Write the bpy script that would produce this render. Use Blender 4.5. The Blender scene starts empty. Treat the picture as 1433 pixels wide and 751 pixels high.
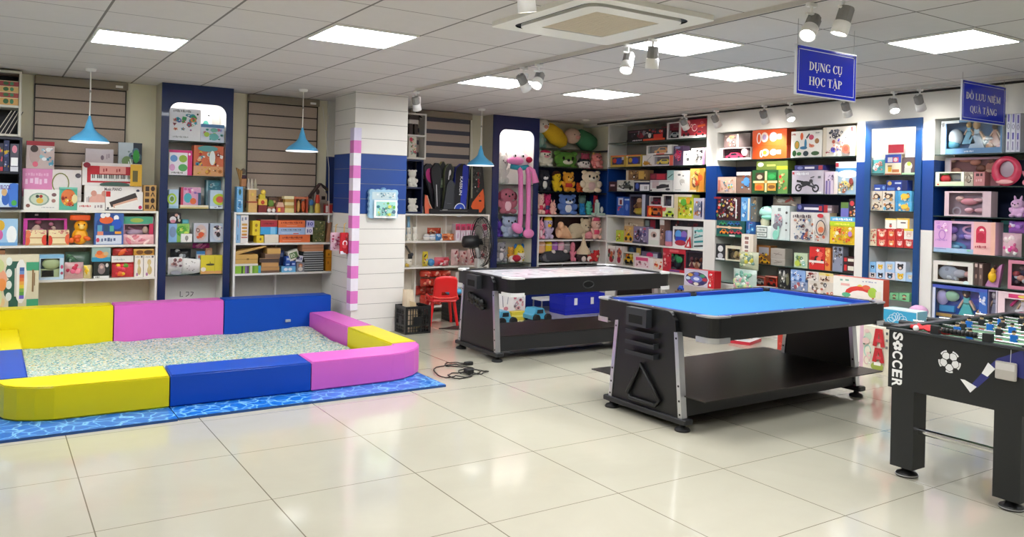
EXPO=0.82
import bpy,bmesh,math,random
from mathutils import Vector,Matrix,Euler
PI=math.pi
rnd=random.Random(7)
SC=bpy.context.scene
COL=SC.collection
HF,ZC=1.552,2.693
FPX,CX,CY=1125.7,716.5,278.02
YAW,PITCH,ROLL=0.5758,-0.0013,0.0241
_cy,_sy,_cp,_sp=math.cos(YAW),math.sin(YAW),math.cos(PITCH),math.sin(PITCH)
c_f=Vector((_sy*_cp,_cy*_cp,_sp));c_r=Vector((_cy,-_sy,0));c_u=c_r.cross(c_f)
c_r,c_u=c_r*math.cos(ROLL)+c_u*math.sin(ROLL),c_u*math.cos(ROLL)-c_r*math.sin(ROLL)
EYE=Vector((0,0,HF))
def ray(x,y): return c_f + c_r*((x-CX)/FPX) - c_u*((y-CY)/FPX)
def on_z(x,y,z):
	d=ray(x,y);return EYE + d*((z-HF)/d.z)
def on_y(x,y,Y):
	d=ray(x,y);return EYE + d*(Y/d.y)
def on_x(x,y,X):
	d=ray(x,y);return EYE + d*(X/d.x)
_mats={}
def hexc(h):
	h=h.lstrip('#')
	if len(h) == 3: h=''.join(c*2 for c in h)
	v=[int(h[i:i+2],16)/255 for i in (0,2,4)]
	return tuple((c/12.92 if c <= .04045 else ((c+.055)/1.055)**2.4) for c in v)
def new_mat(name):
	m=bpy.data.materials.new(name);m.use_nodes=True
	nt=m.node_tree;b=nt.nodes['Principled BSDF']
	return m,nt,b
def mat(h,rough=.5,metal=0.,var=.05,scale=25.,name=None,coat=0.,sss=0.):
	key=(h,rough,metal,var,scale,coat)
	if key in _mats: return _mats[key]
	m,nt,b=new_mat(name or 'colour_'+h)
	c=hexc(h)
	b.inputs['Roughness'].default_value=rough
	b.inputs['Metallic'].default_value=metal
	b.inputs['Coat Weight'].default_value=coat
	if var:
		tc=nt.nodes.new('ShaderNodeTexCoord');nz=nt.nodes.new('ShaderNodeTexNoise')
		nz.inputs['Scale'].default_value=scale;nz.inputs['Detail'].default_value=3
		mx=nt.nodes.new('ShaderNodeMix');mx.data_type='RGBA'
		mx.inputs['A'].default_value=(*[x*(1-var) for x in c],1);mx.inputs['B'].default_value=(*[min(1,x*(1+var)) for x in c],1)
		nt.links.new(tc.outputs['Object'],nz.inputs['Vector']);nt.links.new(nz.outputs['Fac'],mx.inputs['Factor'])
		nt.links.new(mx.outputs['Result'],b.inputs['Base Color'])
	else:
		b.inputs['Base Color'].default_value=(*c,1)
	_mats[key]=m
	return m
def emis(name,h,s):
	key=('e',name,h,s)
	if key in _mats: return _mats[key]
	m,nt,b=new_mat(name)
	b.inputs['Base Color'].default_value=(.8,.8,.8,1)
	b.inputs['Emission Color'].default_value=(*hexc(h),1);b.inputs['Emission Strength'].default_value=s
	_mats[key]=m;return m
def film(name='clear_film',tint='eef4f6',fac=.07):
	key=('film',name)
	if key in _mats: return _mats[key]
	m,nt,b=new_mat(name)
	t=nt.nodes.new('ShaderNodeBsdfTransparent');t.inputs['Color'].default_value=(*hexc(tint),1)
	g=nt.nodes.new('ShaderNodeBsdfGlossy');g.inputs['Roughness'].default_value=.08
	mx=nt.nodes.new('ShaderNodeMixShader');mx.inputs[0].default_value=fac
	nt.links.new(t.outputs[0],mx.inputs[1]);nt.links.new(g.outputs[0],mx.inputs[2])
	nt.links.new(mx.outputs[0],nt.nodes['Material Output'].inputs['Surface'])
	_mats[key]=m;return m
def plush(h): return mat(h,.95,0,.12,60.,'plush_'+h)
class MB:
	def __init__(s): s.v=[];s.f=[];s.mi=[];s.ms=[];s.sm=[]
	def m(s,mt):
		if isinstance(mt,str): mt=mat(mt)
		if mt not in s.ms: s.ms.append(mt)
		return s.ms.index(mt)
	def add(s,vs,fs,mt,smooth=False,M=None):
		b=len(s.v);k=s.m(mt)
		for p in vs:
			p=Vector(p)
			s.v.append(M @ p if M else p)
		for f in fs: s.f.append([b+i for i in f]);s.mi.append(k);s.sm.append(smooth)
	def box(s,x0,y0,z0,x1,y1,z1,mt,M=None):
		vs=[(x0,y0,z0),(x1,y0,z0),(x1,y1,z0),(x0,y1,z0),(x0,y0,z1),(x1,y0,z1),(x1,y1,z1),(x0,y1,z1)]
		s.add(vs,[(0,3,2,1),(4,5,6,7),(0,1,5,4),(1,2,6,5),(2,3,7,6),(3,0,4,7)],mt,False,M)
		return s
	def cbox(s,x0,y0,z0,x1,y1,z1,mt,c=.01,M=None):
		def ring(i,z): return [(x0+c+i,y0+i,z),(x1-c-i,y0+i,z),(x1-i,y0+c+i,z),(x1-i,y1-c-i,z),(x1-c-i,y1-i,z),(x0+c+i,y1-i,z),(x0+i,y1-c-i,z),(x0+i,y0+c+i,z)]
		h=c*.5
		rs=[ring(h,z0),ring(0,z0+h),ring(0,z1-h),ring(h,z1)]
		vs=[p for r in rs for p in r];fs=[tuple(range(7,-1,-1)),tuple(range(24,32))]
		for k in range(3):
			for i in range(8): fs.append((k*8+i,k*8+(i+1)%8,k*8+8+(i+1)%8,k*8+8+i))
		s.add(vs,fs,mt,False,M);return s
	def prism(s,pts,a0,a1,mt,axis='y',M=None,side=None):
		def P(p,a): return (p[0],a,p[1]) if axis == 'y' else ((a,p[0],p[1]) if axis == 'x' else (p[0],p[1],a))
		n=len(pts)
		vs=[P(p,a0) for p in pts]+[P(p,a1) for p in pts]
		s.add(vs,[tuple(range(n)),tuple(range(2*n-1,n-1,-1))],mt,False,M)
		s.add(vs,[(i,(i+1)%n,n+(i+1)%n,n+i) for i in range(n)],side or mt,False,M);return s
	def face(s,pts,mt,M=None): s.add(pts,[tuple(range(len(pts)))],mt,False,M);return s
	def lathe(s,prof,mt,n=20,c=(0,0,0),M=None,cap=True):
		vs=[];fs=[]
		for r,z in prof:
			for i in range(n):
				a=2*PI*i/n;vs.append((c[0]+r*math.cos(a),c[1]+r*math.sin(a),c[2]+z))
		for k in range(len(prof)-1):
			for i in range(n): fs.append((k*n+i,k*n+(i+1)%n,(k+1)*n+(i+1)%n,(k+1)*n+i))
		s.add(vs,fs,mt,True,M)
		if cap:
			m_=len(prof)-1
			s.add(vs,[tuple(range(n-1,-1,-1)),tuple(m_*n+i for i in range(n))],mt,False,M)
		return s
	def cyl(s,c,r,h,mt,n=16,M=None): return s.lathe([(r,0),(r,h)],mt,n,c,M)
	def ell(s,c,r,mt,n=12,m_=8,rot=None,M=None):
		vs=[];fs=[]
		if isinstance(r,(int,float)): r=(r,r,r)
		R=Euler(rot).to_matrix() if rot else None
		for j in range(m_+1):
			t=PI*j/m_
			for i in range(n):
				a=2*PI*i/n
				p=Vector((r[0]*math.sin(t)*math.cos(a),r[1]*math.sin(t)*math.sin(a),r[2]*math.cos(t)))
				if R: p=R @ p
				vs.append(Vector(c)+p)
		for j in range(m_):
			for i in range(n): fs.append((j*n+i,(j+1)*n+i,(j+1)*n+(i+1)%n,j*n+(i+1)%n))
		s.add(vs,fs,mt,True,M);return s
	def tube(s,pts,r,mt,n=8,closed=False,M=None,cap=True):
		pts=[Vector(p) for p in pts];k=len(pts);vs=[];fs=[]
		up=Vector((0,0,1));prev=None
		for i,p in enumerate(pts):
			a=pts[(i-1) % k] if (closed or i > 0) else p
			b=pts[(i+1) % k] if (closed or i < k-1) else p
			t=(b-a);t=t.normalized() if t.length > 1e-9 else up
			if prev is None:
				u=t.cross(up)
				if u.length < 1e-3: u=t.cross(Vector((1,0,0)))
			else:
				u=prev - t*prev.dot(t)
				if u.length < 1e-4: u=t.cross(up)
			u.normalize();prev=u;w=t.cross(u)
			rr=r[i] if isinstance(r,(list,tuple)) else r
			for j in range(n):
				an=2*PI*j/n;vs.append(p+u*(rr*math.cos(an))+w*(rr*math.sin(an)))
		for i in range(k if closed else k-1):
			i2=(i+1) % k
			for j in range(n): fs.append((i*n+j,i*n+(j+1)%n,i2*n+(j+1)%n,i2*n+j))
		s.add(vs,fs,mt,True,M)
		if not closed and cap: s.add(vs,[tuple(range(n-1,-1,-1)),tuple((k-1)*n+j for j in range(n))],mt,False,M)
		return s
	def build(s,name,parent=None,loc=None,rotz=0):
		me=bpy.data.meshes.new(name)
		me.from_pydata([tuple(p) for p in s.v],[],s.f)
		for mt in s.ms: me.materials.append(mt)
		me.polygons.foreach_set('material_index',s.mi);me.polygons.foreach_set('use_smooth',s.sm)
		me.update()
		o=bpy.data.objects.new(name,me);COL.objects.link(o)
		if parent: o.parent=parent
		if loc is not None: o.location=loc
		if rotz: o.rotation_euler=(0,0,rotz)
		return o
def tag(o,label,cat,group=None,kind=None):
	o['label']=label;o['category']=cat
	if group: o['group']=group
	if kind: o['kind']=kind
	return o
def struct(o): o['kind']='structure';return o
def root(name,loc,label,cat,group=None,rotz=0):
	o=bpy.data.objects.new(name,None);COL.objects.link(o)
	o.empty_display_size=.05;o.location=loc;o.rotation_euler=(0,0,rotz)
	return tag(o,label,cat,group)
def copy_tree(o,parent=None):
	c=o.copy();COL.objects.link(c)
	if parent: c.parent=parent
	for ch in list(o.children): copy_tree(ch,c)
	return c
def text_mesh(txt,size,mt,bold=0.0):
	cu=bpy.data.curves.new('lettering','FONT');cu.body=txt;cu.size=size;cu.offset=bold
	cu.align_x='CENTER';cu.align_y='CENTER'
	o=bpy.data.objects.new('lettering',cu);COL.objects.link(o)
	bpy.context.view_layer.update()
	me=bpy.data.meshes.new_from_object(o.evaluated_get(bpy.context.evaluated_depsgraph_get()))
	bpy.data.objects.remove(o);bpy.data.curves.remove(cu)
	r=([v.co.copy() for v in me.vertices],[tuple(p.vertices) for p in me.polygons])
	bpy.data.meshes.remove(me)
	return r
def add_text(mb,txt,M,w,h,mt,bold=0.0,stretch=True):
	vs,fs=text_mesh(txt,1.0,mt,bold)
	if not vs: return
	x0=min(v.x for v in vs);x1=max(v.x for v in vs);y0=min(v.y for v in vs);y1=max(v.y for v in vs)
	sx=w/(x1-x0);sy=h/(y1-y0)
	if not stretch: sx=sy=min(sx,sy)
	out=[((v.x-(x0+x1)/2)*sx,0,(v.y-(y0+y1)/2)*sy) for v in vs]
	mb.add(out,fs,mt,False,M)
WHITE='e9e6e0';NAVY='0d1f63';DNAVY='101a3e';BLUE='0b3c86'
def grid_mat(name,ox,oy,sx,sy,wx,wy,base,base2,line,rough,nscale,coat=0.,spec=.5,amount=.6):
	m,nt,b=new_mat(name);N=nt.nodes;L=nt.links
	tc=N.new('ShaderNodeTexCoord');sp=N.new('ShaderNodeSeparateXYZ');L.new(tc.outputs['Object'],sp.inputs[0])
	def mask(out,o,s,w):
		a=N.new('ShaderNodeMath');a.operation='SUBTRACT';L.new(out,a.inputs[0]);a.inputs[1].default_value=o-s*40
		f=N.new('ShaderNodeMath');f.operation='DIVIDE';L.new(a.outputs[0],f.inputs[0]);f.inputs[1].default_value=s
		g=N.new('ShaderNodeMath');g.operation='FRACT';L.new(f.outputs[0],g.inputs[0])
		h=N.new('ShaderNodeMath');h.operation='SUBTRACT';L.new(g.outputs[0],h.inputs[0]);h.inputs[1].default_value=.5
		k=N.new('ShaderNodeMath');k.operation='ABSOLUTE';L.new(h.outputs[0],k.inputs[0])
		q=N.new('ShaderNodeMath');q.operation='GREATER_THAN';L.new(k.outputs[0],q.inputs[0]);q.inputs[1].default_value=.5-w/s/2
		return q.outputs[0]
	mx=N.new('ShaderNodeMath');mx.operation='MAXIMUM'
	L.new(mask(sp.outputs[0],ox,sx,wx),mx.inputs[0]);L.new(mask(sp.outputs[1],oy,sy,wy),mx.inputs[1])
	nz=N.new('ShaderNodeTexNoise');nz.inputs['Scale'].default_value=nscale;nz.inputs['Detail'].default_value=6;nz.inputs['Roughness'].default_value=.62
	nz.inputs['Distortion'].default_value=.8
	L.new(tc.outputs['Object'],nz.inputs['Vector'])
	c1=N.new('ShaderNodeMix');c1.data_type='RGBA';c1.inputs['A'].default_value=(*hexc(base),1);c1.inputs['B'].default_value=(*hexc(base2),1)
	L.new(nz.outputs['Fac'],c1.inputs['Factor'])
	c2=N.new('ShaderNodeMix');c2.data_type='RGBA';c2.inputs['B'].default_value=(*hexc(line),1)
	L.new(c1.outputs['Result'],c2.inputs['A']);L.new(mx.outputs[0],c2.inputs['Factor'])
	L.new(c2.outputs['Result'],b.inputs['Base Color'])
	b.inputs['Roughness'].default_value=rough;b.inputs['Coat Weight'].default_value=coat;b.inputs['Coat Roughness'].default_value=.04
	b.inputs['Specular IOR Level'].default_value=spec
	return m
floor_m=grid_mat('polished_floor_tile',.4265,4.8494,.8,.8,.006,.005,'c2beae','b4b09f','787261',.11,1.6,.35,.5)
ceil_m=grid_mat('ceiling_tile',.6094,5.8067,.6508,.6274,.016,.010,'d3cecb','cbc6c2','7d7874',.9,9.,0,.1)
XL,XR,YF,YB=-4.0,7.95,-3.2,9.75
mb=MB();mb.box(XL-.2,YF-.2,-.1,XR+.2,YB+.2,0,floor_m);struct(mb.build('floor'))
mb=MB();mb.box(XL-.2,YF-.2,ZC,XR+.2,YB+.2,ZC+.1,ceil_m);struct(mb.build('ceiling'))
wallm=mat('dcd6c4',.8,0,.03,6.);cream=mat('e8e1c8',.8,0,.03,6.);greyw=mat('8f8b83',.85,0,.04,6.)
whitep=mat('e4e1db',.45,0,.02,8.);bluep=mat(BLUE,.45,0,.05,8.);navyp=mat(DNAVY,.6,0,.05,8.)
mb=MB();mb.box(XL-.1,YF,0,XL,YB,ZC,wallm);struct(mb.build('wall_left'))
mb=MB();mb.box(XL,YF-.1,0,XR,YF,ZC,wallm);struct(mb.build('wall_front'))
mb=MB();mb.box(XL,9.6,0,3.99,9.85,ZC,cream);mb.box(3.99,YB,0,XR,9.9,ZC,cream)
for za,zb,mt in ((0,1.335,cream),(1.335,2.005,mat('0d2a66',.5)),(2.005,ZC,mat('d8d5ce',.6))): mb.box(3.48,9.57,za,3.99,9.6,zb,mt)
struct(mb.build('wall_back'))
Z1,Z2=1.335,2.012
def band(mb,x0,y0,x1,y1,zb=0,zt=ZC,top=None):
	if zb < Z1: mb.box(x0,y0,zb,x1,y1,min(Z1,zt),whitep)
	if zt > Z1 and zb < Z2: mb.box(x0,y0,max(zb,Z1),x1,y1,min(Z2,zt),bluep)
	if zt > Z2: mb.box(x0,y0,max(zb,Z2),x1,y1,zt,top or whitep)
mb=MB()
mb.box(7.95,YF,0,8.1,9.9,Z1,mat('b8b4ad',.7));mb.box(7.95,YF,Z1,8.1,9.9,Z2,navyp);mb.box(7.95,YF,Z2,8.1,9.9,ZC,greyw)
band(mb,7.6,7.035,7.95,7.21);band(mb,7.6,5.0,7.95,5.104);band(mb,7.6,4.28,7.95,4.395)
mb.box(7.6,5.104,2.425,7.95,7.035,ZC,whitep);mb.box(7.6,4.395,2.43,7.95,5.0,ZC,whitep);mb.box(7.6,2.3,2.405,7.95,4.28,ZC,whitep)
band(mb,7.6,YF,7.95,2.3)
mb.box(7.6,7.21,2.655,7.95,9.75,ZC,whitep)
struct(mb.build('wall_right'))
mb=MB();mb.box(7.585,YF,ZC-.022,7.6,9.4,ZC-.004,mat('2a2624',.7));struct(mb.build('trim_1'))
def window(name,x0,x1,yw,z0,z1):
	mb=MB();fm=mat('d8d6d2',.4)
	mb.box(x0,yw-.03,z0,x0+.05,yw,z1,fm);mb.box(x1-.05,yw-.03,z0,x1,yw,z1,fm);mb.box((x0+x1)/2-.025,yw-.03,z0,(x0+x1)/2+.025,yw,z1,fm)
	mb.box(x0+.05,yw-.03,z0,x1-.05,yw,z0+.05,fm);mb.box(x0+.05,yw-.03,z1-.05,x1-.05,yw,z1,fm)
	mb.box(x0+.05,yw-.012,z0+.05,x1-.05,yw-.004,z1-.05,mat('20262c',.05,0,0))
	struct(mb.build(name))
window('window_1',.40,1.17,9.6,1.36,2.55);window('window_2',2.56,3.30,9.6,1.36,2.55);window('window_3',4.80,5.50,YB,1.36,2.55)
def blind(x0,x1,y,zb,label,zebra=False):
	r=root('roller_blind',((x0+x1)/2,y,zb),label,'window blind');w=(x1-x0)/2
	fab=mat('b3a294' if not zebra else 'b0a093',.85,0,.1,90.);gap=mat('2c231e' if not zebra else '3d3d48',.6)
	h=ZC-.09-zb
	mb=MB();n=9 if not zebra else 5;step=h/n
	for i in range(n):
		z0=i*step;g=.014 if not zebra else step*.36
		mb.box(-w,-.004,z0,w,.004,z0+step-g,fab);mb.box(-w,-.0035,z0+step-g,w,.0035,z0+step,gap)
	mb.build('blind_fabric',r)
	mb=MB();mb.cbox(-w-.01,-.05,h,w+.02,.04,h+.085,mat('8d8170',.5),.012);mb.build('head_box',r)
	mb=MB();mb.box(-w-.012,-.006,0,-w,.006,h,mat('1c1715',.5));mb.build('side_rail',r);mb=MB();mb.box(w,-.006,0,w+.012,.006,h,mat('1c1715',.5));mb.build('side_rail',r)
	mb=MB();mb.cbox(-w,-.012,-.025,w,.012,0,mat('7c7268',.5),.005);mb.build('bottom_bar',r)
	if x0 > 2 and not zebra: mb=MB();mb.tube([(w+.05,-.06,h),(w+.06,-.3,h*.4),(w+.05,-.36,-.06)],.0035,'efece6',6);mb.cbox(w+.04,-.37,-.16,w+.06,-.35,-.06,'efece6',.004);mb.build('pull_cord',r)
	if not zebra:
		mb=MB();mb.box(w-.1,-.055,h+.02,w-.03,-.05,h+.045,mat('f2f0ec',.4));mb.build('bracket_tag',r)
	else:
		mb=MB();mb.tube([(w+.018,-.02,h),(w+.03,-.03,h*.5),(w+.018,-.02,-.3)],.004,'efece6');mb.build('pull_cord',r)
	return r
blind(.372,1.205,9.565,1.36,'brown roller blind with dark slat lines behind the left pendant lamp')
blind(2.515,3.335,9.565,1.36,'brown roller blind above the wooden toys, right of the blue arched niche')
blind(4.72,5.52,9.62,1.80,'striped beige and dark grey zebra blind above the row of racket bags',True)
mb=MB();x0,x1,y0,y1=3.375,4.013,8.42,9.04
for k in range(-8,9):
	z0=Z1+.168*k;z1=z0+.163;zt=min(z1,ZC)
	if zt <= 0 or z0 >= ZC: continue
	mt=bluep if 0 <= k < 4 else whitep
	mb.box(x0,y0,max(0,z0),x1,y1,zt,mt)
mb.box(x0+.004,y0+.004,0,x1-.004,y1-.004,ZC,mat('8d8a86',.7))
mb.box(3.62,y1,0,x1-.02,9.565,ZC,whitep)
struct(mb.build('column'))
r=root('corner_guard',(3.375,8.42,0),'pink and white striped corner strip running down the edge of the white column','corner guard')
pk=mat('dd7cc6',.45);wh=mat('ece9f2',.4);lil=mat('d9d3ea',.4)
z=2.285;i=0;low=.262
mbs=MB();mbw=MB()
def lseg(mb,za,zb,mt):
	mb.box(-.014,-.014,za,.072,-.001,zb,mt);mb.box(-.014,-.001,za,-.001,.10,zb,mt)
lseg(mbw,2.145,2.285,lil);mbw.build('white_stripe',r);z=2.145
pink=True
while z > low:
	zb=max(low,z-.139);mbs=MB();lseg(mbs,zb,z,pk if pink else wh);mbs.build('pink_stripe' if pink else 'white_stripe',r);z=zb;pink=not pink
CXO,CYO,CSX,CSY=.6094,5.8067,.6508,.6274
def panel(cx,cy,label,group=None):
	x=CXO+CSX*cx;y=CYO+CSY*cy
	r=root('ceiling_light',(x+CSX/2,y+CSY/2,ZC),label,'ceiling light',group);w,h=CSX/2-.012,CSY/2-.012
	fm=mat('f4f3f0',.4)
	mb=MB()
	for a in ((-w,-h,w,-h+.015),(-w,h-.015,w,h),(-w,-h+.015,-w+.015,h-.015),(w-.015,-h+.015,w,h-.015)): mb.box(a[0],a[1],-.012,a[2],a[3],0,fm)
	mb.build('frame',r)
	mb=MB();mb.box(-w+.015,-h+.015,-.008,w-.015,h-.015,-.001,emis('lit_diffuser','fbfdff',PANEL_E));mb.build('diffuser',r)
PANEL_E=17.0
panel(0,1,'square lit ceiling panel above the left pendant lamp')
panel(2,-1,'square lit ceiling panel left of the air conditioner cassette')
panel(5,1,'square lit ceiling panel behind the pair of spotlights on the centre track')
panel(5,-3,'square lit ceiling panel partly behind two spotlights, right beside the air conditioner')
panel(7,-2,'square lit ceiling panel left of the taller hanging blue sign')
panel(7,1,'square lit ceiling panel farthest back, above the plush toy corner')
panel(7,-5,'square lit ceiling panel between the two hanging blue signs')
for a in ((-2,2),(-2,0),(-2,-4),(1,-6),(4,-8),(7,-10)):  # unseen extra panels left of and behind the view, added to brighten the room
	panel(*a,'square lit ceiling panel added out of view to brighten the room','added unseen ceiling panels')
def rrect(w,h,r,n=6,cx=0,cy=0):
	pts=[]
	for sx,sy,a0 in ((1,1,0),(-1,1,90),(-1,-1,180),(1,-1,270)):
		for i in range(n+1):
			a=math.radians(a0+90*i/n);pts.append((cx+sx*(w-r)+r*math.cos(a),cy+sy*(h-r)+r*math.sin(a)))
	return pts
def ring_face(mb,outer,inner,z,mt):
	n=len(outer)
	vs=[(p[0],p[1],z) for p in outer]+[(p[0],p[1],z) for p in inner]
	mb.add(vs,[(i,n+i,n+(i+1)%n,(i+1)%n) for i in range(n)],mt)
def ring_wall(mb,a,za,b,zb,mt):
	n=len(a);vs=[(p[0],p[1],za) for p in a]+[(p[0],p[1],zb) for p in b]
	mb.add(vs,[(i,(i+1)%n,n+(i+1)%n,n+i) for i in range(n)],mt)
r=root('air_conditioner',(3.21,3.98,ZC),'square white ceiling cassette air conditioner with a beige centre grille','air conditioner')
acm=mat('f0eee7',.45,0,.02)
mb=MB();o=rrect(.49,.52,.03);i1=rrect(.40,.43,.10);ring_wall(mb,o,0,o,-.03,acm);ring_face(mb,o,i1,-.03,acm)
i2=rrect(.37,.40,.09);ring_wall(mb,i1,-.03,i1,-.006,mat('15171c',.6));mb.build('outer_panel',r)
mb=MB();ring_face(mb,i1,i2,-.021,mat('15171c',.6));mb.build('air_slot',r)
mb=MB();ring_wall(mb,i2,-.02,i2,-.04,acm);i3=rrect(.25,.28,.01);ring_face(mb,i2,i3,-.04,acm);ring_wall(mb,i3,-.04,i3,-.034,acm);mb.build('inner_panel',r)
mb=MB();gm=mat('d6c9b0',.6);gd=mat('b5a890',.7)
for k in range(22):
	y=-.28+.56*k/22;mb.box(-.25,y,-.036,.25,y+.56/22*.72,-.03,gm)
mb.box(-.25,-.28,-.03,.25,.28,-.026,gd);mb.build('grille',r)
def track(pts,label):
	mb=MB();p0,p1=Vector(pts[0]),Vector(pts[1]);d=(p1-p0).normalized();n=Vector((-d.y,d.x,0))*.017
	L=(p1-p0).length;M=Matrix.Translation(p0) @ Matrix(((d.x,-d.y,0,0),(d.y,d.x,0,0),(0,0,1,0),(0,0,0,1)))
	r=root('track_rail',p0,label,'light track');M2=Matrix(((d.x,-d.y,0,0),(d.y,d.x,0,0),(0,0,1,0),(0,0,0,1)))
	mb=MB();mb.box(0,-.018,-.03,L,.018,0,mat('cfcac4',.4),M2);mb.build('rail',r)
	mb=MB();mb.box(0,-.006,-.0315,L,.006,-.03,mat('3a3735',.6),M2);mb.build('slot',r)
def spot(x,y,aim,label,lit=True,power=14,z0=ZC-.03,grey=False):
	r=root('spotlight',(x,y,z0),label,'spotlight','white track spotlights')
	wm=mat('efedea',.35);gm=mat('8b8987',.5)
	mb=MB();mb.cbox(-.035,-.016,-.022,.035,.016,0,wm,.006);mb.build('adapter',r)
	mb=MB();mb.tube([(0,0,-.02),(0,0,-.06)],.009,wm);mb.tube([(.045,0,-.06),(-.045,0,-.06)],.008,wm);mb.tube([(.045,0,-.06),(.045,0,-.13)],.008,wm);mb.build('bracket',r)
	d=Vector(aim).normalized();q=Vector((0,0,-1)).rotation_difference(d).to_matrix().to_4x4()
	M=Matrix.Translation((0,0,-.13)) @ q
	mb=MB();mb.lathe([(.012,.075),(.034,.075),(.036,.07),(.036,-.005)],gm,18,M=M);
	for k in range(9):
		a=2*PI*k/9;mb.box(.034*math.cos(a)-.003,.034*math.sin(a)-.003,0,.034*math.cos(a)+.006,.034*math.sin(a)+.006,.07,gm,M)
	mb.build('heat_sink',r)
	mb=MB();mb.lathe([(.036,-.005),(.044,-.01),(.046,-.075),(.041,-.075),(.036,-.06)],wm,20,M=M,cap=False);mb.build('lamp_head',r)
	mb=MB();mb.cyl((0,0,-.064),.037,.004,emis('spot_lens','fffaf0',40 if lit else 1),18,M=M);mb.build('lens',r)
	if power:
		l=bpy.data.lights.new('spot_beam','SPOT');l.energy=power;l.spot_size=math.radians(75);l.spot_blend=.7;l.shadow_soft_size=.04;l.color=(1,.97,.92)
		lo=bpy.data.objects.new('spot_beam',l);COL.objects.link(lo);lo.parent=r
		lo.location=Vector((0,0,-.13)) + d*.085;lo.rotation_euler=Vector((0,0,-1)).rotation_difference(d).to_euler()
track([(3.80,7.78,ZC),(3.775,1.4,ZC)],'long pale track rail running under the ceiling past the air conditioner')
track([(7.33,9.0,ZC),(7.27,1.5,ZC)],'pale track rail running along the ceiling beside the right wall')
track([(1.72,3.55,ZC),(1.72,1.0,ZC)],'short pale track rail at the top edge, left of the air conditioner')
def sp_at(px,py,xr,aim,label,**k):
	p=on_x(px,py,xr);spot(xr,p.y,aim,label,**k)
SPOT_W=24
sp_at(583,124,3.80,(.6,.5,-1.4),'white spotlight at the far end of the centre track, beside the column',power=9)
sp_at(733,90,3.79,(.9,.3,-1),'left spotlight of the pair over the air hockey table end of the centre track',power=SPOT_W)
sp_at(754,85,3.79,(-.7,-.5,-1),'right, tilted spotlight of the pair over the air hockey table end of the centre track',power=SPOT_W)
sp_at(879,56,3.785,(-.5,-.3,-1),'tilted spotlight just right of the air conditioner, left of a pair',power=SPOT_W)
sp_at(914,50,3.783,(.1,.2,-1),'upright spotlight just right of the air conditioner, right of a pair',power=SPOT_W)
sp_at(1136,-4,3.776,(-.8,-.2,-1),'tilted spotlight at the top edge, left above the taller blue sign',power=SPOT_W)
sp_at(1181,-14,3.776,(-.2,.2,-1),'large grey finned spotlight at the top edge above the taller blue sign',power=SPOT_W)
for px,py,aim,lab in ((931,156,(.8,.1,-1),'first spotlight of the right track, over the red toy boxes, farthest from us'),(974,151,(.8,0,-1),'second spotlight of the right track, over the end of the red toy boxes'),
	(1052,145,(.7,.2,-1),'spotlight on the right wall track above the two orange boxes'),(1087,141,(-.3,-.6,-1),'tilted bright spotlight on the right wall track, left of the taller sign'),
	(1170,133,(.8,.2,-1),'spotlight on the right wall track half hidden behind the taller blue sign'),(1237,126,(-.4,-.5,-1),'long white spotlight tilted down, above the tall blue niche'),(1273,122,(.7,.1,-1),'upright finned spotlight between the tall blue niche and the smaller sign')):
	p=on_z(px,py,ZC-.03);spot(7.33-.0080*(9.0-p.y),p.y,aim,lab,power=SPOT_W)
p=on_z(737,-42,ZC-.03);spot(p.x,p.y,(.2,.1,-1),'spotlight cut by the top edge, just left of the air conditioner',power=0)
spot(1.72,1.9,(.5,.5,-1),'white spotlight on the short near track, outside the view',power=SPOT_W)
p=on_z(820,167,ZC);r=root('smoke_detector',(p.x,p.y,ZC),'small round white ceiling detector above the soft toy corner','detector')
mb=MB();mb.lathe([(.02,-.03),(.045,-.024),(.06,-.008),(.06,0)],mat('d8d4cc',.5),18);mb.build('detector_body',r)
def pendant(x,y,zt,zr,label):
	r=root('pendant_lamp',(x,y,ZC),label,'pendant lamp','light blue pendant lamps');bl=mat('58b2e4',.35,0,.03,coat=.1);wm=mat('f3f2ee',.5)
	mb=MB();mb.lathe([(.02,-.028),(.045,-.024),(.05,0)],wm,20);mb.build('canopy',r)
	a=zt-ZC;b=zr-ZC;h=zt-zr
	mb=MB();mb.tube([(0,0,-.02),(.002,0,a*.5),(0,0,a)],.006,mat('e6e2da',.5),8);mb.build('rod',r)
	mb=MB();mb.ell((0,0,a*.47),(.012,.012,.014),mat('9a948a',.5));mb.build('cable_grip',r)
	prof=[(.010,a+.01),(.016,a-.02),(.026,a-.05),(.042,b+h*.56),(.070,b+h*.42),(.108,b+h*.30),(.150,b+h*.18),(.170,b+h*.08),(.176,b+.006)]
	mb=MB();mb.lathe(prof,bl,36,cap=False);mb.build('lamp_shade',r)
	mb=MB();mb.lathe([(.176,b+.006),(.175,b),(.170,b-.002),(.160,b+h*.08),(.14,b+h*.18),(.1,b+h*.28),(.06,b+h*.4),(.02,b+h*.5)],emis('shade_inside','ffffff',.55),36,cap=False);mb.build('inner_shade',r)
	mb=MB();mb.ell((0,0,b+h*.22),(.032,.032,.045),emis('bulb','fff6e8',1.5));mb.build('bulb',r)
pendant(.79,8.698,2.23,1.985,'light blue pendant lamp in front of the left blind')
pendant(2.885,8.732,2.26,2.007,'light blue pendant lamp in front of the blind over the wooden toys')
pendant(5.315,8.954,2.205,1.955,'light blue pendant lamp in front of the racket bags')
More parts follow.
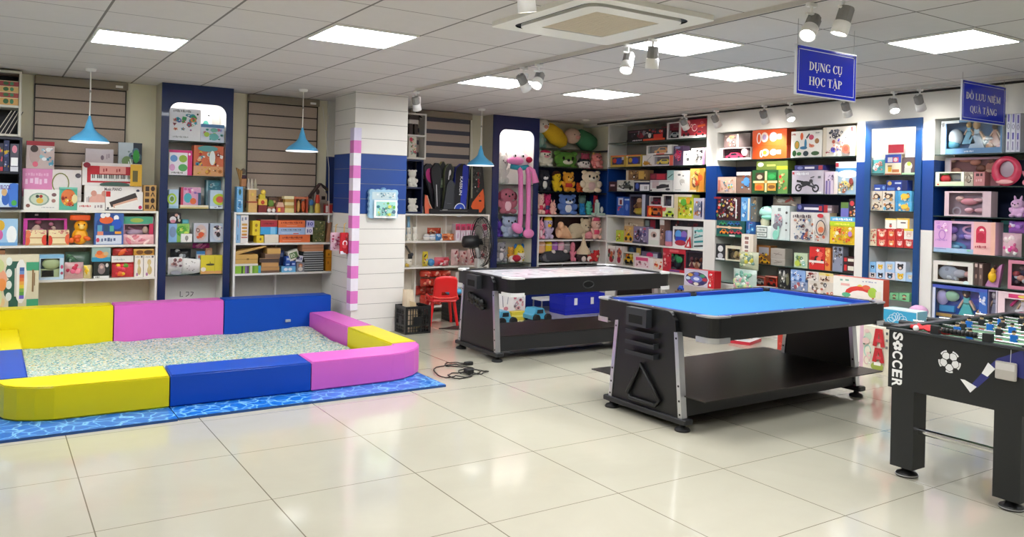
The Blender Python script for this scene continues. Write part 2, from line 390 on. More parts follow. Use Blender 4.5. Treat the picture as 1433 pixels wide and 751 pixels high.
class Ink:
	def __init__(s,mb,mt): s.mb=mb;s.mt=mt;s.M=None
	def poly(s,pts): s.mb.add([(p[0],0,p[1]) for p in pts],[tuple(range(len(pts)))],s.mt,False,s.M)
	def rect(s,x0,y0,x1,y1): s.poly([(x0,y0),(x1,y0),(x1,y1),(x0,y1)])
	def line(s,x0,y0,x1,y1,w): s.poly([(x0-w/2,y0),(x0+w/2,y0),(x1+w/2,y1),(x1-w/2,y1)])
	def ring(s,cx,cy,rx,ry,tx,ty,a0,a1,n=16):
		vs=[]
		for i in range(n+1):
			a=math.radians(a0+(a1-a0)*i/n);vs += [(cx+rx*math.cos(a),0,cy+ry*math.sin(a)),(cx+(rx-tx)*math.cos(a),0,cy+(ry-ty)*math.sin(a))]
		s.mb.add(vs,[(2*i,2*i+2,2*i+3,2*i+1) for i in range(n)],s.mt,False,s.M)
	def stem(s,x,w=.17,y0=0,y1=1,sb=True,st=True):
		s.rect(x-w/2,y0,x+w/2,y1)
		if sb: s.rect(x-w/2-.07,y0,x+w/2+.07,y0+.05)
		if st: s.rect(x-w/2-.07,y1-.05,x+w/2+.07,y1)
GW=dict(D=.74,U=.74,N=.78,G=.76,C=.70,H=.80,O=.76,T=.68,A=.76,P=.64,L=.62,I=.34,E=.64,M=.92,Q=.76)
def glyph(k,c,x):
	base={'Đ':'D','Ụ':'U','Ọ':'O','Ậ':'A','Ồ':'O','Ư':'U','Ệ':'E','À':'A','Ặ':'A'}.get(c,c)
	w=GW.get(base,.3)
	o=k.M;k.M=o @ Matrix.Translation((x,0,0))
	if base == 'D' : k.stem(.17);k.ring(.22,.5,.46,.5,.17,.055,-90,90)
	if base == 'U': k.stem(.17,y0=.3,sb=False);k.stem(.6,.06,y0=.3,sb=False);k.ring(.36,.32,.275,.34,.12,.08,180,360)
	if base == 'N': k.stem(.13,.06);k.stem(.66,.06);k.line(.17,1,.63,0,.19)
	if base in 'CG':
		k.ring(.40,.5,.35,.51,.17,.055,45,315);k.rect(.62,.66,.67,.99)
		if base == 'G': k.rect(.52,.05,.68,.42);k.rect(.45,.38,.75,.43)
		else: k.rect(.62,.08,.66,.25)
	if base == 'H': k.stem(.17);k.stem(.63);k.rect(.2,.47,.6,.53)
	if base in 'OQ':
		k.ring(.38,.5,.35,.51,.17,.05,0,360,24)
		if base == 'Q': k.poly([(.36,.06),(.5,.0),(.66,-.2),(.76,-.17),(.6,.06)])
	if base == 'T': k.stem(.34);k.rect(.03,.94,.65,1);k.rect(.03,.74,.07,.98);k.rect(.61,.74,.65,.98)
	if base == 'A': k.line(.12,0,.37,1,.06);k.line(.62,0,.37,1,.18);k.rect(.2,.30,.52,.35);k.rect(.02,0,.22,.045);k.rect(.47,0,.77,.045)
	if base == 'P': k.stem(.17);k.ring(.24,.74,.36,.26,.17,.05,-90,90)
	if base == 'L': k.stem(.17);k.rect(.2,0,.6,.06);k.rect(.55,0,.6,.25)
	if base == 'I': k.stem(.17)
	if base == 'E': k.stem(.17);k.rect(.2,0,.58,.06);k.rect(.53,0,.58,.22);k.rect(.2,.94,.56,1);k.rect(.51,.78,.56,1);k.rect(.2,.47,.44,.53);k.rect(.41,.38,.45,.62)
	if base == 'M': k.stem(.14,.06);k.stem(.76,.17);k.line(.17,1,.43,.05,.17);k.line(.72,1,.43,.05,.06)
	cx=w/2
	if c in 'ỤỌẬỆẶ': k.ring(cx-.02,-.17,.075,.085,.075,.085,0,360,10)
	if c in 'ẬỒỆ': k.poly([(cx-.2,1.06),(cx-.02,1.22),(cx+.16,1.06),(cx+.07,1.06),(cx-.02,1.14),(cx-.11,1.06)])
	if c == 'Ồ': k.poly([(cx-.04,1.26),(cx+.02,1.26),(cx-.05,1.42),(cx-.17,1.42)])
	if c == 'À': k.poly([(cx-.02,1.06),(cx+.04,1.06),(cx-.05,1.26),(cx-.17,1.26)])
	if c == 'Ặ': k.ring(cx-.02,1.24,.16,.16,.06,.06,180,360,8)
	if c == 'Đ': k.rect(.02,.46,.34,.53)
	if c == 'Ư': k.poly([(.62,.92),(.72,.93),(.76,1.08),(.84,1.06),(.80,.9),(.63,.84)])
	k.M=o
	return w
def letter_line(k,txt,cx,z,h,wid):
	tot=sum(GW.get({'Đ':'D','Ụ':'U','Ọ':'O','Ậ':'A','Ồ':'O','Ư':'U','Ệ':'E','À':'A','Ặ':'A'}.get(c,c),.36) for c in txt)
	s=wid/tot;x=0
	k.M=Matrix.Translation((cx-wid/2,-.0075,z)) @ Matrix.Diagonal((s,1,h,1))
	for c in txt: x += glyph(k,c,x)
def sign(px0,px1,pyt,pyb,Y,lines,label,wires):
	a=on_y(px0,pyt,Y);b=on_y(px1,pyt,Y);zt=a.z;zb=on_y(px0,pyb,Y).z
	w=(b.x-a.x)/2;h=zt-zb;x=(a.x+b.x)/2
	r=root('hanging_sign',(x,Y,zb),label,'sign','blue hanging shop signs')
	mb=MB();mb.box(-w,-.006,0,w,.006,h,mat('e9eaf0',.3));mb.build('board',r)
	face=mat('1a2ed0',.08,0,.02,3.,coat=.2)
	mb=MB();mb.box(-w+.012,-.0068,.006,w-.004,-.006,h-.006,face);mb.build('blue_face',r)
	mb=MB();wm=mat('dfe3f6',.5);e=.024;t=.004
	for q in ((-w+e,e,w-e,e+t),(-w+e,h-e-t,w-e,h-e),(-w+e,e,-w+e+t,h-e),(w-e-t,e,w-e,h-e)): mb.box(q[0],-.0074,q[1],q[2],-.0068,q[3],wm)
	mb.build('border_line',r)
	mb=MB();k=Ink(mb,mat('f5f5f5',.5))
	for txt,cx,z,hh,ww in lines: letter_line(k,txt,cx*w,z*h,hh*h,ww*2*w)
	mb.build('lettering',r)
	for i,sx in enumerate((-1,1)):
		mb=MB();mb.tube([(sx*(w-.02),0,h-.02),(sx*(w-.02),0,ZC-zb)],.0016,mat('8c8984',.5),5);mb.tube([(sx*(w-.02)+.012*math.cos(q*.7),-.009,h-.02+.012*math.sin(q*.7)) for q in range(9)],.0016,mat('2a2a2a',.5),5);mb.build('wire',r)
sign(1113.5,1198,61,131.5,3.2,[('DỤNG CỤ',-.03,.52,.17,.56),('HỌC TẬP',-.03,.22,.17,.56)],'taller blue hanging sign with two lines of white serif capitals, nearer the air conditioner',0)
sign(1345.5,1407,110.5,168,3.6,[('ĐỒ LƯU NIỆM',-.02,.54,.165,.80),('QUÀ TẶNG',-.02,.22,.165,.62)],'smaller blue hanging sign with two lines of white serif capitals, at the right edge',0)
YEL=mat('e0cf0c',.38,0,.04,4.,coat=.06);PNK=mat('d866c0',.38,0,.04,4.,coat=.06);BLU=mat('0446ae',.38,0,.05,4.,coat=.08)
for q in (YEL,PNK,BLU): q.node_tree.nodes['Principled BSDF'].inputs['Specular IOR Level'].default_value=.25
m,nt,b=new_mat('water_print_mat');N=nt.nodes;L=nt.links
tc=N.new('ShaderNodeTexCoord');nz=N.new('ShaderNodeTexNoise');nz.inputs['Scale'].default_value=7;L.new(tc.outputs['Object'],nz.inputs['Vector'])
mxv=N.new('ShaderNodeMix');mxv.data_type='VECTOR';mxv.inputs['Factor'].default_value=.12;L.new(tc.outputs['Object'],mxv.inputs['A']);L.new(nz.outputs['Color'],mxv.inputs['B'])
vo=N.new('ShaderNodeTexVoronoi');vo.feature='DISTANCE_TO_EDGE';vo.inputs['Scale'].default_value=11;L.new(mxv.outputs['Result'],vo.inputs['Vector'])
cr=N.new('ShaderNodeValToRGB');cr.color_ramp.elements[0].color=(*hexc('86c8f4'),1);cr.color_ramp.elements[0].position=.0
cr.color_ramp.elements[1].color=(*hexc('1566be'),1);cr.color_ramp.elements[1].position=.075
L.new(vo.outputs['Distance'],cr.inputs[0]);L.new(cr.outputs[0],b.inputs['Base Color']);b.inputs['Roughness'].default_value=.3;WATER=m
def slab(name,pts,z0,z1,mt,side,label):
	mb=MB();mb.prism(pts,z0,z1,mt,'z',side=side);o=mb.build(name);return tag(o,label,'floor mat')
edge=mat('1f4a86',.6)
slab('floor_mat',[(-.9,5.70),(1.088,5.728),(1.088,6.02),(1.088,8.9),(-.9,8.9)],0,.018,WATER,edge,'blue water print floor mat under the left, yellow end of the ball pit')
slab('floor_mat',[(1.095,5.742),(3.147,5.768),(3.147,8.37),(3.147,8.9),(1.095,8.9)],0,.018,WATER,edge,'blue water print floor mat under the blue and pink front of the ball pit')
PZ=.246;B0=.0185
def bolster(pts,z1,mt,label,soft=.012):
	n=len(pts);cx=sum(p[0] for p in pts)/n;cy=sum(p[1] for p in pts)/n
	def inset(d):
		out=[]
		for i in range(n):
			p0,p1,p2=Vector(pts[i-1]),Vector(pts[i]),Vector(pts[(i+1) % n])
			d1=(p1-p0).normalized();d2=(p2-p1).normalized();n1=Vector((-d1.y,d1.x));n2=Vector((-d2.y,d2.x))
			bi=(n1+n2);bi=bi/max(.3,bi.length_squared)*2 if bi.length > 1e-6 else n1
			out.append(p1+bi*d)
		return out
	r0,r1=inset(.003),inset(.004+soft)
	mb=MB();vs=[];n_=n
	for ring,z in ((r1,B0),(r0,B0+soft),(r0,z1-soft),(r1,z1)): vs += [(p.x,p.y,z) for p in ring]
	fs=[tuple(range(n-1,-1,-1)),tuple(3*n+i for i in range(n))]
	for k in range(3):
		for i in range(n): fs.append((k*n+i,k*n+(i+1)%n,(k+1)*n+(i+1)%n,(k+1)*n+i))
	mb.add(vs,fs,mt);mb.f[-2*0:] ;o=mb.build('pit_bolster')
	sm=MB();e=.0006
	for i in range(n):
		pass
	loop=[(p.x,p.y,z1-soft*.35) for p in inset(.004+soft*.35)]
	sm.tube(loop,.0035,mt,6,closed=True);sm.build('welt_seam',o)
	return tag(o,label,'foam bolster','vinyl foam bolsters of the ball pit')
bolster([(.07,6.30),(.10,6.205),(.17,6.125),(.27,6.07),(.38,6.037),(1.088,6.035),(1.113,6.405),(-.02,6.405)],PZ,YEL,'yellow foam bolster at the near left front of the ball pit')
bolster([(1.09,6.035),(2.108,6.035),(2.125,6.405),(1.115,6.405)],PZ,BLU,'blue foam bolster in the middle of the ball pit front')
bolster([(2.11,6.035),(2.80,6.06),(2.93,6.095),(3.06,6.18),(3.145,6.27),(3.20,6.37),(3.235,6.50),(2.985,6.49),(2.96,6.42),(2.127,6.405)],PZ,PNK,'pink foam bolster with a rounded corner at the near right of the ball pit')
bolster([(2.987,6.495),(3.237,6.505),(3.24,7.50),(2.975,7.50)],PZ,YEL,'yellow foam bolster on the right side of the ball pit, before the column')
bolster([(2.975,7.505),(3.24,7.505),(3.24,8.595),(2.965,8.595)],PZ,PNK,'pink foam bolster on the right pit side, next to the tall blue one')
bolster([(-.03,6.41),(.247,6.41),(.247,7.54),(-.03,7.54)],PZ,BLU,'blue foam bolster at the left end of the ball pit')
bolster([(-.03,7.545),(.247,7.545),(.247,8.595),(-.03,8.595)],PZ,YEL,'yellow foam bolster at the left end of the ball pit, in the back corner')
BT=.423
bolster([(-.06,8.6),(1.025,8.6),(1.025,8.84),(-.06,8.84)],BT,YEL,'tall yellow foam bolster along the back of the ball pit')
bolster([(1.03,8.6),(2.058,8.6),(2.058,8.84),(1.03,8.84)],BT,PNK,'tall pink foam bolster along the back of the ball pit')
bolster([(2.063,8.6),(3.215,8.6),(3.215,8.84),(2.063,8.84)],BT,BLU,'tall blue foam bolster along the back of the ball pit')
rp=random.Random(3)
m,nt,b=new_mat('pellet_mix');N=nt.nodes;L=nt.links
tc=N.new('ShaderNodeTexCoord');vo=N.new('ShaderNodeTexVoronoi');vo.inputs['Scale'].default_value=75;L.new(tc.outputs['Object'],vo.inputs['Vector'])
cr=N.new('ShaderNodeValToRGB');cr.color_ramp.interpolation='CONSTANT'
els=[(0,'d9dcc4'),(.2,'7fb9b4'),(.34,'e6e6dc'),(.5,'a9cfc4'),(.62,'5fa0ae'),(.72,'d8c98e'),(.84,'cfe3dd'),(.93,'4d8590')]
cr.color_ramp.elements[0].color=(*hexc(els[0][1]),1);cr.color_ramp.elements[1].position=els[1][0];cr.color_ramp.elements[1].color=(*hexc(els[1][1]),1)
for p,c in els[2:]:
	e=cr.color_ramp.elements.new(p);e.color=(*hexc(c),1)
sx=N.new('ShaderNodeSeparateColor');L.new(vo.outputs['Color'],sx.inputs[0]);L.new(sx.outputs[0],cr.inputs[0]);L.new(cr.outputs[0],b.inputs['Base Color'])
bu=N.new('ShaderNodeBump');bu.inputs['Strength'].default_value=.9;bu.inputs['Distance'].default_value=.012;L.new(vo.outputs['Distance'],bu.inputs['Height']);bu.invert=True;L.new(bu.outputs[0],b.inputs['Normal'])
b.inputs['Roughness'].default_value=.5;PEL=m
mb=MB();nx,ny=90,70;vs=[];fs=[]
from mathutils import noise as mnoise
for j in range(ny+1):
	for i in range(nx+1):
		x=.252+2.693*i/nx;y=6.425+2.17*j/ny
		z=.062+.022*mnoise.noise((x*1.7,y*1.7,0))+.012*mnoise.noise((x*6,y*6,3))+.006*mnoise.noise((x*22,y*22,5))
		z += .03*math.exp(-((x-2.75)**2+(y-8.3)**2)/.12)
		if y < 6.6 : z -= .0
		vs.append((x,y,max(.03,z)))
for j in range(ny):
	for i in range(nx): a=j*(nx+1)+i;fs.append((a,a+1,a+nx+2,a+nx+1))
mb.add(vs,fs,PEL,True);tag(mb.build('play_pellets'),'heap of pale green and blue play pellets filling the pit','play pellets',kind='stuff')
r=tag(MB().box(2.70,8.575,.155,2.755,8.598,.18,mat('9aa3ac',.4)).build('mounted_buckle'),'small grey strap buckle on the tall blue bolster in the pit corner','buckle')
BLK=mat('0c0d0f',.42,0,.06,12.);BLK2=mat('1c1d20',.5);ALU=mat('c9cace',.3,.85,.03);BRN=mat('241d1b',.35,0,.12,14.)
def game_table(name,loc,rz,L,W,label,kind):
	r=root(name,loc,label,'game table',None,rz);hl,hw=L/2,W/2
	zt,zb=(.795,.635) if kind == 'pool' else (.795,.64)
	mb=MB();out=rrect(hl,hw,.07,5);mb.prism(out,zb,zt-.055,BLK,'z');n=len(out);ring_wall(mb,out,zt-.055,out,zt-.0125,BLK)
	mb.build('table_body',r)
	iw=.055
	mb=MB();i1=rrect(hl-iw,hw-iw,.03,5)
	n=len(out);o2=rrect(hl+.004,hw+.004,.07,5)
	ring_wall(mb,o2,zt-.012,o2,zt,BLK2);ring_face(mb,o2,i1,zt,BLK2);ring_wall(mb,i1,zt,i1,zt-.03,BLK2)
	mb.build('top_rail',r)
	if kind == 'pool':
		felt=mat('2074a6',.95,0,.06,120.);cush=mat('0f3a9a',.8,0,.05,80.)
		ix,iy=hl-iw,hw-iw
		mb=MB();mb.box(-ix+.005,-iy+.005,zt-.04,ix-.005,iy-.005,zt-.03,felt);mb.build('felt_bed',r)
		g=.065;cw=.045
		for k,(x0,x1,s) in enumerate(((-ix+g,-g*.7,-1),(g*.7,ix-g,-1),(-ix+g,-g*.7,1),(g*.7,ix-g,1))):
			ya,yb=(-iy+.001,-iy+cw) if s < 0 else (iy-cw,iy-.001)
			q=cw*.6
			pts=[(x0,ya),(x1,ya),(x1-q*.5,yb),(x0+q,yb)] if s < 0 else [(x0+q,ya),(x1-q*.5,ya),(x1,yb),(x0,yb)]
			mb=MB();mb.prism(pts,zt-.03,zt-.002,cush,'z');mb.build('cushion',r)
		for s in (-1,1):
			xa,xb=(-ix+.001,-ix+cw) if s < 0 else (ix-cw,ix-.001);q=cw*.6
			pts=[(xa,-iy+g),(xb,-iy+g+q),(xb,iy-g-q),(xa,iy-g)] if s < 0 else [(xa,-iy+g+q),(xb,-iy+g),(xb,iy-g),(xa,iy-g-q)]
			mb=MB();mb.prism(pts,zt-.03,zt-.002,cush,'z');mb.build('cushion',r)
		for px_,py_ in ((-1,-1),(0,-1),(1,-1),(-1,1),(0,1),(1,1)):
			mb=MB();cx,cy=px_*(ix-.012),py_*(iy-.008 if px_ else iy+.004)
			mb.lathe([(.045,zt-.034),(.045,zt-.004),(.036,zt-.004),(.034,zt-.03)],mat('08080a',.8),16,(cx,cy,0));mb.build('pocket',r)
		mb=MB()
		for s in (-1,1):
			for k in range(7):
				if k == 3: continue
				mb.cyl((-ix+2*ix*(k+.5)/7,s*(hw-iw/2),zt),.007,.0008,mat('cfd2d6',.3),10)
			for k in range(3): mb.cyl((s*(hl-iw/2),-iy+2*iy*(k+.5)/3,zt),.007,.0008,mat('cfd2d6',.3),10)
		mb.build('rail_sight',r)
	else:
		m,nt,b=new_mat('air_hockey_bed');N=nt.nodes;Lk=nt.links
		tc=N.new('ShaderNodeTexCoord');nz=N.new('ShaderNodeTexNoise');nz.inputs['Scale'].default_value=3.2;nz.inputs['Distortion'].default_value=2.5;Lk.new(tc.outputs['Object'],nz.inputs['Vector'])
		cr=N.new('ShaderNodeValToRGB');cr.color_ramp.elements[0].color=(*hexc('efedf0'),1);cr.color_ramp.elements[0].position=.52;cr.color_ramp.elements[1].color=(*hexc('cfc4cc'),1);cr.color_ramp.elements[1].position=.6
		Lk.new(nz.outputs['Fac'],cr.inputs[0]);Lk.new(cr.outputs[0],b.inputs['Base Color']);b.inputs['Roughness'].default_value=.08
		mb=MB();mb.box(-hl+iw+.004,-hw+iw+.004,zt-.02,hl-iw-.004,hw-iw-.004,zt-.012,m);mb.build('playing_surface',r)
		mb=MB();red=mat('d98a98',.4);z=zt-.0115
		def flat_ring(cx,cy,ra,rb,mt_):
			A=[(cx+ra*math.cos(2*PI*k/28),cy+ra*math.sin(2*PI*k/28)) for k in range(28)];B=[(cx+rb*math.cos(2*PI*k/28),cy+rb*math.sin(2*PI*k/28)) for k in range(28)]
			ring_face(mb,A,B,z,mt_)
		flat_ring(0,0,.17,.155,red);flat_ring(-hl*.62,0,.13,.12,red);flat_ring(hl*.62,0,.13,.12,mat('8f9ac0',.4))
		mb.face([(-.006,-hw+iw+.01,z),(.006,-hw+iw+.01,z),(.006,hw-iw-.01,z),(-.006,hw-iw-.01,z)],red);mb.build('printed_lines',r)
		for s in (-1,1):
			mb=MB();mb.box(s*(hl-iw/2)-.012,-.14,zt,s*(hl-iw/2)+.012,.14,zt+.002,mat('0a0a0b',.8));mb.build('goal_slot',r)
		mb=MB();op=[(.105*math.cos(t)*(.55 if abs(math.cos(t)) < .6 else .62)+.0,.035*math.sin(t)) for t in [2*PI*k/20 for k in range(20)]]
		mb.prism([(p[0]-.10,p[1]+.715) for p in op],-hw-.004,-hw+.0,mat('010101',1.));mb.build('puck_return',r)
		mb=MB();mb.tube([(p[0]-.10,-hw-.004,p[1]+.715) for p in op],.005,mat('2a2b2e',.4),6,closed=True);mb.build('return_rim',r)
	pm=ALU if kind == 'pool' else mat('dcdcdc',.4)
	for sx in (-1,1):
		for sy in (-1,1):
			for (za,zb2,nm) in ((zt-.006,zt+.012 if kind != 'pool' else zt+.005,'corner_cap'),(zb-.014,zb+.022,'corner_guard_plate')):
				mb=MB();w2=.11
				oo=rrect(hl+.008,hw+.008,.075,6);
				q=0 if (sx > 0 and sy > 0) else 1 if (sx < 0 and sy > 0) else 2 if (sx < 0 and sy < 0) else 3
				arc=oo[q*7:q*7+7]
				if q in (1,3): arc=arc[::-1]
				ax,ay=sx*(hl+.008),sy*(hw+.008)
				pts=[(ax-sx*.0,ay-sy*(w2+.05)),*[p for p in sorted(arc,key=lambda p: abs(p[0]))[::-1]],(ax-sx*(w2+.05),ay),(ax-sx*(w2+.03),ay-sy*.045),(ax-sx*.08,ay-sy*.06),(ax-sx*.05,ay-sy*(w2+.03))]
				mb.prism(pts,za,zb2,pm if (zb2 > zb+.1) or kind == 'pool' else pm,'z');mb.build(nm,r)
	for s in (-1,1):
		xo=s*(hl+.02) if s < 0 else s*(hl-.02)
		xa,xb=xo-.018,xo+.018
		pb,pt,yo=.36,.265,.0
		pan=[(-pb,.085),(pb,.085),(pt+.02,.74)]
		for k in range(6):
			a=math.radians(15+75*k/5);pan.append((pt-.05+.05*math.cos(a),.745+.05*math.sin(a)))
		for k in range(6):
			a=math.radians(90+75*k/5);pan.append((-pt+.05+.05*math.cos(a),.745+.05*math.sin(a)))
		pan.append((-pt-.02,.74))
		mb=MB();mb.prism(pan,xa,xb,BLK,'x');p=mb.build('end_panel',r)
		f=xa-.001 if s < 0 else xb+.001;d=-1 if s < 0 else 1
		for e in (-1,1):
			mb=MB();y0=e*(pb+.004);y1=e*(pt+.042)
			mb.prism([(y0-.022*e,.075),(y0+.012*e,.075),(y1+.012*e,.66),(y1-.022*e,.66)],xa-.008,xb+.008,ALU,'x')
			for z_ in (.11,.20,.30,.62):
				yy=y0+(y1-y0)*(z_-.075)/.585-.004*e;mb.prism([(yy+.008*math.cos(2*PI*k/8),z_+.008*math.sin(2*PI*k/8)) for k in range(8)],xa-.0095,xa-.008,mat('111111',.6),'x')
			mb.build('aluminium_strip',r)
		if s < 0:
			mb=MB();mb.box(xa-.055,-.06,.655,xa,.15,.785,mat('2a2d32',.45))
			mb.box(xa-.0565,-.02,.675,xa-.055,.12,.735,mat('050506',.9));mb.build('ball_return_box',r)
			if kind == 'pool':
				for k in range(3):
					zz=.60-.075*k
					mb=MB();mb.box(xa-.05,-.13,zz-.006,xa,.16,zz+.004,mat('25282c',.45));mb.box(xa-.05,-.13,zz,xa-.044,.16,zz+.022,mat('25282c',.45));mb.box(xa-.05,-.136,zz-.006,xa,-.13,zz+.03,mat('25282c',.45));mb.build('cue_rack_shelf',r)
				mb=MB()
				tri=[(xa-.02,.0,.385),(xa-.02,.135,.16),(xa-.02,.10,.125),(xa-.02,-.155,.125),(xa-.02,-.19,.16)]
				mb.tube([(t[0],t[1]*1.0+.02,t[2]) for t in tri],.016,mat('0c0d0f',.5),8,closed=True);mb.build('triangle_rack',r)
			else:
				mb=MB();bm_=mat('0d0e10',.5)
				for k in range(5):
					y=.14-.06*k;z=.575-.012*k
					mb.ell((xa-.02,y,z),(.024,.035,.035),bm_);mb.ell((xa-.02,y-.01,z-.05),(.022,.045,.022),bm_)
				mb.box(xa-.03,-.16,.49,xa,.17,.515,bm_);mb.build('pusher_holder',r)
		mb=MB();mb.cbox(xo-.045,-pb-.06,.05,xo+.045,pb+.06,.086,BLK2,.01);mb.build('foot_bar',r)
		for e in (-1,1):
			mb=MB();mb.lathe([(.052,0),(.054,.008),(.046,.020),(.022,.028),(.016,.05)],mat('0c0c0d',.6),18,(xo,e*(pb+.0),0));mb.build('levelling_foot',r)
	mb=MB();ex=hl+.01
	if kind == 'pool': mb.box(-ex,-.55,.228,ex+.03,.62,.236,BRN)
	else: mb.box(-hl+.02,-.34,.222,hl-.02,.36,.232,BRN)
	mb.build('shelf_board',r)
	for e in (-1,1):
		mb=MB();mb.box(-hl+.005,e*.34-.012,.09,hl-.045,e*.34+.012,.2275 if kind == 'pool' else .221,BLK2);mb.build('stretcher_board',r)
	return r
game_table('pool_table',(4.985,4.305,0),.018,2.00,1.20,'black multi game pool table with bright blue felt in front of the right shelves','pool')
game_table('air_hockey_table',(5.085,6.78,0),-.022,2.00,1.08,'black air hockey table with a white top beside the striped column','air')
r=root('foosball_table',(4.42,1.985,0),'black foosball table with white lettering and a football print at the right edge','game table')
L_,W_=1.42,.745
fb=mat('15181b',.42,0,.05,12.)
mb=MB()
mb.box(0,0,.505,.025,W_,.835,fb);mb.build('end_panel',r)
mb=MB();mb.box(L_-.025,0,.505,L_,W_,.855,fb);mb.build('end_panel',r)
for y0 in (0,W_-.025):
	mb=MB();mb.box(.0255,y0,.505,L_-.0255,y0+.025,.845,fb);mb.build('side_panel',r)
mb=MB();mb.box(-.012,-.012,.838,.03,W_+.012,.85,mat('30363a',.35));mb.box(.03,-.012,.846,L_+.01,.04,.858,mat('30363a',.35));mb.box(.03,W_-.04,.846,L_+.01,W_+.012,.858,mat('30363a',.35));mb.box(L_-.05,.04,.846,L_+.01,W_-.04,.858,mat('30363a',.35));mb.build('top_rim',r)
mb=MB();mb.box(.026,.026,.785,L_-.026,W_-.026,.795,mat('7fae88',.4,0,.05));mb.build('playing_field',r)
mb=MB()
for q in ((.03,.06,.10,W_-.06),): mb.box(q[0],q[1],.8,q[2],q[3],.806,mat('2a2e31',.5))
mb.build('end_shelf',r)
for x0,x1,y0,y1 in ((.0,.135,W_-.155,W_-.02),(.0,.135,.02,.155),(L_-.145,L_-.01,W_-.155,W_-.02),(L_-.145,L_-.01,.02,.155)):
	mb=MB();mb.box(x0+.006,y0,.055,x1,y1,.5045,fb);mb.build('leg',r)
	mb=MB();cx,cy=(x0+x1)/2,(y0+y1)/2;mb.lathe([(.058,0),(.062,.01),(.055,.02),(.03,.032),(.02,.055)],mat('1b1b1c',.4),20,(cx,cy,0));mb.lathe([(.0625,.008),(.0625,.013)],ALU,20,(cx,cy,0));mb.build('levelling_foot',r)
mb=MB();mb.tube([(.075,.155,.272),(.075,W_-.155,.272)],.019,mat('d6d6d8',.15,1),16);mb.build('chrome_stretcher',r)
mb=MB();mb.tube([(L_-.075,.155,.272),(L_-.075,W_-.155,.272)],.019,mat('d6d6d8',.15,1),16);mb.build('chrome_stretcher',r)
rp=random.Random(5)
bluem=mat('1c6fd0',.4);redm=mat('c8202c',.4);skin=mat('d9b08a',.5);hair=mat('1a1412',.6)
rods=[(.17,1,'b'),(.33,2,'b'),(.49,3,'k'),(.64,5,'b'),(.79,5,'k'),(.94,3,'b'),(1.09,2,'k'),(1.24,1,'k')]
dk=mat('26262c',.5)
for x,n,c in rods:
	mb=MB();mb.tube([(x,-.14,.838),(x,W_+.14,.838)],.008,mat('d4d6d8',.2,1),10);rod=mb.build('player_rod',r)
	mb=MB();yy=(W_+.015 if c == 'b' else -.135);mb.tube([(x,yy,.838),(x,yy+.12,.838)],[.017,.016],mat('15171a',.5),10);mb.build('rod_handle',rod)
	for k in range(n):
		y=W_/2+(k-(n-1)/2)*(.62/max(n,2));mm=bluem if c == 'b' else dk
		mb=MB();mb.cbox(x-.011,y-.019,.822,x+.011,y+.019,.862,mm,.005);mb.box(x-.008,y-.014,.799,x+.008,y+.014,.8215,mat('f0f0f0',.4) if c == 'b' else mat('c8202c',.4));mb.ell((x,y,.873),.012,skin,8,6);mb.ell((x,y,.879),(.012,.012,.009),hair,8,5)
		mb.build('player_figure',rod)
mb=MB();
for y in (.205,.485): mb.box(.01,y-.022,.85,.045,y+.022,.895,BLK2)
mb.tube([(.028,.20,.876),(.028,.49,.876)],.004,ALU);mb.build('score_rod',r)
for k in range(9):
	mb=MB();mb.lathe([(.006,-.01),(.015,-.008),(.015,.008),(.006,.01)],mat('101113',.4),12,M=Matrix.Translation((.028,.27+.021*k,.876)) @ Matrix.Rotation(PI/2,4,'X'));mb.build('score_bead',r)
mb=MB();mb.ell((.01,W_-.155,.866),(.016,.016,.018),mat('f2f2f2',.3));mb.build('white_knob',r)
WM=mat('f4f4f4',.5)
def endP(y,z): return (-.0012,y,z)
mb=MB()
def put(ch,yc,zc,w,h):
	M=Matrix.Translation((-.0012,yc,zc)) @ Matrix(((0,1,0,0),(0,0,-1,0),(-1,0,0,0),(0,0,0,1)))
	vs,fs=text_mesh(ch,1.,WM,.035)
	x0=min(v.x for v in vs);x1=max(v.x for v in vs);y0=min(v.y for v in vs);y1=max(v.y for v in vs)
	out=[(-.0012,yc-((v.y-(y0+y1)/2)/(y1-y0))*h,zc-((v.x-(x0+x1)/2)/(x1-x0))*w) for v in vs]
	mb.add(out,fs,WM)
yc=W_-.055
for k,ch in enumerate('SOCCER'):
	zc=.805-.0535*k
	if ch == 'O':
		pts=[(-.0012,yc+.031*math.cos(2*PI*i/20),zc+.028*math.sin(2*PI*i/20)) for i in range(20)]
		for i in range(5):
			a=PI/2+2*PI*i/5;mb.face([(-.0012,yc+.019*math.cos(a)+.0125*math.cos(2*PI*j/10),zc+.018*math.sin(a)+.0125*math.sin(2*PI*j/10)) for j in range(10)],WM)
	else: put(ch,yc,zc,.044,.062)
mb.build('side_lettering',r)
mb=MB();by,bz,br=W_-.355,.715,.062
X_=lambda k,u,v: (-.0012-.0003*k,by+br*u,bz+br*v)
mb.face([X_(0,math.cos(2*PI*i/30),math.sin(2*PI*i/30)) for i in range(30)],mat('e9e9ea',.5))
bk_=mat('101214',.5)
mb.face([X_(1,.30*math.cos(PI/2+2*PI*i/5),.30*math.sin(PI/2+2*PI*i/5)) for i in range(5)],bk_)
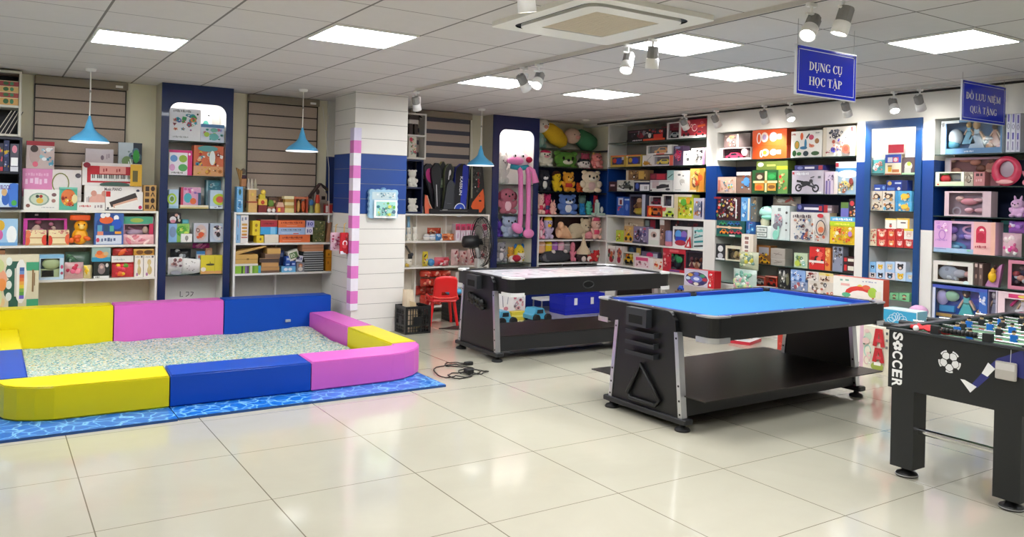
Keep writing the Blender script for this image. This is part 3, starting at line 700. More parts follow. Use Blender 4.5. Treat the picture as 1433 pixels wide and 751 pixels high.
for i in range(5):
	a=PI/2+2*PI*i/5;d_=(math.cos(a),math.sin(a));n_=(-d_[1],d_[0]);w_=.035
	mb.face([X_(1,d_[0]*p+n_[0]*q*w_,d_[1]*p+n_[1]*q*w_) for p,q in ((.28,-1),(.66,-1),(.66,1),(.28,1))],bk_)
	mb.face([X_(2,f_*math.cos(a+e),f_*math.sin(a+e)) for e,f_ in ((0,.62),(.26,.78),(.30,1.),(.15,1.01),(0,1.01),(-.15,1.01),(-.30,1.),(-.26,.78))],bk_)
	a2=a+PI/5
	for g in (-1,1): e0=(.78*math.cos(a+g*.26),.78*math.sin(a+g*.26));e1=(.86*math.cos(a+g*PI/5),.86*math.sin(a+g*PI/5));mb.face([X_(1,*e0),X_(1,*e1),X_(1,e1[0]*1.06,e1[1]*1.06),X_(1,e0[0]*1.07,e0[1]*1.07)],bk_)
mb.build('football_print',r)
mb=MB();nv=mat('2e3178',.5)
def ep(px,py):
	p=on_x(px,py,4.42);return (-.0013,p.y-1.985,p.z)
mb.face([ep(*q) for q in ((1360,537),(1374,522),(1385,527),(1367,543))],nv);mb.face([ep(*q) for q in ((1385,511),(1396,501),(1407,498),(1433,489),(1433,530),(1400,520))],nv)
mb.face([(p[0]-.0004,p[1],p[2]) for p in (ep(*q) for q in ((1374,522),(1383,507),(1393,516),(1382,527)))],WM)
mb.face([(p[0]-.0004,p[1],p[2]) for p in (ep(*q) for q in ((1344,530),(1350,531),(1367,541),(1358,549)))],WM)
mb.build('kicking_leg_print',r)
p=on_x(1393.5,504,4.40);q=on_x(1422,534,4.40)
t=root('plastic_pouch',(4.402,(p.y+q.y)/2,q.z),'grey plastic pouch hung by a string on the foosball table end','pouch')
mb=MB();hh=p.z-q.z;hw=abs(p.y-q.y)/2;mb.cbox(-.012,-hw,0,.012,hw,hh,mat('b9b4ac',.35),.006);mb.build('pouch_body',t)
mb=MB();mb.box(-.0135,-hw+.004,hh*.55,-.012,hw-.004,hh-.006,mat('d6d3cf',.2));mb.build('pouch_flap',t)
mb=MB();mb.tube([(0,-hw*.4,hh),(.004,-hw*.4,.835-q.z)],.0015,mat('c9c9c9',.5),5);mb.build('string',t)
t=root('red_cloth',(4.53,2.53,.835),'crumpled red cloth lying inside the foosball table corner','cloth')
mb=MB();vs=[];fs=[]
for j in range(9):
	for i in range(13):
		u,v=i/12-.5,j/8-.5;vs.append((u*.10+.03*v,v*.24,.016+.034*abs(mnoise.noise((u*4,v*5,1)))+.018*(1-4*u*u)*(1-3*v*v)))
for j in range(8):
	for i in range(12): a=j*13+i;fs.append((a,a+1,a+14,a+13))
mb.add(vs,fs,mat('c8161f',.7),True);o=mb.build('cloth_sheet',t);so=o.modifiers.new('thick','SOLIDIFY');so.thickness=.006
class Art:
	"""draws flat printed shapes on a face, or solid shapes inside a window box"""
	def __init__(s,mb,w,h,y,solid=False,dep=.04): s.mb=mb;s.w=w;s.h=h;s.y=y;s.solid=solid;s.dep=dep;s.k=0
	def nexty(s): s.k += 1;return s.y-.0005*s.k
	def X(s,u): return (u-.5)*s.w
	def Z(s,v): return v*s.h
	def poly(s,pts,c):
		pts=[(min(max(u,0),1),min(max(v,0),1)) for u,v in pts]
		if s.solid: s.mb.prism([(s.X(u),s.Z(v)) for u,v in pts],s.y-s.dep*.5,s.y,c)
		else:
			y=s.nexty();s.mb.face([(s.X(u),y,s.Z(v)) for u,v in pts],c)
	def rect(s,u0,v0,u1,v1,c): s.poly([(u0,v0),(u1,v0),(u1,v1),(u0,v1)],c)
	def oval(s,u,v,ru,rv,c,n=14):
		if s.solid:
			dd=min(s.dep*.5,max(ru*s.w,rv*s.h));s.mb.ell((s.X(u),s.y-dd,s.Z(v)),(ru*s.w,dd,rv*s.h),c,10,7)
		else: s.poly([(u+ru*math.cos(2*PI*i/n),v+rv*math.sin(2*PI*i/n)) for i in range(n)],c)
	def ring(s,u,v,ru,rv,t,c,n=18,a0=0,a1=360):
		y=s.y-s.dep*.4 if s.solid else s.nexty();vs=[]
		for i in range(n+1):
			a=math.radians(a0+(a1-a0)*i/n);vs += [(s.X(u+ru*math.cos(a)),y,s.Z(v+rv*math.sin(a))),(s.X(u+(ru-t)*math.cos(a)),y,s.Z(v+(rv-t*s.w/s.h)*math.sin(a)))]
		s.mb.add(vs,[(2*i,2*i+1,2*i+3,2*i+2) for i in range(n)],c)
	def line(s,u0,v0,u1,v1,t,c):
		dx,dz=(u1-u0)*s.w,(v1-v0)*s.h;L=math.hypot(dx,dz) or 1;nx,nz=-dz/L*t*s.w/2,dx/L*t*s.w/2
		s.poly([(u0+nx/s.w,v0+nz/s.h),(u1+nx/s.w,v1+nz/s.h),(u1-nx/s.w,v1-nz/s.h),(u0-nx/s.w,v0-nz/s.h)],c)
	def run(s,spec):
		for e in spec.split(';'):
			e=e.strip()
			if not e: continue
			op,rest=e[0],e[1:].split(',')
			C=lambda h: mat(h,.5)
			F=lambda i: float(rest[i])
			if op == 'r': s.rect(F(0),F(1),F(2),F(3),C(rest[4]))
			elif op == 'o': s.oval(F(0),F(1),F(2),F(3),C(rest[4]))
			elif op == 'n': s.ring(F(0),F(1),F(2),F(3),F(4),C(rest[5]))
			elif op == 'l': s.line(F(0),F(1),F(2),F(3),F(4),C(rest[5]))
			elif op == 'b':
				n=int(int(rest[0])*(1.7 if not s.solid else 1));pal=rest[1].split('-');u0,v0,u1,v1=[float(q) for q in rest[2:6]] if len(rest) > 2 else (.04,.04,.96,.96)
				W,H=u1-u0,v1-v0
				for i in range(n):
					u,v=u0+W*rnd.uniform(.06,.94),v0+H*rnd.uniform(.06,.94);r1=rnd.uniform(.4,1.)*.66/math.sqrt(n)*math.sqrt(W*s.w*H*s.h)
					r=min(r1/s.w,u-u0,u1-u);q=min(r1/s.h*rnd.uniform(.7,1.2),v-v0,v1-v);c=C(pal[i % len(pal)])
					t=rnd.random()
					if s.solid or t < .45: s.oval(u,v,max(r,.01),max(q,.01),c,10)
					elif t < .75:
						a=rnd.uniform(0,PI);k=rnd.choice((3,4,5,6));s.poly([(u+r*math.cos(a+2*PI*j/k),v+q*math.sin(a+2*PI*j/k)) for j in range(k)],c)
					else:
						a=rnd.uniform(0,PI);k=10;s.poly([(u+r*(1 if j % 2 else .5)*math.cos(a+2*PI*j/k),v+q*(1 if j % 2 else .5)*math.sin(a+2*PI*j/k)) for j in range(k)],c)
					if not s.solid and r*s.w > .008 and rnd.random() < .6:
						s.oval(u+r*rnd.uniform(-.2,.2),v+q*rnd.uniform(-.2,.2),r*rnd.uniform(.25,.5),q*rnd.uniform(.25,.5),C(pal[(i+1+i//3) % len(pal)]) if i % 2 else C('f2ece4' if i % 4 else '2c2628'),8)
			elif op == 't':
				u0,v0,u1,v1=F(0),F(1),F(2),F(3);c=C(rest[4]);n=max(2,int(round((u1-u0)*s.w/max(1e-4,(v1-v0)*s.h)*1.5)))
				n=min(n,12);st=(u1-u0)/n
				for i in range(n):
					a=u0+st*i;s.rect(a,v0+(v1-v0)*(.0,.18,.05)[i % 3],a+st*(.5,.82,.66)[i*5 % 3],v1-(v1-v0)*(.2,.0,.12)[i*2 % 3],c)
			elif op == 'k':
				u0,v0,u1,v1=F(0),F(1),F(2),F(3);c=C(rest[4]);W,H=u1-u0,v1-v0
				if s.solid:
					x0,x1,z0,z1=s.X(u0),s.X(u1),s.Z(v0),s.Z(v1);d=s.dep;y1=s.y-d*.1;y0=s.y-d*.9;w_,h_=x1-x0,z1-z0
					s.mb.prism([(x0,z0+h_*.2),(x1,z0+h_*.2),(x1,z0+h_*.5),(x0+w_*.8,z0+h_*.6),(x0+w_*.66,z1),(x0+w_*.3,z1),(x0+w_*.16,z0+h_*.62),(x0,z0+h_*.55)],y0,y1,c)
					for q in (.22,.78): s.mb.prism([(x0+w_*q+h_*.24*math.cos(2*PI*i/12),z0+h_*.24+h_*.24*math.sin(2*PI*i/12)) for i in range(12)],y0-.003,y1,C('17171a'))
					s.mb.prism([(x0+w_*.3,z0+h_*.64),(x0+w_*.68,z0+h_*.64),(x0+w_*.61,z0+h_*.93),(x0+w_*.35,z0+h_*.93)],y0-.002,y0,C('202830'))
				else:
					s.poly([(u0,v0+H*.2),(u1,v0+H*.2),(u1,v0+H*.5),(u0+W*.8,v0+H*.6),(u0+W*.66,v1),(u0+W*.3,v1),(u0+W*.16,v0+H*.62),(u0,v0+H*.55)],c)
					s.poly([(u0+W*.3,v0+H*.64),(u0+W*.68,v0+H*.64),(u0+W*.61,v0+H*.93),(u0+W*.35,v0+H*.93)],C('2a3440'))
					for q in (.22,.78): rr=H*.24*s.h/s.w;s.oval(u0+W*q,v0+H*.24,rr,H*.24,C('17171a'))
			elif op == 'd':
				u,v0,v1=F(0),F(1),F(2);dr,ha=C(rest[3]),C(rest[4]);H=v1-v0;q=s.h/s.w;sk=C('e8bfa0')
				s.poly([(u-H*.30*q,v0),(u+H*.30*q,v0),(u+H*.07*q,v0+H*.58),(u-H*.07*q,v0+H*.58)],dr)
				s.oval(u,v0+H*.86,H*.105*q,H*.14,ha);s.line(u-H*.08*q,v0+H*.66,u-H*.22*q,v0+H*.42,H*.05*q,sk);s.line(u+H*.08*q,v0+H*.66,u+H*.22*q,v0+H*.42,H*.05*q,sk)
				s.rect(u-H*.075*q,v0+H*.55,u+H*.075*q,v0+H*.74,dr);s.oval(u,v0+H*.83,H*.075*q,H*.09,sk)
			elif op == 'f':
				u,v,r=F(0),F(1),F(2);q=s.w/s.h;c,c2=C(rest[3]),C(rest[4])
				s.oval(u-r*.7,v+r*.75*q,r*.38,r*.38*q,c,8);s.oval(u+r*.7,v+r*.75*q,r*.38,r*.38*q,c,8);s.oval(u,v,r,r*.92*q,c)
				s.oval(u,v-r*.3*q,r*.5,r*.4*q,c2,10)
				if not s.solid:
					for e_ in (-1,1): s.oval(u+e_*r*.38,v+r*.2*q,r*.12,r*.16*q,C('161616'),8)
			elif op == 'x':
				u0,v0,u1,v1=F(0),F(1),F(2),F(3);y=s.nexty()
				add_text(s.mb,rest[5],Matrix.Translation((s.X((u0+u1)/2),y,s.Z((v0+v1)/2))),(u1-u0)*s.w,(v1-v0)*s.h,C(rest[4]),.02)
			elif op == 'y':
				u0,v0,u1,v1=F(0),F(1),F(2),F(3);n=int(rest[4]);s.rect(u0,v0,u1,v1,C('f4f2ee'));st=(u1-u0)/n
				for i in range(1,n):
					s.rect(u0+st*i-st*.04,v0,u0+st*i+st*.04,v1,C('777'))
					if i % 7 not in (3,0): s.rect(u0+st*i-st*.28,v0+(v1-v0)*.4,u0+st*i+st*.28,v1,C('151515'))
placed=[]
class Ctx:
	def __init__(s,wall,plane,zs,depth,lo=-99,hi=99,top=None): s.wall=wall;s.plane=plane;s.zs=zs;s.depth=depth;s.lo=lo;s.hi=hi;s.top=top
def xz(P,px,py,lay=0.):
	if P.wall == 'B': p=on_y(px,py,P.plane+lay);return p.x,p.z
	p=on_x(px,py,P.plane+lay);return -p.y,p.z
warns=[]
def place(P,x0,y0,x1,y1,d,lay=.012,base=None,fixed=False):
	ym=(y0+y1)/2
	s0=xz(P,x0,ym,lay)[0];s1=xz(P,x1,ym,lay)[0];zt=xz(P,(x0+x1)/2,y0,lay)[1];zb=xz(P,(x0+x1)/2,y1,lay)[1]
	if base is not None: z0=base
	else:
		best=None
		for z in P.zs:
			if abs(z-zb) < .075 and (best is None or abs(z-zb) < abs(best-zb)): best=z
		cand=None
		for q in placed:
			if q['wall'] != P.wall: continue
			o=min(s1,q['s1'])-max(s0,q['s0'])
			if o > .25*(s1-s0) and abs(q['z1']-zb) < .06 and q['z1'] < zt-.01:
				if cand is None or abs(q['z1']-zb) < abs(cand['z1']-zb): cand=q
		if cand and (best is None or abs(cand['z1']-zb) < abs(best-zb)-.004):
			z0=cand['z1']+.0015;
			if lay < cand['d0']: lay=cand['d0']
			d=min(d,max(.04,cand['d1']-cand['d0'])) if cand['d1']-cand['d0'] > .05 else d
		elif best is not None: z0=best+.0015
		else: z0=zb;warns.append((x0,y0,x1,y1,round(zb,3)))
	up=[z-.026 for z in P.zs if z > z0+.05]
	if up and base is None: zt=min(zt,min(up))
	z1=max(zt,z0+.015);d0,d1=lay,lay+d
	if s1 > P.hi: s1=P.hi;s0=min(s0,s1-.03)
	if s0 < P.lo: s0=P.lo;s1=max(s1,s0+.03)
	dep=P.top if P.top and z0 > 1.25 else P.depth
	if not fixed:
		for _ in range(8):
			hit=False
			for q in placed:
				if q['wall'] != P.wall or q.get('soft'): continue
				if min(z1,q['z1'])-max(z0,q['z0']) < .003 or min(d1,q['d1'])-max(d0,q['d0']) < .001: continue
				o=min(s1,q['s1'])-max(s0,q['s0'])
				if o <= .0005: continue
				hit=True
				if o < .32*(s1-s0):
					if s0 < q['s0']: s1 -= o+.001
					else: s0 += o+.001
				else:
					dd=d1-d0;d0=q['d1']+.003;d1=d0+dd
					if d1 > dep: d1=dep;d0=min(d0,d1-.03)
				break
			if not hit: break
	if d1 > dep: d1=dep;d0=min(d0,d1-.025)
	it=dict(wall=P.wall,s0=s0,s1=s1,z0=z0,z1=z1,d0=d0,d1=d1);placed.append(it)
	w=max(.012,s1-s0-.002);h=z1-z0;d=d1-d0-.001;sm=(s0+s1)/2;dm=P.plane+(d0+d1)/2
	if P.wall == 'B': return (sm,dm,z0),0.0,w,h,d
	return (dm,-sm,z0),-PI/2,w,h,d
def carton(mb,w,h,d,body,side=None,top=None):
	b=mat(body,.45);sd=mat(side or body,.45);tp=mat(top or side or body,.45)
	x,y=w/2,d/2
	vs=[(-x,-y,0),(x,-y,0),(x,y,0),(-x,y,0),(-x,-y,h),(x,-y,h),(x,y,h),(-x,y,h)]
	mb.add(vs,[(0,1,5,4)],b);mb.add(vs,[(1,2,6,5),(3,0,4,7)],sd);mb.add(vs,[(4,5,6,7),(0,3,2,1)],tp);mb.add(vs,[(2,3,7,6)],b)
def it(P,x0,y0,x1,y1,name,label,body,art='',cat='toy box',d=.12,lay=.012,win=None,toy='',side=None,top=None,base=None,group=None,inner='2a2430',sideart='',tilt=0):
	loc,rz,w,h,d=place(P,x0,y0,x1,y1,d,lay,base)
	small=(x1-x0)*(y1-y0) < 160
	mb=MB()
	if not win:
		carton(mb,w,h,d,body,side,top)
		if small and art: Art(mb,w,h,-d/2).run(art);art=''
		o=mb.build(name,None,loc,rz);tag(o,label,cat,group)
		if art: mb=MB();Art(mb,w,h,-d/2).run(art);mb.build('printed_front',o)
	else:
		u0,v0,u1,v1=[float(q) for q in win.split(',')];t=.003;x,y=w/2,d/2;b=mat(body,.45);sd=mat(side or body,.45);inn=mat(inner,.6)
		mb.box(-x,-y+.001,0,-x+t,y,h,sd);mb.box(x-t,-y+.001,0,x,y,h,sd);mb.box(-x+t,-y+.001,0,x-t,y,t,sd);mb.box(-x+t,-y+.001,h-t,x-t,y,h,mat(top or side or body,.45));y -= d*.4;mb.box(-x+t,y-t,t,x-t,y,h-t,inn);y=d/2
		X=lambda u: (u-.5)*w;Z=lambda v: v*h
		for q in ((0,0,1,v0),(0,v1,1,1),(0,v0,u0,v1),(u1,v0,1,v1)):
			if q[2]-q[0] > .005 and q[3]-q[1] > .005: mb.box(X(q[0]),-y,Z(q[1]),X(q[2]),-y+.001,Z(q[3]),b)
		o=mb.build(name,None,loc,rz);tag(o,label,cat,group)
		mb=MB();Art(mb,w,h,y-d*.4-t-.001,True,min(d*.5,.06)).run(toy);mb.build('packed_toy',o)
		mb=MB();mb.face([(X(u0),-y+.0006,Z(v0)),(X(u1),-y+.0006,Z(v0)),(X(u1),-y+.0006,Z(v1)),(X(u0),-y+.0006,Z(v1))],film());mb.build('clear_window',o)
		if art: mb=MB();Art(mb,w,h,-y-.0002).run(art);mb.build('printed_frame',o)
	if tilt: o.rotation_mode='XYZ';o.rotation_euler=(0,tilt,rz)
	return o
def bag(P,x0,y0,x1,y1,name,label,body,art='',cat='toy pack',d=.06,lay=.012,group=None,header=None,base=None,clear=True,toy=''):
	"""pillow shaped plastic pack with a bulging front"""
	loc,rz,w,h,d=place(P,x0,y0,x1,y1,d,lay,base)
	mb=MB();pillow(mb,w,h,d,mat(body,.25,0,.12,40.),x0,y0)
	o=mb.build(name,None,loc,rz);tag(o,label,cat,group)
	pack_fill(o,w,h,d,art or toy)
	if header:
		mb=MB();mb.box(-w*.46,-d*.25,h*.86,w*.46,d*.02,h,mat(header,.5));mb.build('header_card',o)
	return o
def pillow(mb,w,h,d,bm,x0=0,y0=0):
	n,m_=8,8;vs=[];fs=[]
	for sgn in (-1,1):
		b0=len(vs)
		for j in range(m_+1):
			for i in range(n+1):
				u,v=i/n,j/m_;e=(1-(2*u-1)**4)*(1-(2*v-1)**4);wob=.92+.16*mnoise.noise((u*5+x0,v*5+y0,sgn))
				vs.append(((u-.5)*w,sgn*d*.5*max(0,e)*wob*.98,v*h))
		for j in range(m_):
			for i in range(n):
				a=b0+j*(n+1)+i;q=(a,a+1,a+n+2,a+n+1);fs.append(q if sgn < 0 else q[::-1])
	mb.add(vs,fs,bm,True)
def pack_fill(o,w,h,d,art):
	if art:
		mb=MB()
		for e in art.split(';'):
			if e[0] == 'b':
				q=e[1:].split(',');nn=int(q[0]);pal=q[1].split('-')
				for i in range(nn):
					u,v=rnd.uniform(.16,.84),rnd.uniform(.14,.86);E_=(1-(2*u-1)**4)*(1-(2*v-1)**4);r_=rnd.uniform(.5,1)*.5/math.sqrt(nn)
					mb.ell(((u-.5)*w,-d*.5*E_*.9,v*h),(r_*w,d*.10,r_*h),mat(pal[i % len(pal)],.35),8,6,(0,rnd.uniform(-1,1),0))
		if mb.v: mb.build('contents',o)
		sp=';'.join(e for e in art.split(';') if e[0] != 'b')
		if sp: mb=MB();Art(mb,w,h,-d/2-.001).run(sp);mb.build('printed_label',o)
def toyroot(P,x0,y0,x1,y1,name,label,cat,d=.1,lay=.012,group=None,base=None,fixed=False):
	loc,rz,w,h,d=place(P,x0,y0,x1,y1,d,lay,base,fixed)
	return root(name,loc,label,cat,group,rz),w,h,d
def plushtoy(P,x0,y0,x1,y1,name,label,col,belly=None,ears='round',pose='sit',earcol=None,d=.2,lay=.02,cat='plush toy',muzzle=None,eyes=True,shirt=None,base=None,nose='2a2020',patch=None,hat=None,feet=None,group='plush toys on the soft toy shelves',spine=None):
	loc,rz,w,h,d=place(P,x0,y0,x1,y1,min(d,.16),lay,base,True)
	loc=(loc[0],loc[1],loc[2]+.003);h -= .003;w -= .004;d -= .006
	if ears == 'long': h *= .86
	o=root(name,loc,label,cat,group,rz);c=plush(col);ec=plush(earcol or col)
	mb=MB();rx,ry=w/2,d/2
	if pose == 'sit':
		hz,hr=.70*h,(.40*w,min(.42*d,.42*w),.27*h)
		mb.ell((0,.06*d,.30*h),(.34*w,.36*d,.31*h),c);mb.ell((0,-.02*d,hz),hr,c)
		for s in (-1,1):
			mb.ell((s*.36*w,-.08*d,.38*h),(.12*w,.16*d,.17*h),c,rot=(0,s*.5,0))
			mb.ell((s*.26*w,-.26*d,.105*h),(.16*w,.22*d,.105*h),plush(feet) if feet else c)
	elif pose == 'lie':
		hz,hr=.60*h,(.22*w,.40*d,.38*h)
		mb.ell((-.12*w,.05*d,.38*h),(.36*w,.40*d,.37*h),c);mb.ell((.26*w,-.04*d,hz),hr,c)
		for s in (-1,1): mb.ell((-.30*w,s*.22*d-.05*d,.16*h),(.16*w,.14*d,.15*h),c);mb.ell((.16*w,s*.25*d-.05*d,.14*h),(.14*w,.13*d,.13*h),c)
	elif pose == 'ball':
		hz,hr=.5*h,(.48*w,.46*d,.48*h);mb.ell((0,0,.49*h),(.48*w,.47*d,.48*h),c)
		for s in (-1,1): mb.ell((s*.30*w,-.2*d,.10*h),(.14*w,.16*d,.09*h),c)
	elif pose == 'long':
		hz,hr=.78*h,(.16*w,.4*d,.2*h)
	hx=.26*w if pose == 'lie' else 0
	body=mb
	me=body.build('body',o)
	if pose != 'long':
		rm=me.modifiers.new('blend','REMESH');rm.mode='VOXEL';rm.voxel_size=max(.006,min(w,h,d)/26);rm.use_smooth_shade=True
		sm_=me.modifiers.new('soft','SMOOTH');sm_.factor=.5;sm_.iterations=3
	fy=-.02*d-hr[1] if pose != 'ball' else -hr[1]
	if pose == 'lie': fy=-.04*d-hr[1]
	def on_head(u,v,out=.0):
		x,z=u*hr[0],v*hr[2];q=max(0.,1-u*u-v*v);return (hx+x,(fy+hr[1])-hr[1]*math.sqrt(q)-out,hz+z)
	for s in (-1,1):
		mb=MB();
		if ears == 'round': mb.ell((hx+s*hr[0]*.72,fy+hr[1]*1.0,min(hz+hr[2]*.78,h-hr[2]*.30)),(hr[0]*.32,hr[1]*.25,hr[2]*.32),ec)
		elif ears == 'long': mb.ell((hx+s*hr[0]*.4,fy+hr[1]*1.1,hz+hr[2]*.95),(hr[0]*.2,hr[1]*.2,hr[2]*.75),ec,rot=(0,s*.25,0))
		elif ears == 'drop': mb.ell((hx+s*hr[0]*.95,fy+hr[1]*.9,hz-hr[2]*.05),(hr[0]*.26,hr[1]*.3,hr[2]*.6),ec,rot=(0,-s*.3,0))
		elif ears == 'point': mb.lathe([(hr[0]*.32,0),(hr[0]*.18,hr[2]*.3),(.002,hr[2]*.55)],ec,10,(hx+s*hr[0]*.6,fy+hr[1]*1.0,hz+hr[2]*.6))
		if mb.v: mb.build('ear',o)
		if eyes: mb=MB();mb.ell(on_head(s*.40,.12),(hr[0]*.10,hr[0]*.07,hr[0]*.12),mat('101010',.15),8,6);mb.build('eye',o)
	if muzzle: mb=MB();mb.ell(on_head(0,-.3,-.3*hr[1]),(hr[0]*.5,hr[1]*.42,hr[2]*.36),plush(muzzle));mb.build('muzzle',o)
	if eyes and nose: mb=MB();p=on_head(0,-.12,.10*hr[1] if muzzle else 0);mb.ell(p,(hr[0]*.13,hr[0]*.09,hr[0]*.1),mat(nose,.4),8,6);mb.build('nose',o)
	if belly: mb=MB();mb.ell((0 if pose != 'lie' else -.12*w,.06*d-.10*d,.30*h),(.24*w,.30*d,.24*h),plush(belly));mb.build('belly_patch',o)
	if shirt: mb=MB();mb.ell((0,.05*d,.32*h),(.365*w,.385*d,.20*h),plush(shirt));mb.build('shirt',o)
	if patch: mb=MB();mb.ell((hx,(fy+hr[1])+.04*d,hz+hr[2]*.25),(hr[0]*1.02,hr[1]*1.0,hr[2]*.80),plush(patch));mb.build('face_patch',o)
	if hat: mb=MB();mb.ell((hx,fy+hr[1],hz+hr[2]*.62),(hr[0]*.9,hr[1]*.9,hr[2]*.5),plush(hat));mb.build('hat',o)
	return o
def shelving(wall,s0,s1,plane,depth,z0,z1,zs,divs,frame,back,label,name='shelving_unit',cat='shelving unit',glass=False,posts=True,thick=.022,topboard=True,sidez=None):
	sm=(s0+s1)/2
	loc,rz=((sm,plane,0),0.) if wall == 'B' else ((plane,-sm,0),-PI/2)
	r=root(name,loc,label,cat,None,rz);w=(s1-s0)/2;fm=mat(frame,.4,0,.02)
	if posts:
		for s in (-1,1):
			mb=MB();xa,xb=(-w,-w+.022) if s < 0 else (w-.022,w);mb.box(xa,0,z0,xb,depth,z1,fm);mb.build('side_panel',r)
	if back:
		mb=MB();mb.box(-w+.0225,depth-.006,z0,w-.0225,depth,z1,mat(back,.6));mb.build('back_panel',r)
	for k,z in enumerate(zs):
		mb=MB();e=.0228 if posts else .001
		if glass: mb.box(-w+e,.004,z-.008,w-e,depth-.007,z,mat('7fa79c',.1,0,0));mb.box(-w+e,0,z-.009,w-e,.004,z,mat('22332f',.3))
		else: mb.box(-w+e,0,z-thick,w-e,depth-.007,z,fm)
		mb.build('shelf',r)
	for x,za,zb in divs:
		mb=MB();mb.box(x-sm-.009,.265 if depth > .3 else .2,za+.0005,x-sm+.009,depth-.008,zb-thick-.0005,fm);mb.build('divider',r)
	return r
DARKI='1b1c22'
shelving('B',-.62,.243,9.24,.34,2.03,2.672,[2.055,2.335,2.672],[],'d8d4c6','1c1d24','white framed bookcase with a dark inside at the far left edge, upper unit','bookcase','bookcase')
shelving('B',-.62,.258,9.20,.38,1.32,2.022,[1.342,1.69,2.022],[],'171a2c','15161f','dark navy cube shelf at the far left edge, standing on the white counter','bookcase','bookcase')
FL=Ctx('B',9.24,[2.055,2.335,2.67],.31,-.595,.218);FC=Ctx('B',9.20,[1.342,1.69,2.02],.34,-.595,.233);BL=Ctx('B',9.24,[1.318,.965,.62,.08],.33,-.6,1.488,.25)
for k,(a,b,c) in enumerate(((136,144.5,'d9a860'),(128.5,136,'a8433c'),(120,128.5,'d9b070'),(112.5,120,'9c3b40'))):
	it(FL,-14,a,27.5,b,'board_game_box',('tan game box at the bottom of the stack','dark red game box second from the bottom of the stack','tan game box third from the bottom of the stack','dark red game box on top of the stack')[k]+' in the far left bookcase',c,'o.55,.5,.1,.34,3a6b3a;o.76,.5,.07,.34,4a8a60;r0,.9,1,1,e8d9a8','board game',.22,group='stacked game boxes at the far left')
for k in range(4):
	p0=on_y(2+6.2*k-8,183,9.30+.02*k);p1=on_y(16+5.0*k,151,9.30+.02*k)
	o=root('leaning_board',(p0.x,9.30+.02*k,2.056),('nearest','second','third','rearmost')[k]+' of the thin pale edged boards leaning in the far left bookcase','board','leaning boards')
	mb=MB();dx,dz=p1.x-p0.x,.235;n=Vector((dz,0,-dx)).normalized()*.006;y0,y1=-.0,.015
	mb.prism([(0,.004),(dx,dz),(dx+n.x*2,dz+n.z*2),(n.x*2,max(.001,.004+n.z*2))],y0,y1,mat('3b3a3a',.5));mb.build('panel',o)
	mb=MB();mb.prism([(0,.004),(dx,dz),(dx+n.x,dz+n.z),(n.x,max(.002,.004+n.z))],y0-.003,y0-.0005,mat('e6e0d2',.5));mb.build('pale_edge',o)
it(FC,5,196,13,239,'figure_box','narrow navy box with yellow heads in the far left navy shelf','1d2a55','b9,e0c030-d8b020-4a5a9a','toy box',.2)
it(FC,14,201,26.5,239,'figure_box','grey and white figure box with a pink head in the far left navy shelf','4b4a58','o.5,.8,.3,.14,e08aa0;r.1,.2,.9,.5,f0f0f0;r.05,0,.95,.17,d8d8e0','toy box',.2)
it(FC,-12,200,4.5,239,'figure_box','dark box with a red base at the very left edge of the navy shelf','2a2d48','r0,0,1,.15,c03040;b6,e0c030-d05060','toy box',.2)
it(FC,-14,256,26,292,'building_block_box','blue and white box with a dog figure and purple title in the navy shelf','c9dcf0','o.85,.5,.25,.6,3f76d0;o.55,.35,.14,.28,2f62b8;o.5,.62,.1,.16,d9b07a;x.36,.74,.72,.92,5a2a90,BLOCK;o.86,.18,.1,.12,4aa84a','toy box',.2)
shelving('B',-.62,1.513,9.24,.345,0,1.318,[1.318,.965,.62,.08],[(.264,.08,.62),(.264,.62,.965),(.264,.965,1.318),(.853,.08,.62),(.853,.62,.965),(.853,.965,1.318)],'ece8de','d9d2bb','white open shelving unit with a long counter below the left blind')
it(BL,-6,306,25,342,'bubble_toy_pack','blue and white blister pack with a white bottle at the left edge','9fc6e4','o.72,.4,.24,.34,f2f4f4;o.2,.75,.2,.2,e0b030;o.15,.4,.18,.2,d060a0;r0,0,1,.12,6fa6d8','toy pack',.14)
it(BL,-6,350,7,391,'wicker_basket','brown basket at the left edge of the middle white shelf','9a6a44','l0,.8,1,.8,.03,6a4428;l0,.5,1,.5,.03,6a4428','basket',.2)
it(BL,33,265,83,292,'toy_instrument_box','white box printed with a round rattle drum at the front of the left counter','ece9e2','o.43,.52,.29,.32,8fa694;o.43,.52,.24,.26,c9d2b8;o.45,.45,.1,.14,e0b648;o.38,.66,.05,.08,333;o.48,.66,.05,.08,a33;o.85,.75,.07,.09,7a5a5a;o.84,.45,.06,.09,a87a70;o.12,.2,.06,.09,8a5a50;t.5,.1,.86,.14,999',d=.08)
it(BL,108,283,147,293,'toy_box','small low white box with red print lying at the front of the left counter','efeae4','t.08,.4,.5,.65,c55;t.62,.3,.92,.7,a99',d=.08)
it(BL,148,268,200,292.5,'toy_piano_box','white box with a slanted toy piano picture at the front of the left counter','f0ebe6','P;r0,0,1,.05,222;r0,.72,.12,1,c22;l.12,.3,.82,.82,.16,3a3030;l.2,.22,.85,.62,.1,d9a890;l.24,.2,.86,.55,.05,f6eee6;o.93,.18,.05,.1,c25;o.06,.12,.03,.06,444'.replace('P;',''),d=.08)
it(BL,201,259,222,293.5,'shape_sorter_box','brown wooden shape sorter with dark cut out shapes, right end of left counter','c79a5a','r.12,.76,.44,.95,3a2414;o.72,.86,.17,.1,3a2414;r.12,.56,.44,.72,5a3a20;l.58,.56,.72,.72,.08,3a2414;l.86,.56,.72,.72,.08,3a2414;r.1,.33,.44,.47,3a2414;o.72,.4,.17,.1,3a2414;r.12,.08,.44,.24,5a3a20;l.56,.08,.72,.24,.1,3a2414;l.88,.08,.72,.24,.1,3a2414','wooden toy',.12)
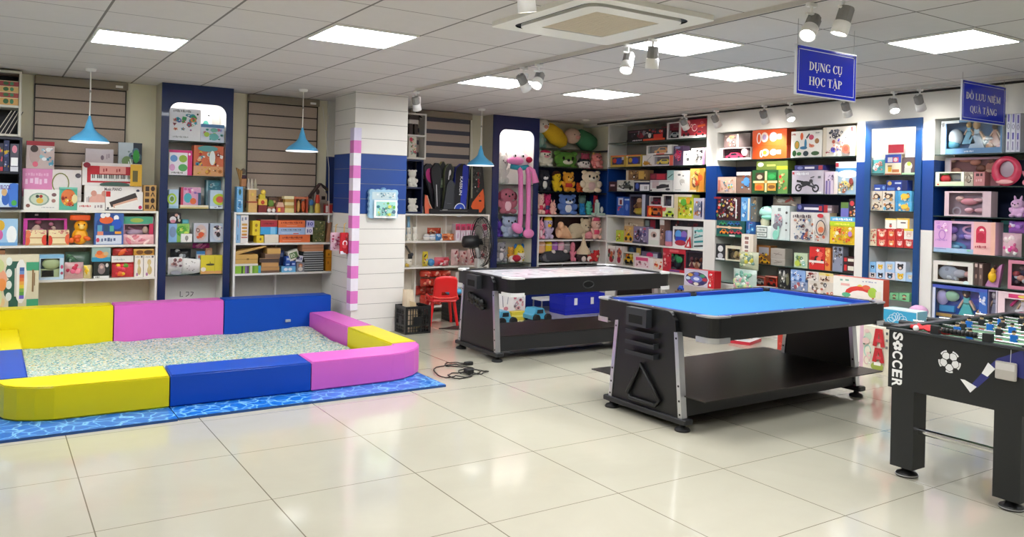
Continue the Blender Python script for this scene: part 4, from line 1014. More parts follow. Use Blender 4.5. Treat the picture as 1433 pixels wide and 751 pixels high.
it(BL,83,262,114,293,'toy_drum_box','teal box with an orange giraffe face left of the small low white box','58b59a','o.5,.55,.42,.38,e07a40;b14,d84a2a-f0c040-a03020,.1,.15,.9,.7;o.85,.5,.16,.2,e8d9a0;r0,.92,1,1,7fcab4',d=.07)
it(BL,119,260,200,292.5,'toy_piano_box','long white box with a pink bear piano picture under the red keyboard box','f1ebe6','o.25,.38,.18,.28,e6b0a0;o.16,.68,.05,.12,d99a88;o.34,.68,.05,.12,d99a88;x.34,.8,.64,.93,544,Music PIANO;t.04,.2,.09,.6,a99;o.93,.82,.03,.06,445',d=.08)
it(BL,116,228,200,260,'toy_keyboard_box','red toy keyboard box with white keys lying across the left counter stack','f0e8e4','r.08,.12,.92,.86,c01f2e;y.14,.2,.82,.48,24;r.8,0,1,.98,e2b030;r.84,.2,.93,.7,6a6030;r.28,.52,.72,.86,e89a90;t.34,.6,.42,.78,a33;t.56,.6,.64,.78,a33;o.07,.88,.06,.12,8a1830;o.54,.04,.26,.13,3c5a50',d=.08,side='d9a030')
it(BL,31,236.5,115,293,'toy_keyboard_box','pink and cream box with an olive handle behind the rattle drum box','eadfdc','r0,.3,.5,1,dd8ab8;t.05,.62,.44,.78,f0c8e0;t.05,.82,.44,.9,eab0d0;n.64,.66,.15,.26,.02,8a8a4a;o.94,.86,.05,.06,5a5058;r0,.24,1,.32,f2ece8;b8,c23-333-444,.04,.14,.6,.26',d=.07)
it(BL,37,197,77,237,'doll_carry_bag','red topped carry box with a baby doll picture on the pink box','c9b4b0','r0,.84,1,1,a01f2c;o.3,.5,.2,.34,b9a29c;o.28,.72,.14,.13,3a2a24;b10,5aa4c0-8fc4d0-f0f0f0-3f7fa0,.46,.08,.98,.8;o.32,.16,.1,.1,e06a80','toy box',.09,side='7a1420')
it(BL,121,207.5,161,293,'toy_box','lilac grey box with a small drop logo behind the red keyboard box','c9bfc4','o.6,.86,.06,.04,7a6a78;t.75,.84,.88,.94,9a8a98;r.28,.55,.95,.68,8a7a9a',d=.06)
it(BL,168,199,217,293,'dinosaur_toy_box','dark box with a green dinosaur behind the window at the right of the left counter','b9c4cc','r.62,0,1,1,1c2634;b14,2a7a3a-4a6a7a-1c2634-5a8a6a-8a90a0,.1,.4,.98,.95;o.74,.8,.14,.1,2f9a3a;o.35,.72,.22,.08,6a8a5a;l.48,.76,.68,.45,.05,e8ecf0;l.42,.72,.56,.42,.04,e8ecf0;n.7,.42,.1,.05,.04,e8ecf0;b8,3a5a7a-5a6a80-8ab,.62,.05,.98,.4',d=.06)
it(BL,36,322,65,342,'gift_basket','cream round gift basket with orange bows, left of the pair','f0dcae','r0,0,1,.12,c9a878;r0,.46,1,.54,c9986a;o.05,.3,.16,.32,e2603c;o.1,.75,.14,.26,e87a50;o.95,.35,.18,.36,d8402c;b8,d88a80-e8b0a0-c9786a,.1,.76,.95,1','gift basket',.1)
it(BL,68,322,97,342,'gift_basket','cream round gift basket with orange bows, right of the pair','f0dcae','r0,0,1,.12,c9a878;r0,.46,1,.54,c9986a;o.05,.3,.14,.36,d8402c;o.95,.4,.16,.36,e2603c;b8,d88a80-e8b0a0-c9786a,.05,.76,.98,1','gift basket',.1)
r,w,h,d=toyroot(BL,97,301,127,342,'toy_bear','yellow toy bear under an orange lid beside the gift baskets','toy',.12)
mb=MB();yc_=mat('f0a818',.4);mb.ell((.02*w,0,.28*h),(.4*w,.45*d,.28*h),yc_);mb.ell((.06*w,0,.62*h),(.34*w,.45*d,.22*h),yc_);mb.build('body',r)
mb=MB();mb.ell((.06*w,-.42*d,.60*h),(.14*w,.1*d,.08*h),mat('f8d070',.4));mb.build('muzzle',r)
for s in (-1,1): mb=MB();mb.ell((.06*w+s*.14*w,-.42*d,.68*h),(.04*w,.05*d,.03*h),mat('201810',.3),8,6);mb.build('eye',r)
mb=MB();mb.cbox(-.48*w,-.46*d,.82*h,.48*w,.46*d,h,mat('e0561c',.4),.015);mb.build('lid',r)
mb=MB();
for k in range(7): mb.ell((w*rnd.uniform(-.42,.42),-.40*d,h*rnd.uniform(.06,.34)),(.14*w,.12*d,.07*h),mat('e8641c',.4),8,6)
mb.build('orange_bow',r)
it(BL,132,298,173,342,'toy_backpack_set','blue arch shaped toy set with an orange crab in the upper shelf','3a62a8','o.5,.55,.46,.44,24488c;r.06,.02,.94,.3,d8dfec;o.4,.78,.24,.12,e2622c;o.28,.92,.09,.08,f0f0f0;o.44,.95,.09,.08,f0f0f0;o.74,.85,.09,.09,f0f0f0;o.76,.65,.18,.16,2358c0;r.1,.4,.26,.62,5aa0c0;r.32,.42,.48,.64,2a4a68;r.52,.42,.66,.6,58b090;r.1,.3,.3,.42,e08a70;r.7,.34,.92,.42,e8a030;t.24,.1,.76,.22,5a6a90;o.12,.15,.06,.07,d04a60','toy set',.08)
bag(BL,172,328,216,342,'doll_clothes_pack','pink flat pack lying in front of the green topped doll box','f0b8bc','b9,e08a90-f8d8d0-d87a8a',d=.06)
it(BL,173,303,216,342,'doll_box','green topped box with a long pink doll behind its window','d8a0b4','r0,.72,.98,1,4fa886;o.45,.86,.22,.08,9fb850;r.86,.3,1,.74,d02f5a','doll box',.12,win='.06,.1,.88,.7',toy='r.08,.2,.86,.5,e0a0b4;o.4,.4,.3,.12,d8b0c4;l.2,.6,.8,.3,.06,b87088;o.75,.5,.1,.14,e8c0a8',inner='8a4a60')
it(BL,33,306,95,342,'doll_box','long magenta window box with small dolls behind the gift baskets','c83c9c','','doll box',.1,win='.09,.12,.93,.94',toy='b12,d8809a-b84a6a-e8c0b0-8a3a50,.08,.35,.94,.95',inner='6a3a48')
it(BL,36,294.5,70,342,'toy_box','flat black box behind the magenta doll box','1e1c22','r.4,.88,.55,.94,d8d8d8',d=.04)
it(BL,55,356,89.5,389.5,'activity_toy_box','light blue box with a cream telephone style toy in its window','bfd6e6','r0,.86,1,1,7fb4d8;o.92,.5,.06,.08,c04a70;o.92,.25,.06,.06,b0506a','toy box',.12,win='.05,.1,.82,.84',toy='r.06,.08,.86,.42,cfd4a0;o.5,.62,.4,.24,c9cf98;r.1,.1,.6,.36,5a7aa0;b6,c0604a-d08060,.25,.5,.7,.8',inner='33506a')
bag(BL,90,367,117,390,'toy_figure_pack','clear pack of pink and red round figures in the middle shelf','c9a0a0','b7,e86a8a-d03050-f090a0-b02848',lay=.01)
bag(BL,117,371,129,390,'toy_figure_pack','small pack with a yellow duck figure in the middle shelf','d8c890','b4,f2c018-f8d840')
bag(BL,92,353,127,390,'toy_animal_pack','clear pack of dark green animals behind the pink figure pack','50685a','b14,2f5a3a-4a7a50-8aa890-1f3a2a',d=.09)
it(BL,131,366,153,390,'toy_monkey_box','black box with a grey monkey figure in the middle shelf','1f2420','o.5,.5,.24,.26,8a7a78;o.5,.72,.2,.18,a08a88;o.5,.68,.1,.1,d8b8a8;r0,0,1,.14,e8e8e4;t.1,.03,.4,.11,333;o.85,.78,.1,.12,d8d0cc',d=.1)
it(BL,128.5,345,155,366,'bath_toy_box','teal box with an orange fish on top of the monkey box','9ab4ac','r0,0,1,.3,2f94b8;o.5,.45,.34,.22,e8904a;o.4,.62,.16,.16,e06a30;o.75,.55,.14,.14,d8b880',d=.1)
bag(BL,157,367,188,389,'play_food_pack','round pack of red and yellow play fruit in the middle shelf','d84048','b10,e8283a-f07030-f0c030-60a030-e84860',d=.09)
it(BL,156,358,187,367,'toy_box','white flat box lying aslant on the play fruit pack','ece8e0','t.1,.3,.6,.6,bbb',d=.1)
bag(BL,158,347,187,358,'toy_pack','red pack with an orange toy on the white flat box','a83030','b4,e05a20-d02a30-602028',d=.08)
it(BL,184,357,200.5,388,'baby_toy_box','white box with a yellow giraffe, left of the two alike','efe9dc','o.5,.68,.18,.14,d8c080;o.55,.3,.22,.2,d0b878;o.5,.5,.09,.2,d8c890;o.3,.12,.1,.08,b070a0;o.8,.93,.1,.05,5a5a60;t.1,.9,.6,.95,888',d=.1)
it(BL,201,357,217,388,'baby_toy_box','white box with a yellow giraffe, right of the two alike','efe9dc','o.5,.68,.18,.14,d8c080;o.55,.3,.22,.2,d0b878;o.5,.5,.09,.2,d8c890;o.3,.12,.1,.08,b070a0;o.8,.93,.1,.05,5a5a60;t.1,.9,.6,.95,888',d=.1)
it(BL,187,348.5,215.5,357,'wooden_puzzle_box','orange brown puzzle box on the two giraffe boxes','c9902c','o.3,.5,.18,.36,7a4a18;o.72,.5,.22,.36,5a3a18;r0,.85,1,1,e8c070','wooden toy',.1)
p=on_y(0,432,9.05);q=on_y(55,356,9.05)
x0=on_y(-6,395,9.05).x;w=q.x-x0;h=q.z
o=tag(MB().build('play_easel_box'),'large cream and green carton with a rainbow xylophone behind the ball pit corner','toy box');bpy.data.objects.remove(o)
mb=MB();carton(mb,w,h,.09,'d9d0b4','c9bfa2');o=mb.build('xylophone_box',None,(x0+w/2,9.10,0));tag(o,'large cream and green carton with a rainbow xylophone behind the ball pit corner','toy box')
v0=p.z/h;vv=lambda t: v0+(1-v0)*t
mb=MB();A=Art(mb,w,h,-.045)
def rr(u0,t0,u1,t1,c): A.rect(u0,vv(t0),u1,vv(t1),mat(c,.5))
rr(.30,.02,.52,.88,'2c5a4c');A.oval(.38,vv(.7),.16,.1,mat('2c5a4c'));A.oval(.36,vv(.35),.18,.12,mat('2c5a4c'))
for t in (.88,.66,.44,.22): A.oval(.30,vv(t),.07,.05*(1-v0)*1.6,mat('dfe4dc'))
rr(.70,.70,1,.86,'3f9a74');rr(.72,.02,1,.16,'3f9a74');A.oval(.58,vv(.5),.15,.42*(1-v0),mat('e9e6e0'));
for k,c in enumerate(('6a58c8','5a9a48','8ab048','e0c038','e0a048','d87038','c85a40','6a88c0','3a5a9a')): rr(.545,.17+.066*k,.655,.17+.066*(k+1),c)
rr(.43,.22,.48,.75,'c9c4bc');A.run('t.86,%f,.92,%f,7a5a38' % (vv(.35),vv(.7)));rr(.84,.30,.88,.72,'8a6a48')
A.oval(.06,vv(.55),.2,.1*(1-v0)*2,mat('e6a080'));A.oval(.14,vv(.45),.1,.06*(1-v0)*2,mat('e8904a'));A.oval(.03,vv(.8),.16,.08,mat('c9cf90'));A.oval(.12,vv(.12),.1,.05,mat('e8c890'));A.oval(.05,vv(.2),.1,.1,mat('d8dca8'))
mb.build('printed_front',o)
def tower(x0,x1,y,depth,ix0,ix1,ztop,zs,frame,label,rad=.11,wall='B',zt=ZC-.001,inside='f0ede6',led=9,square=False,base=.0):
	sm=(x0+x1)/2
	loc,rz=((sm,y,0),0.) if wall == 'B' else ((y,-sm,0),-PI/2)
	r=root('display_niche',loc,label,'display niche',None,rz);a0,a1,i0,i1=x0-sm,x1-sm,ix0-sm,ix1-sm;fm=mat(frame,.3,0,.05,3.,coat=.2)
	pts=[(a0,base),(a0,zt),(a1,zt),(a1,base),(i1,base)]
	if square: pts += [(i1,ztop),(i0,ztop)]
	else:
		for k in range(9): t=math.radians(90*k/8);pts.append((i1-rad+rad*math.cos(t),ztop-rad+rad*math.sin(t)))
		for k in range(9): t=math.radians(90+90*k/8);pts.append((i0+rad+rad*math.cos(t),ztop-rad+rad*math.sin(t)))
	pts.append((i0,base))
	mb=MB();mb.prism(pts,0,.02,fm);mb.build('blue_front',r)
	im=mat(inside,.6,0,.02)
	mb=MB();mb.box(a0,.021,base,a0+.012,depth,zt,mat('b9b4a6',.6));mb.box(a1-.012,.021,base,a1,depth,zt,mat('b9b4a6',.6));mb.build('outer_side',r)
	mb=MB();mb.box(a0+.013,.021,base,i0-.004 if i0-a0 > .03 else a0+.02,depth-.013,zt,im);mb.box(i1+.004 if a1-i1 > .03 else a1-.02,.021,base,a1-.013,depth-.013,zt,im);mb.box(a0+.013,depth-.012,base,a1-.013,depth,zt,im);mb.box(i0-.003,.0215,min(zt-.02,ztop+.06),i1+.003,depth-.014,min(zt-.005,ztop+.075),im);mb.build('white_lining',r)
	for z in zs:
		mb=MB();mb.box(i0-.003,.022,z-.009,i1+.003,depth-.014,z,mat('6d8a84',.12,0,0));mb.box(i0-.003,.0205,z-.010,i1+.003,.0218,z,mat('23302e',.4));mb.build('glass_shelf',r)
	mb=MB();mb.box(i0+.06,.03,ztop+.035,i1-.06,.06,ztop+.05,emis('led_strip','fffdf6',led*6));mb.build('led_strip',r)
	return r
T1=tower(1.519,2.262,9.235,.355,1.596,2.189,2.493,[2.083,1.709,1.349,.981,.629,.10],'0c2454','tall navy blue arched display niche between the two left blinds',led=5)
TL=Ctx('B',9.26,[2.083,1.709,1.349,.981,.629],.305,1.594,2.19)
it(TL,237,152,281,198,'alphabet_toy_box','large white box with coloured letter animals on the top shelf of the left arched niche','e6e6ea','t.12,.88,.7,.96,888;b13,4a8aa0-c0404a-3a9a5a-d88a4a-5a6aa8-a04a60-2f9ab0,.05,.3,.95,.84;o.88,.84,.03,.03,222;t.1,.08,.6,.14,aaa',d=.14)
it(TL,279,174,314,200,'science_toy_box','light blue box with teal cups on the top shelf of the left arched niche','d6dcea','r0,.82,1,1,5a86b4;b8,5aa8a8-a8c850-8a9ad0-c06a80,.04,.12,.96,.78;o.55,.3,.2,.2,6ab4b4;o.55,.68,.16,.12,78b8a8',d=.11,lay=.01)
it(TL,276,155,296,198,'alphabet_toy_box','white box half hidden behind the letter animals box in the left arched niche','e9e9ec','o.8,.86,.07,.03,222;o.6,.6,.2,.1,4a9a8a',d=.1,lay=.16)
it(TL,236.5,210,269,245,'kitchen_toy_box','white box with a pink edge and green pots in the left arched niche','e9e4ea','r0,.9,1,1,d83a80;r.8,0,1,1,d83a80;o.6,.66,.18,.15,9ab848;o.6,.3,.2,.15,5aa860;o.2,.66,.16,.14,6a9ad0;o.14,.3,.12,.14,d8a0c8;o.88,.85,.05,.05,f0f0f0;t.1,.06,.6,.13,777',d=.14)
it(TL,271,204,313,246,'family_game_box','orange and red party game box with a teal umbrella shape in the left arched niche','d8704a','r0,0,1,.32,e0a878;b16,c23a2c-e8c050-3a8aa0-e0e0d8-8a2a20-f0b080,.02,.3,.98,.82;o.45,.9,.34,.1,5a9a9a;o.6,.6,.1,.24,e8ece8;b10,e0b048-c87a3a-d89a60,.05,.05,.95,.3','board game',.14)
it(TL,252,289.8,292,292.5,'picture_book','thin yellow book lowest under the pink castle box','d8c078','','book',.18)
it(TL,252,287,292,289.8,'picture_book','thin cream book lying directly under the pink castle box','e9dcc0','','book',.18)
it(TL,253,262,281,287,'toy_castle_box','box with a pink castle and teal dragon in the left arched niche','d8a0c0','r0,0,.12,1,c0405a;o.35,.4,.2,.28,4aa8b4;o.62,.22,.16,.18,d8683a;b8,c85a9a-e8b0d0-8a6ab0,.1,.62,.95,.96;r.86,0,1,.7,3a5a7a',side='3a2a28')
it(TL,236.5,265,250,292,'baby_mat_box','light blue box with a lime ring at the left of the third niche shelf','b4cce0','n.3,.5,.5,.3,.2,a4c83a;o.3,.5,.22,.14,6a8a3a;r0,0,1,.14,9fc4dc',d=.12)
it(TL,294,266,312,292.5,'baby_mat_box','light blue box with a lime and red disc, right on third niche shelf','b4cce0','o.75,.5,.55,.32,b4c83a;o.75,.5,.3,.18,d05a4a;r0,0,1,.14,d9e2ea;b4,d8d8e0-556,.3,.05,.9,.2',d=.12)
it(TL,281,252,312,292.5,'toy_boat_box','tall dark teal box behind the lime disc box in the left arched niche','4a8a9c','r0,0,.12,1,a4c4d0;o.55,.85,.3,.06,a8d0d8;b6,3a6a7a-5aa0b0-8ac0c8,.15,.4,.95,.95',d=.1,lay=.16)
it(TL,253.5,327,269,338.5,'toy_box','small white box with a tree print in front of the green dinosaur box','ecebe6','o.5,.5,.16,.3,9a9a90;l.5,.1,.5,.4,.05,777',d=.04,lay=.0)
it(TL,236.5,313,266,338.5,'dinosaur_toy_box','green and blue box with a grey elephant in the left arched niche','8fc060','r0,0,.4,1,8ab4dc;o.2,.55,.16,.3,7a90b4;o.62,.6,.26,.3,5aa83a;b6,3a8a3a-c8d860-6ab04a,.4,.4,1,.98',d=.1)
it(TL,236.5,298,254.5,313,'cow_toy_box','black box with a white cow picture on the green and blue box','211c20','o.35,.4,.26,.28,e0dcdc;o.35,.2,.22,.16,d88a9a;o.62,.8,.14,.14,d0a090;o.78,.6,.08,.22,d0d0d0;o.85,.3,.1,.14,c8c0a0',d=.09)
it(TL,255.5,307,265,313,'toy_box','tiny teal box on the green and blue dinosaur box','3f8a94','r.15,.2,.85,.8,5aa8b0',d=.06)
it(TL,271,312,291.5,338,'craft_case','rounded clear case with a fox picture in the left arched niche','b9bcc4','o.5,.5,.4,.42,c9b0a8;b8,d8603a-e8d0b0-8a6a60-c8a890,.15,.15,.85,.85;o.5,.4,.18,.14,d85a30',d=.12)
it(TL,294,312.5,312,338.5,'craft_case','rounded clear case with a dog picture in the left arched niche','b0bccb','o.6,.5,.4,.42,c4c8d0;b8,3a2a30-e8e0d8-c0a0a8-7a6a88,.2,.1,.95,.9;o.62,.4,.16,.14,2a2020',d=.12)
bag(TL,239,348,268,361,'toy_tool_pack','black pack with grey toy parts lying in the lower niche shelf','2a2c2e','b8,8a9094-c8ccd0-1a1c1e-5a6064',d=.07,base=.75,lay=.16)
it(TL,275,351,287,361,'toy_box','small blue and white box in the lower niche shelf','d9e2ee','r0,.62,1,1,4a90d0;o.3,.3,.1,.2,d06a4a',d=.06,base=.78,lay=.16)
it(TL,287.5,347,297,357,'toy_box','small pink orange box in the lower niche shelf','d8a088','o.5,.5,.3,.3,e8c0a8',d=.06,base=.80,lay=.16)
bag(TL,270,340,294,347,'toy_pack','flat magenta pack under the third glass shelf of the left niche','b83a90','b4,d86ab0-8a2a6a-e0a0cc',d=.05,base=.905,lay=.16)
placed[-1]['soft']=1
it(TL,240,361,297,384,'toy_carton','dark carton behind the open book in the lower niche shelf','34383a','r0,.8,1,1,2a2c2e',d=.12,lay=.15)
it(TL,281,357,311,384,'toy_box','yellow box with a boat drawing in the lower niche shelf','d8c830','r0,0,1,.16,d8a060;o.45,.5,.22,.06,4a4a20;l.45,.5,.42,.66,.03,5a5028;o.12,.25,.12,.12,e8dcd0;r.62,.1,.66,.95,c8b828',d=.05,lay=.012)
r,w,h,d=toyroot(TL,235.8,360,281,384.5,'open_book','open white picture book with curling pages on the lower niche shelf','book',.10)
mb=MB();pg=mat('e9e6e2',.6)
def page(mb,x0,x1,z0,z1,y0,y1,mt,n=8,curl=.0):
	vs=[];fs=[]
	for i in range(n+1):
		t=i/n;x=x0+(x1-x0)*t;y=y0+(y1-y0)*math.sin(t*PI*.5);vs += [(x,y,z0+curl*t*t),(x,y,z1-curl*.8*t*t)]
	for i in range(n): fs.append((2*i,2*i+2,2*i+3,2*i+1))
	mb.add(vs,fs,mt,True)
page(mb,-w/2,-.05*w,0,h,-.03,.02,pg);page(mb,-.05*w,w/2,0,h*.93,.02,-.04,pg,8,.02);o=mb.build('pages',r);so=o.modifiers.new('thick','SOLIDIFY');so.thickness=.004
mb=MB();A=Art(mb,w*.42,h,-.035);A.run('b8,8a5a58-b07068-5a4048-c8b0a8,.1,.4,.95,.98;o.5,.12,.42,.12,9a9aa2');
mb2=MB();
for v in mb.v: v.x -= .27*w
mb.build('left_picture',r)
mb=MB();A=Art(mb,w*.5,h*.8,-.043);A.run(';'.join('o%.2f,%.2f,.03,.03,5a4a48' % (rnd.uniform(.1,.8),rnd.uniform(.15,.95)) for _ in range(11)))
for v in mb.v: v.x += .22*w
mb.build('right_drawing',r)
mb=MB();q=on_y(252,415,9.58);
for dx,pts in ((0,[(0,.06),(.0,0),(.03,.005)]),(.06,[(0,.05),(.03,.05),(.03,.02),(0,.0)]),(.11,[(0,.05),(.03,.045),(.02,.02),(0,.0)])): mb.tube([(q.x+dx+a-1.8905,9.578-9.235,q.z+b) for a,b in pts],.004,mat('222222'),5)
mb.build('scribble',T1)
shelving('B',2.30,3.475,9.24,.345,0,1.314,[1.314,.968,.623,.08],[(2.86,.08,.623),(2.86,.623,.968),(2.86,.968,1.314)],'ece9e4','c4c0b8','white open shelving unit with wooden toys on top, left of the column')
B2=Ctx('B',9.24,[1.314,.968,.623,.08],.33,2.325,3.45,.25)
it(B2,326,277.5,340,294.5,'wooden_block_box','light blue cube box, lower of two beside the wooden castle','6fb0e0','o.5,.55,.2,.2,3a6a90;r.3,.3,.7,.36,4a80a8;b4,d0e8f4-3a80b8,.1,.1,.9,.9',d=.11)
it(B2,326,261,340,277.5,'wooden_block_box','light blue cube box, upper of two beside the wooden castle','6fb0e0','o.5,.55,.22,.25,2f5a50;r.3,.25,.7,.3,4a80a8;o.15,.85,.05,.05,e0f0fa',d=.11)
r,w,h,d=toyroot(B2,325.5,234,346,261,'stick_holder','dark basket holding a fan of bamboo sticks on the upper blue cube box','holder',.1)
mb=MB();mb.cbox(-.1*w,-.4*d,0,.5*w,.4*d,.42*h,mat('a8744c',.6),.01);mb.build('basket',r)
mb=MB();mb.cbox(-.05*w,-.42*d,.42*h,.5*w,.42*d,.62*h,mat('3a2030',.6),.01);mb.build('basket_lid',r)
for k in range(6): mb=MB();mb.tube([(-.05*w-.02*k*w+.1*w,0,.0),(-.5*w+.09*w*k,-.01*k,h*(.98-.03*k))],.006,mat('c9a060' if k % 2 else '8a6030',.6),6);mb.build('stick',r)
mb=MB();mb.ell((.2*w,0,.8*h),(.22*w,.3*d,.16*h),mat('7a6a5a',.7));mb.build('tuft',r)
r,w,h,d=toyroot(B2,342.5,249,362,295,'wooden_castle','tall pale wooden toy castle with pointed roofs on the counter','wooden toy',.12)
wd=mat('d9ae6a',.6,0,.12,30.);wd2=mat('c08a48',.6)
mb=MB();mb.box(-.32*w,-.4*d,0,.42*w,.4*d,.28*h,wd);mb.box(-.32*w,-.35*d,.32*h,.34*w,.35*d,.66*h,wd);mb.build('tower_body',r)
mb=MB();mb.box(-.4*w,-.42*d,.28*h,.46*w,.42*d,.32*h,mat('a03a28',.5));mb.box(-.46*w,-.42*d,.66*h,.5*w,.42*d,.69*h,mat('ece4d4',.5));mb.build('floor_ledge',r)
for x_,c_ in ((-.28,'e0d8cc'),(.02,'d8cfc0'),(.33,'c9c0a8')): mb=MB();mb.lathe([(.13*w,.69*h),(.13*w,.80*h),(.15*w,.80*h),(.004,h*.985)],mat(c_,.5),12,(x_*w,0,0));mb.build('turret',r)
mb=MB();mb.cyl((0,0,0),.14*w,.01,mat('e0c060',.5),14,Matrix.Translation((.0,-.352*d-.002,.52*h)) @ Matrix.Rotation(PI/2,4,'X'));mb.build('clock_face',r)
r,w,h,d=toyroot(B2,361.5,265,374.5,295,'wooden_robot','yellow wooden block robot beside the wooden castle','wooden toy',.09)
mb=MB();mb.box(-.5*w,-.4*d,.32*h,.5*w,.4*d,.58*h,mat('e8c050',.5));mb.build('body',r)
mb=MB();mb.ell((0,-.4*d,.44*h),(.22*w,.1*d,.09*h),mat('c8482c',.5));mb.build('chest_button',r)
mb=MB();mb.box(-.34*w,-.3*d,.58*h,.3*w,.3*d,.78*h,mat('d8c030',.5));mb.build('neck_block',r)
mb=MB();mb.ell((.12*w,0,.88*h),(.3*w,.35*d,.12*h),mat('f0d058',.5));mb.build('head',r)
mb=MB();mb.box(-.46*w,-.38*d,0,.46*w,.38*d,.32*h,mat('7a2420',.5));mb.build('base',r)
r,w,h,d=toyroot(B2,375,279,385.5,295,'toy_cart','small wooden cart with a green plant top on the counter','wooden toy',.08)
mb=MB();mb.box(-.5*w,-.4*d,.1*h,.5*w,.4*d,.45*h,mat('a86a50',.5));mb.build('tray',r)
mb=MB();mb.ell((0,0,.68*h),(.45*w,.4*d,.3*h),mat('6a8a3a',.8));mb.build('plant',r)
for s in (-1,1): mb=MB();mb.cyl((s*.3*w,-.46*d,.17*h),.17*h,.01,mat('e8e0d8'),12,Matrix.Identity(4)) if 0 else mb.ell((s*.3*w,-.4*d,.16*h),(.16*h,.01,.16*h),mat('e8e0d8',.5),12,6);mb.build('wheel',r)
r,w,h,d=toyroot(B2,387,283,398.5,296,'toy_house_block','small red wooden toy house block left of the yellow plank stack','wooden toy',.08)
mb=MB();mb.box(-.5*w,-.4*d,0,.5*w,.4*d,.55*h,mat('c05a48',.5));mb.build('body',r)
mb=MB();mb.prism([(-.5*w,.56*h),(.5*w,.56*h),(.3*w,h),(-.3*w,h)],-.42*d,.42*d,mat('e0b098',.5));mb.build('roof',r)
mb=MB();mb.box(-.3*w,-.41*d,.1*h,.0,-.4*d-.0005,.45*h,mat('e8c038',.5));mb.build('window_patch',r)
for k in range(5):
	it(B2,397.5+1.5*(k % 2),291.5-4.3*k,411.5,296-4.3*k,'wooden_plank',('lowest','second lowest','middle','second highest','topmost')[k]+' plank of the pale yellow wooden rack on the counter',('e8d890','c8a050','ead9a0','c89848','efe2b4')[k],'','wooden toy',.09,group='pale wooden planks on the counter')
r,w,h,d=toyroot(B2,411.5,273,432,296,'toy_tool_bench','red wooden tool bench with hanging balls on the counter','wooden toy',.1)
rdm=mat('b0442c',.5)
for s in (-1,1): mb=MB();mb.box(s*.42*w-.05*w,-.4*d,0,s*.42*w+.05*w,.4*d,.92*h,rdm);mb.build('leg',r)
mb=MB();mb.box(-.5*w,-.42*d,.78*h,.5*w,.42*d,.90*h,mat('c8704a',.5));mb.build('top_bar',r)
for x_,c_ in ((-.15,'d8a860'),(.2,'c85a30')): mb=MB();mb.ell((x_*w,-.1*d,.36*h),(.13*w,.3*d,.34*h),mat(c_,.5));mb.build('peg',r)
r,w,h,d=toyroot(B2,432.5,279,441.5,296,'toy_figure','small wooden figure with a blue ball head on the counter','wooden toy',.07)
mb=MB();mb.lathe([(.45*w,0),(.3*w,.3*h),(.2*w,.55*h)],mat('8a9a60',.5),14);mb.build('body',r);mb=MB();mb.ell((0,0,.76*h),(.38*w,.4*d,.24*h),mat('3a70a8',.5));mb.build('head',r)
r,w,h,d=toyroot(B2,441.5,264,450,296,'toy_figure','red wooden soldier figure with a dark head in front of the bird house','wooden toy',.07)
mb=MB();mb.lathe([(.5*w,0),(.45*w,.3*h),(.3*w,.4*h)],mat('d8b048',.5),14);mb.build('base',r);mb=MB();mb.lathe([(.3*w,.4*h),(.42*w,.5*h),(.3*w,.75*h)],mat('c03a24',.5),14);mb.build('body',r);mb=MB();mb.ell((0,0,.87*h),(.3*w,.36*d,.12*h),mat('2a1a18',.5));mb.build('head',r)
r,w,h,d=toyroot(B2,456,281,469,296.5,'toy_house','small red toy house at the right end of the counter','wooden toy',.09)
mb=MB();mb.box(-.5*w,-.4*d,0,.5*w,.4*d,.68*h,mat('b03030',.5));mb.build('walls',r);mb=MB();mb.box(-.52*w,-.42*d,.69*h,.52*w,.42*d,.80*h,mat('8a6a5a',.5));mb.box(-.3*w,-.3*d,.8*h,.1*w,.3*d,h,mat('a89088',.5));mb.build('roof',r);mb=MB();mb.box(-.48*w,-.405*d,.05*h,-.15*w,-.4*d-.0005,.6*h,mat('e0d4cc',.5));mb.build('door',r)
r,w,h,d=toyroot(B2,434.5,256,465.5,296,'bird_house','grey wooden house with a dark pitched roof behind the small figures','wooden toy',.1,lay=.14,fixed=True)
gw=mat('a89c90',.6)
mb=MB();mb.prism([(-.3*w,0),(.40*w,0),(.40*w,.62*h),(.05*w,.93*h),(-.3*w,.66*h)],-.42*d,.42*d,gw);mb.build('walls',r)
mb=MB();rm_=mat('3a2c2a',.6);mb.prism([(-.5*w,.56*h),(-.47*w,.50*h),(.06*w,.95*h),(.05*w,h)],-.5*d,.5*d,rm_);mb.prism([(.05*w,h),(.06*w,.95*h),(.5*w,.74*h),(.5*w,.8*h)],-.5*d,.5*d,rm_);mb.build('roof',r)
mb=MB();mb.box(.10*w,-.425*d,.44*h,.3*w,-.42*d-.0004,.56*h,mat('15100e',.6));mb.build('window_hole',r)
for k in range(4):
	x0_=380+9*k
	it(B2,376+11*k,276-.8*(k % 2),389+11*k,296,'wooden_toy_crate',('first','second','third','last')[k]+' from the left of the dark wooden toy crates at the back of the counter',('6a4a38','7a5a40','5a4030','80583c')[k],'b6,a87848-8a5a38-c89860-5a3828','wooden toy',.08,lay=.15)
it(B2,325.5,301,336.5,338.5,'picture_book','tall light blue book standing at the left of the shelf under the wooden castle','8fb8dc','r.35,.1,.5,.3,3a6a9a;r.4,.55,.55,.85,c8a0a0;r.3,.6,.36,.9,2a4a70','book',.2)
it(B2,336.8,301,347.5,338.5,'block_toy_box','tall white box with a column of wooden blocks','e9e4e0','r.15,.62,.85,.7,d0a050;r.15,.5,.85,.58,c89040;r.15,.38,.85,.46,d8a858;r.15,.26,.85,.34,c88a40;r.1,.18,.9,.22,c05a4a;t.1,.8,.9,.95,8a8aa0',d=.2)
it(B2,359,329.5,369,339,'toy_box','small yellow box under the taller yellow box','e8c828','o.55,.5,.14,.2,8a6a20',d=.14)
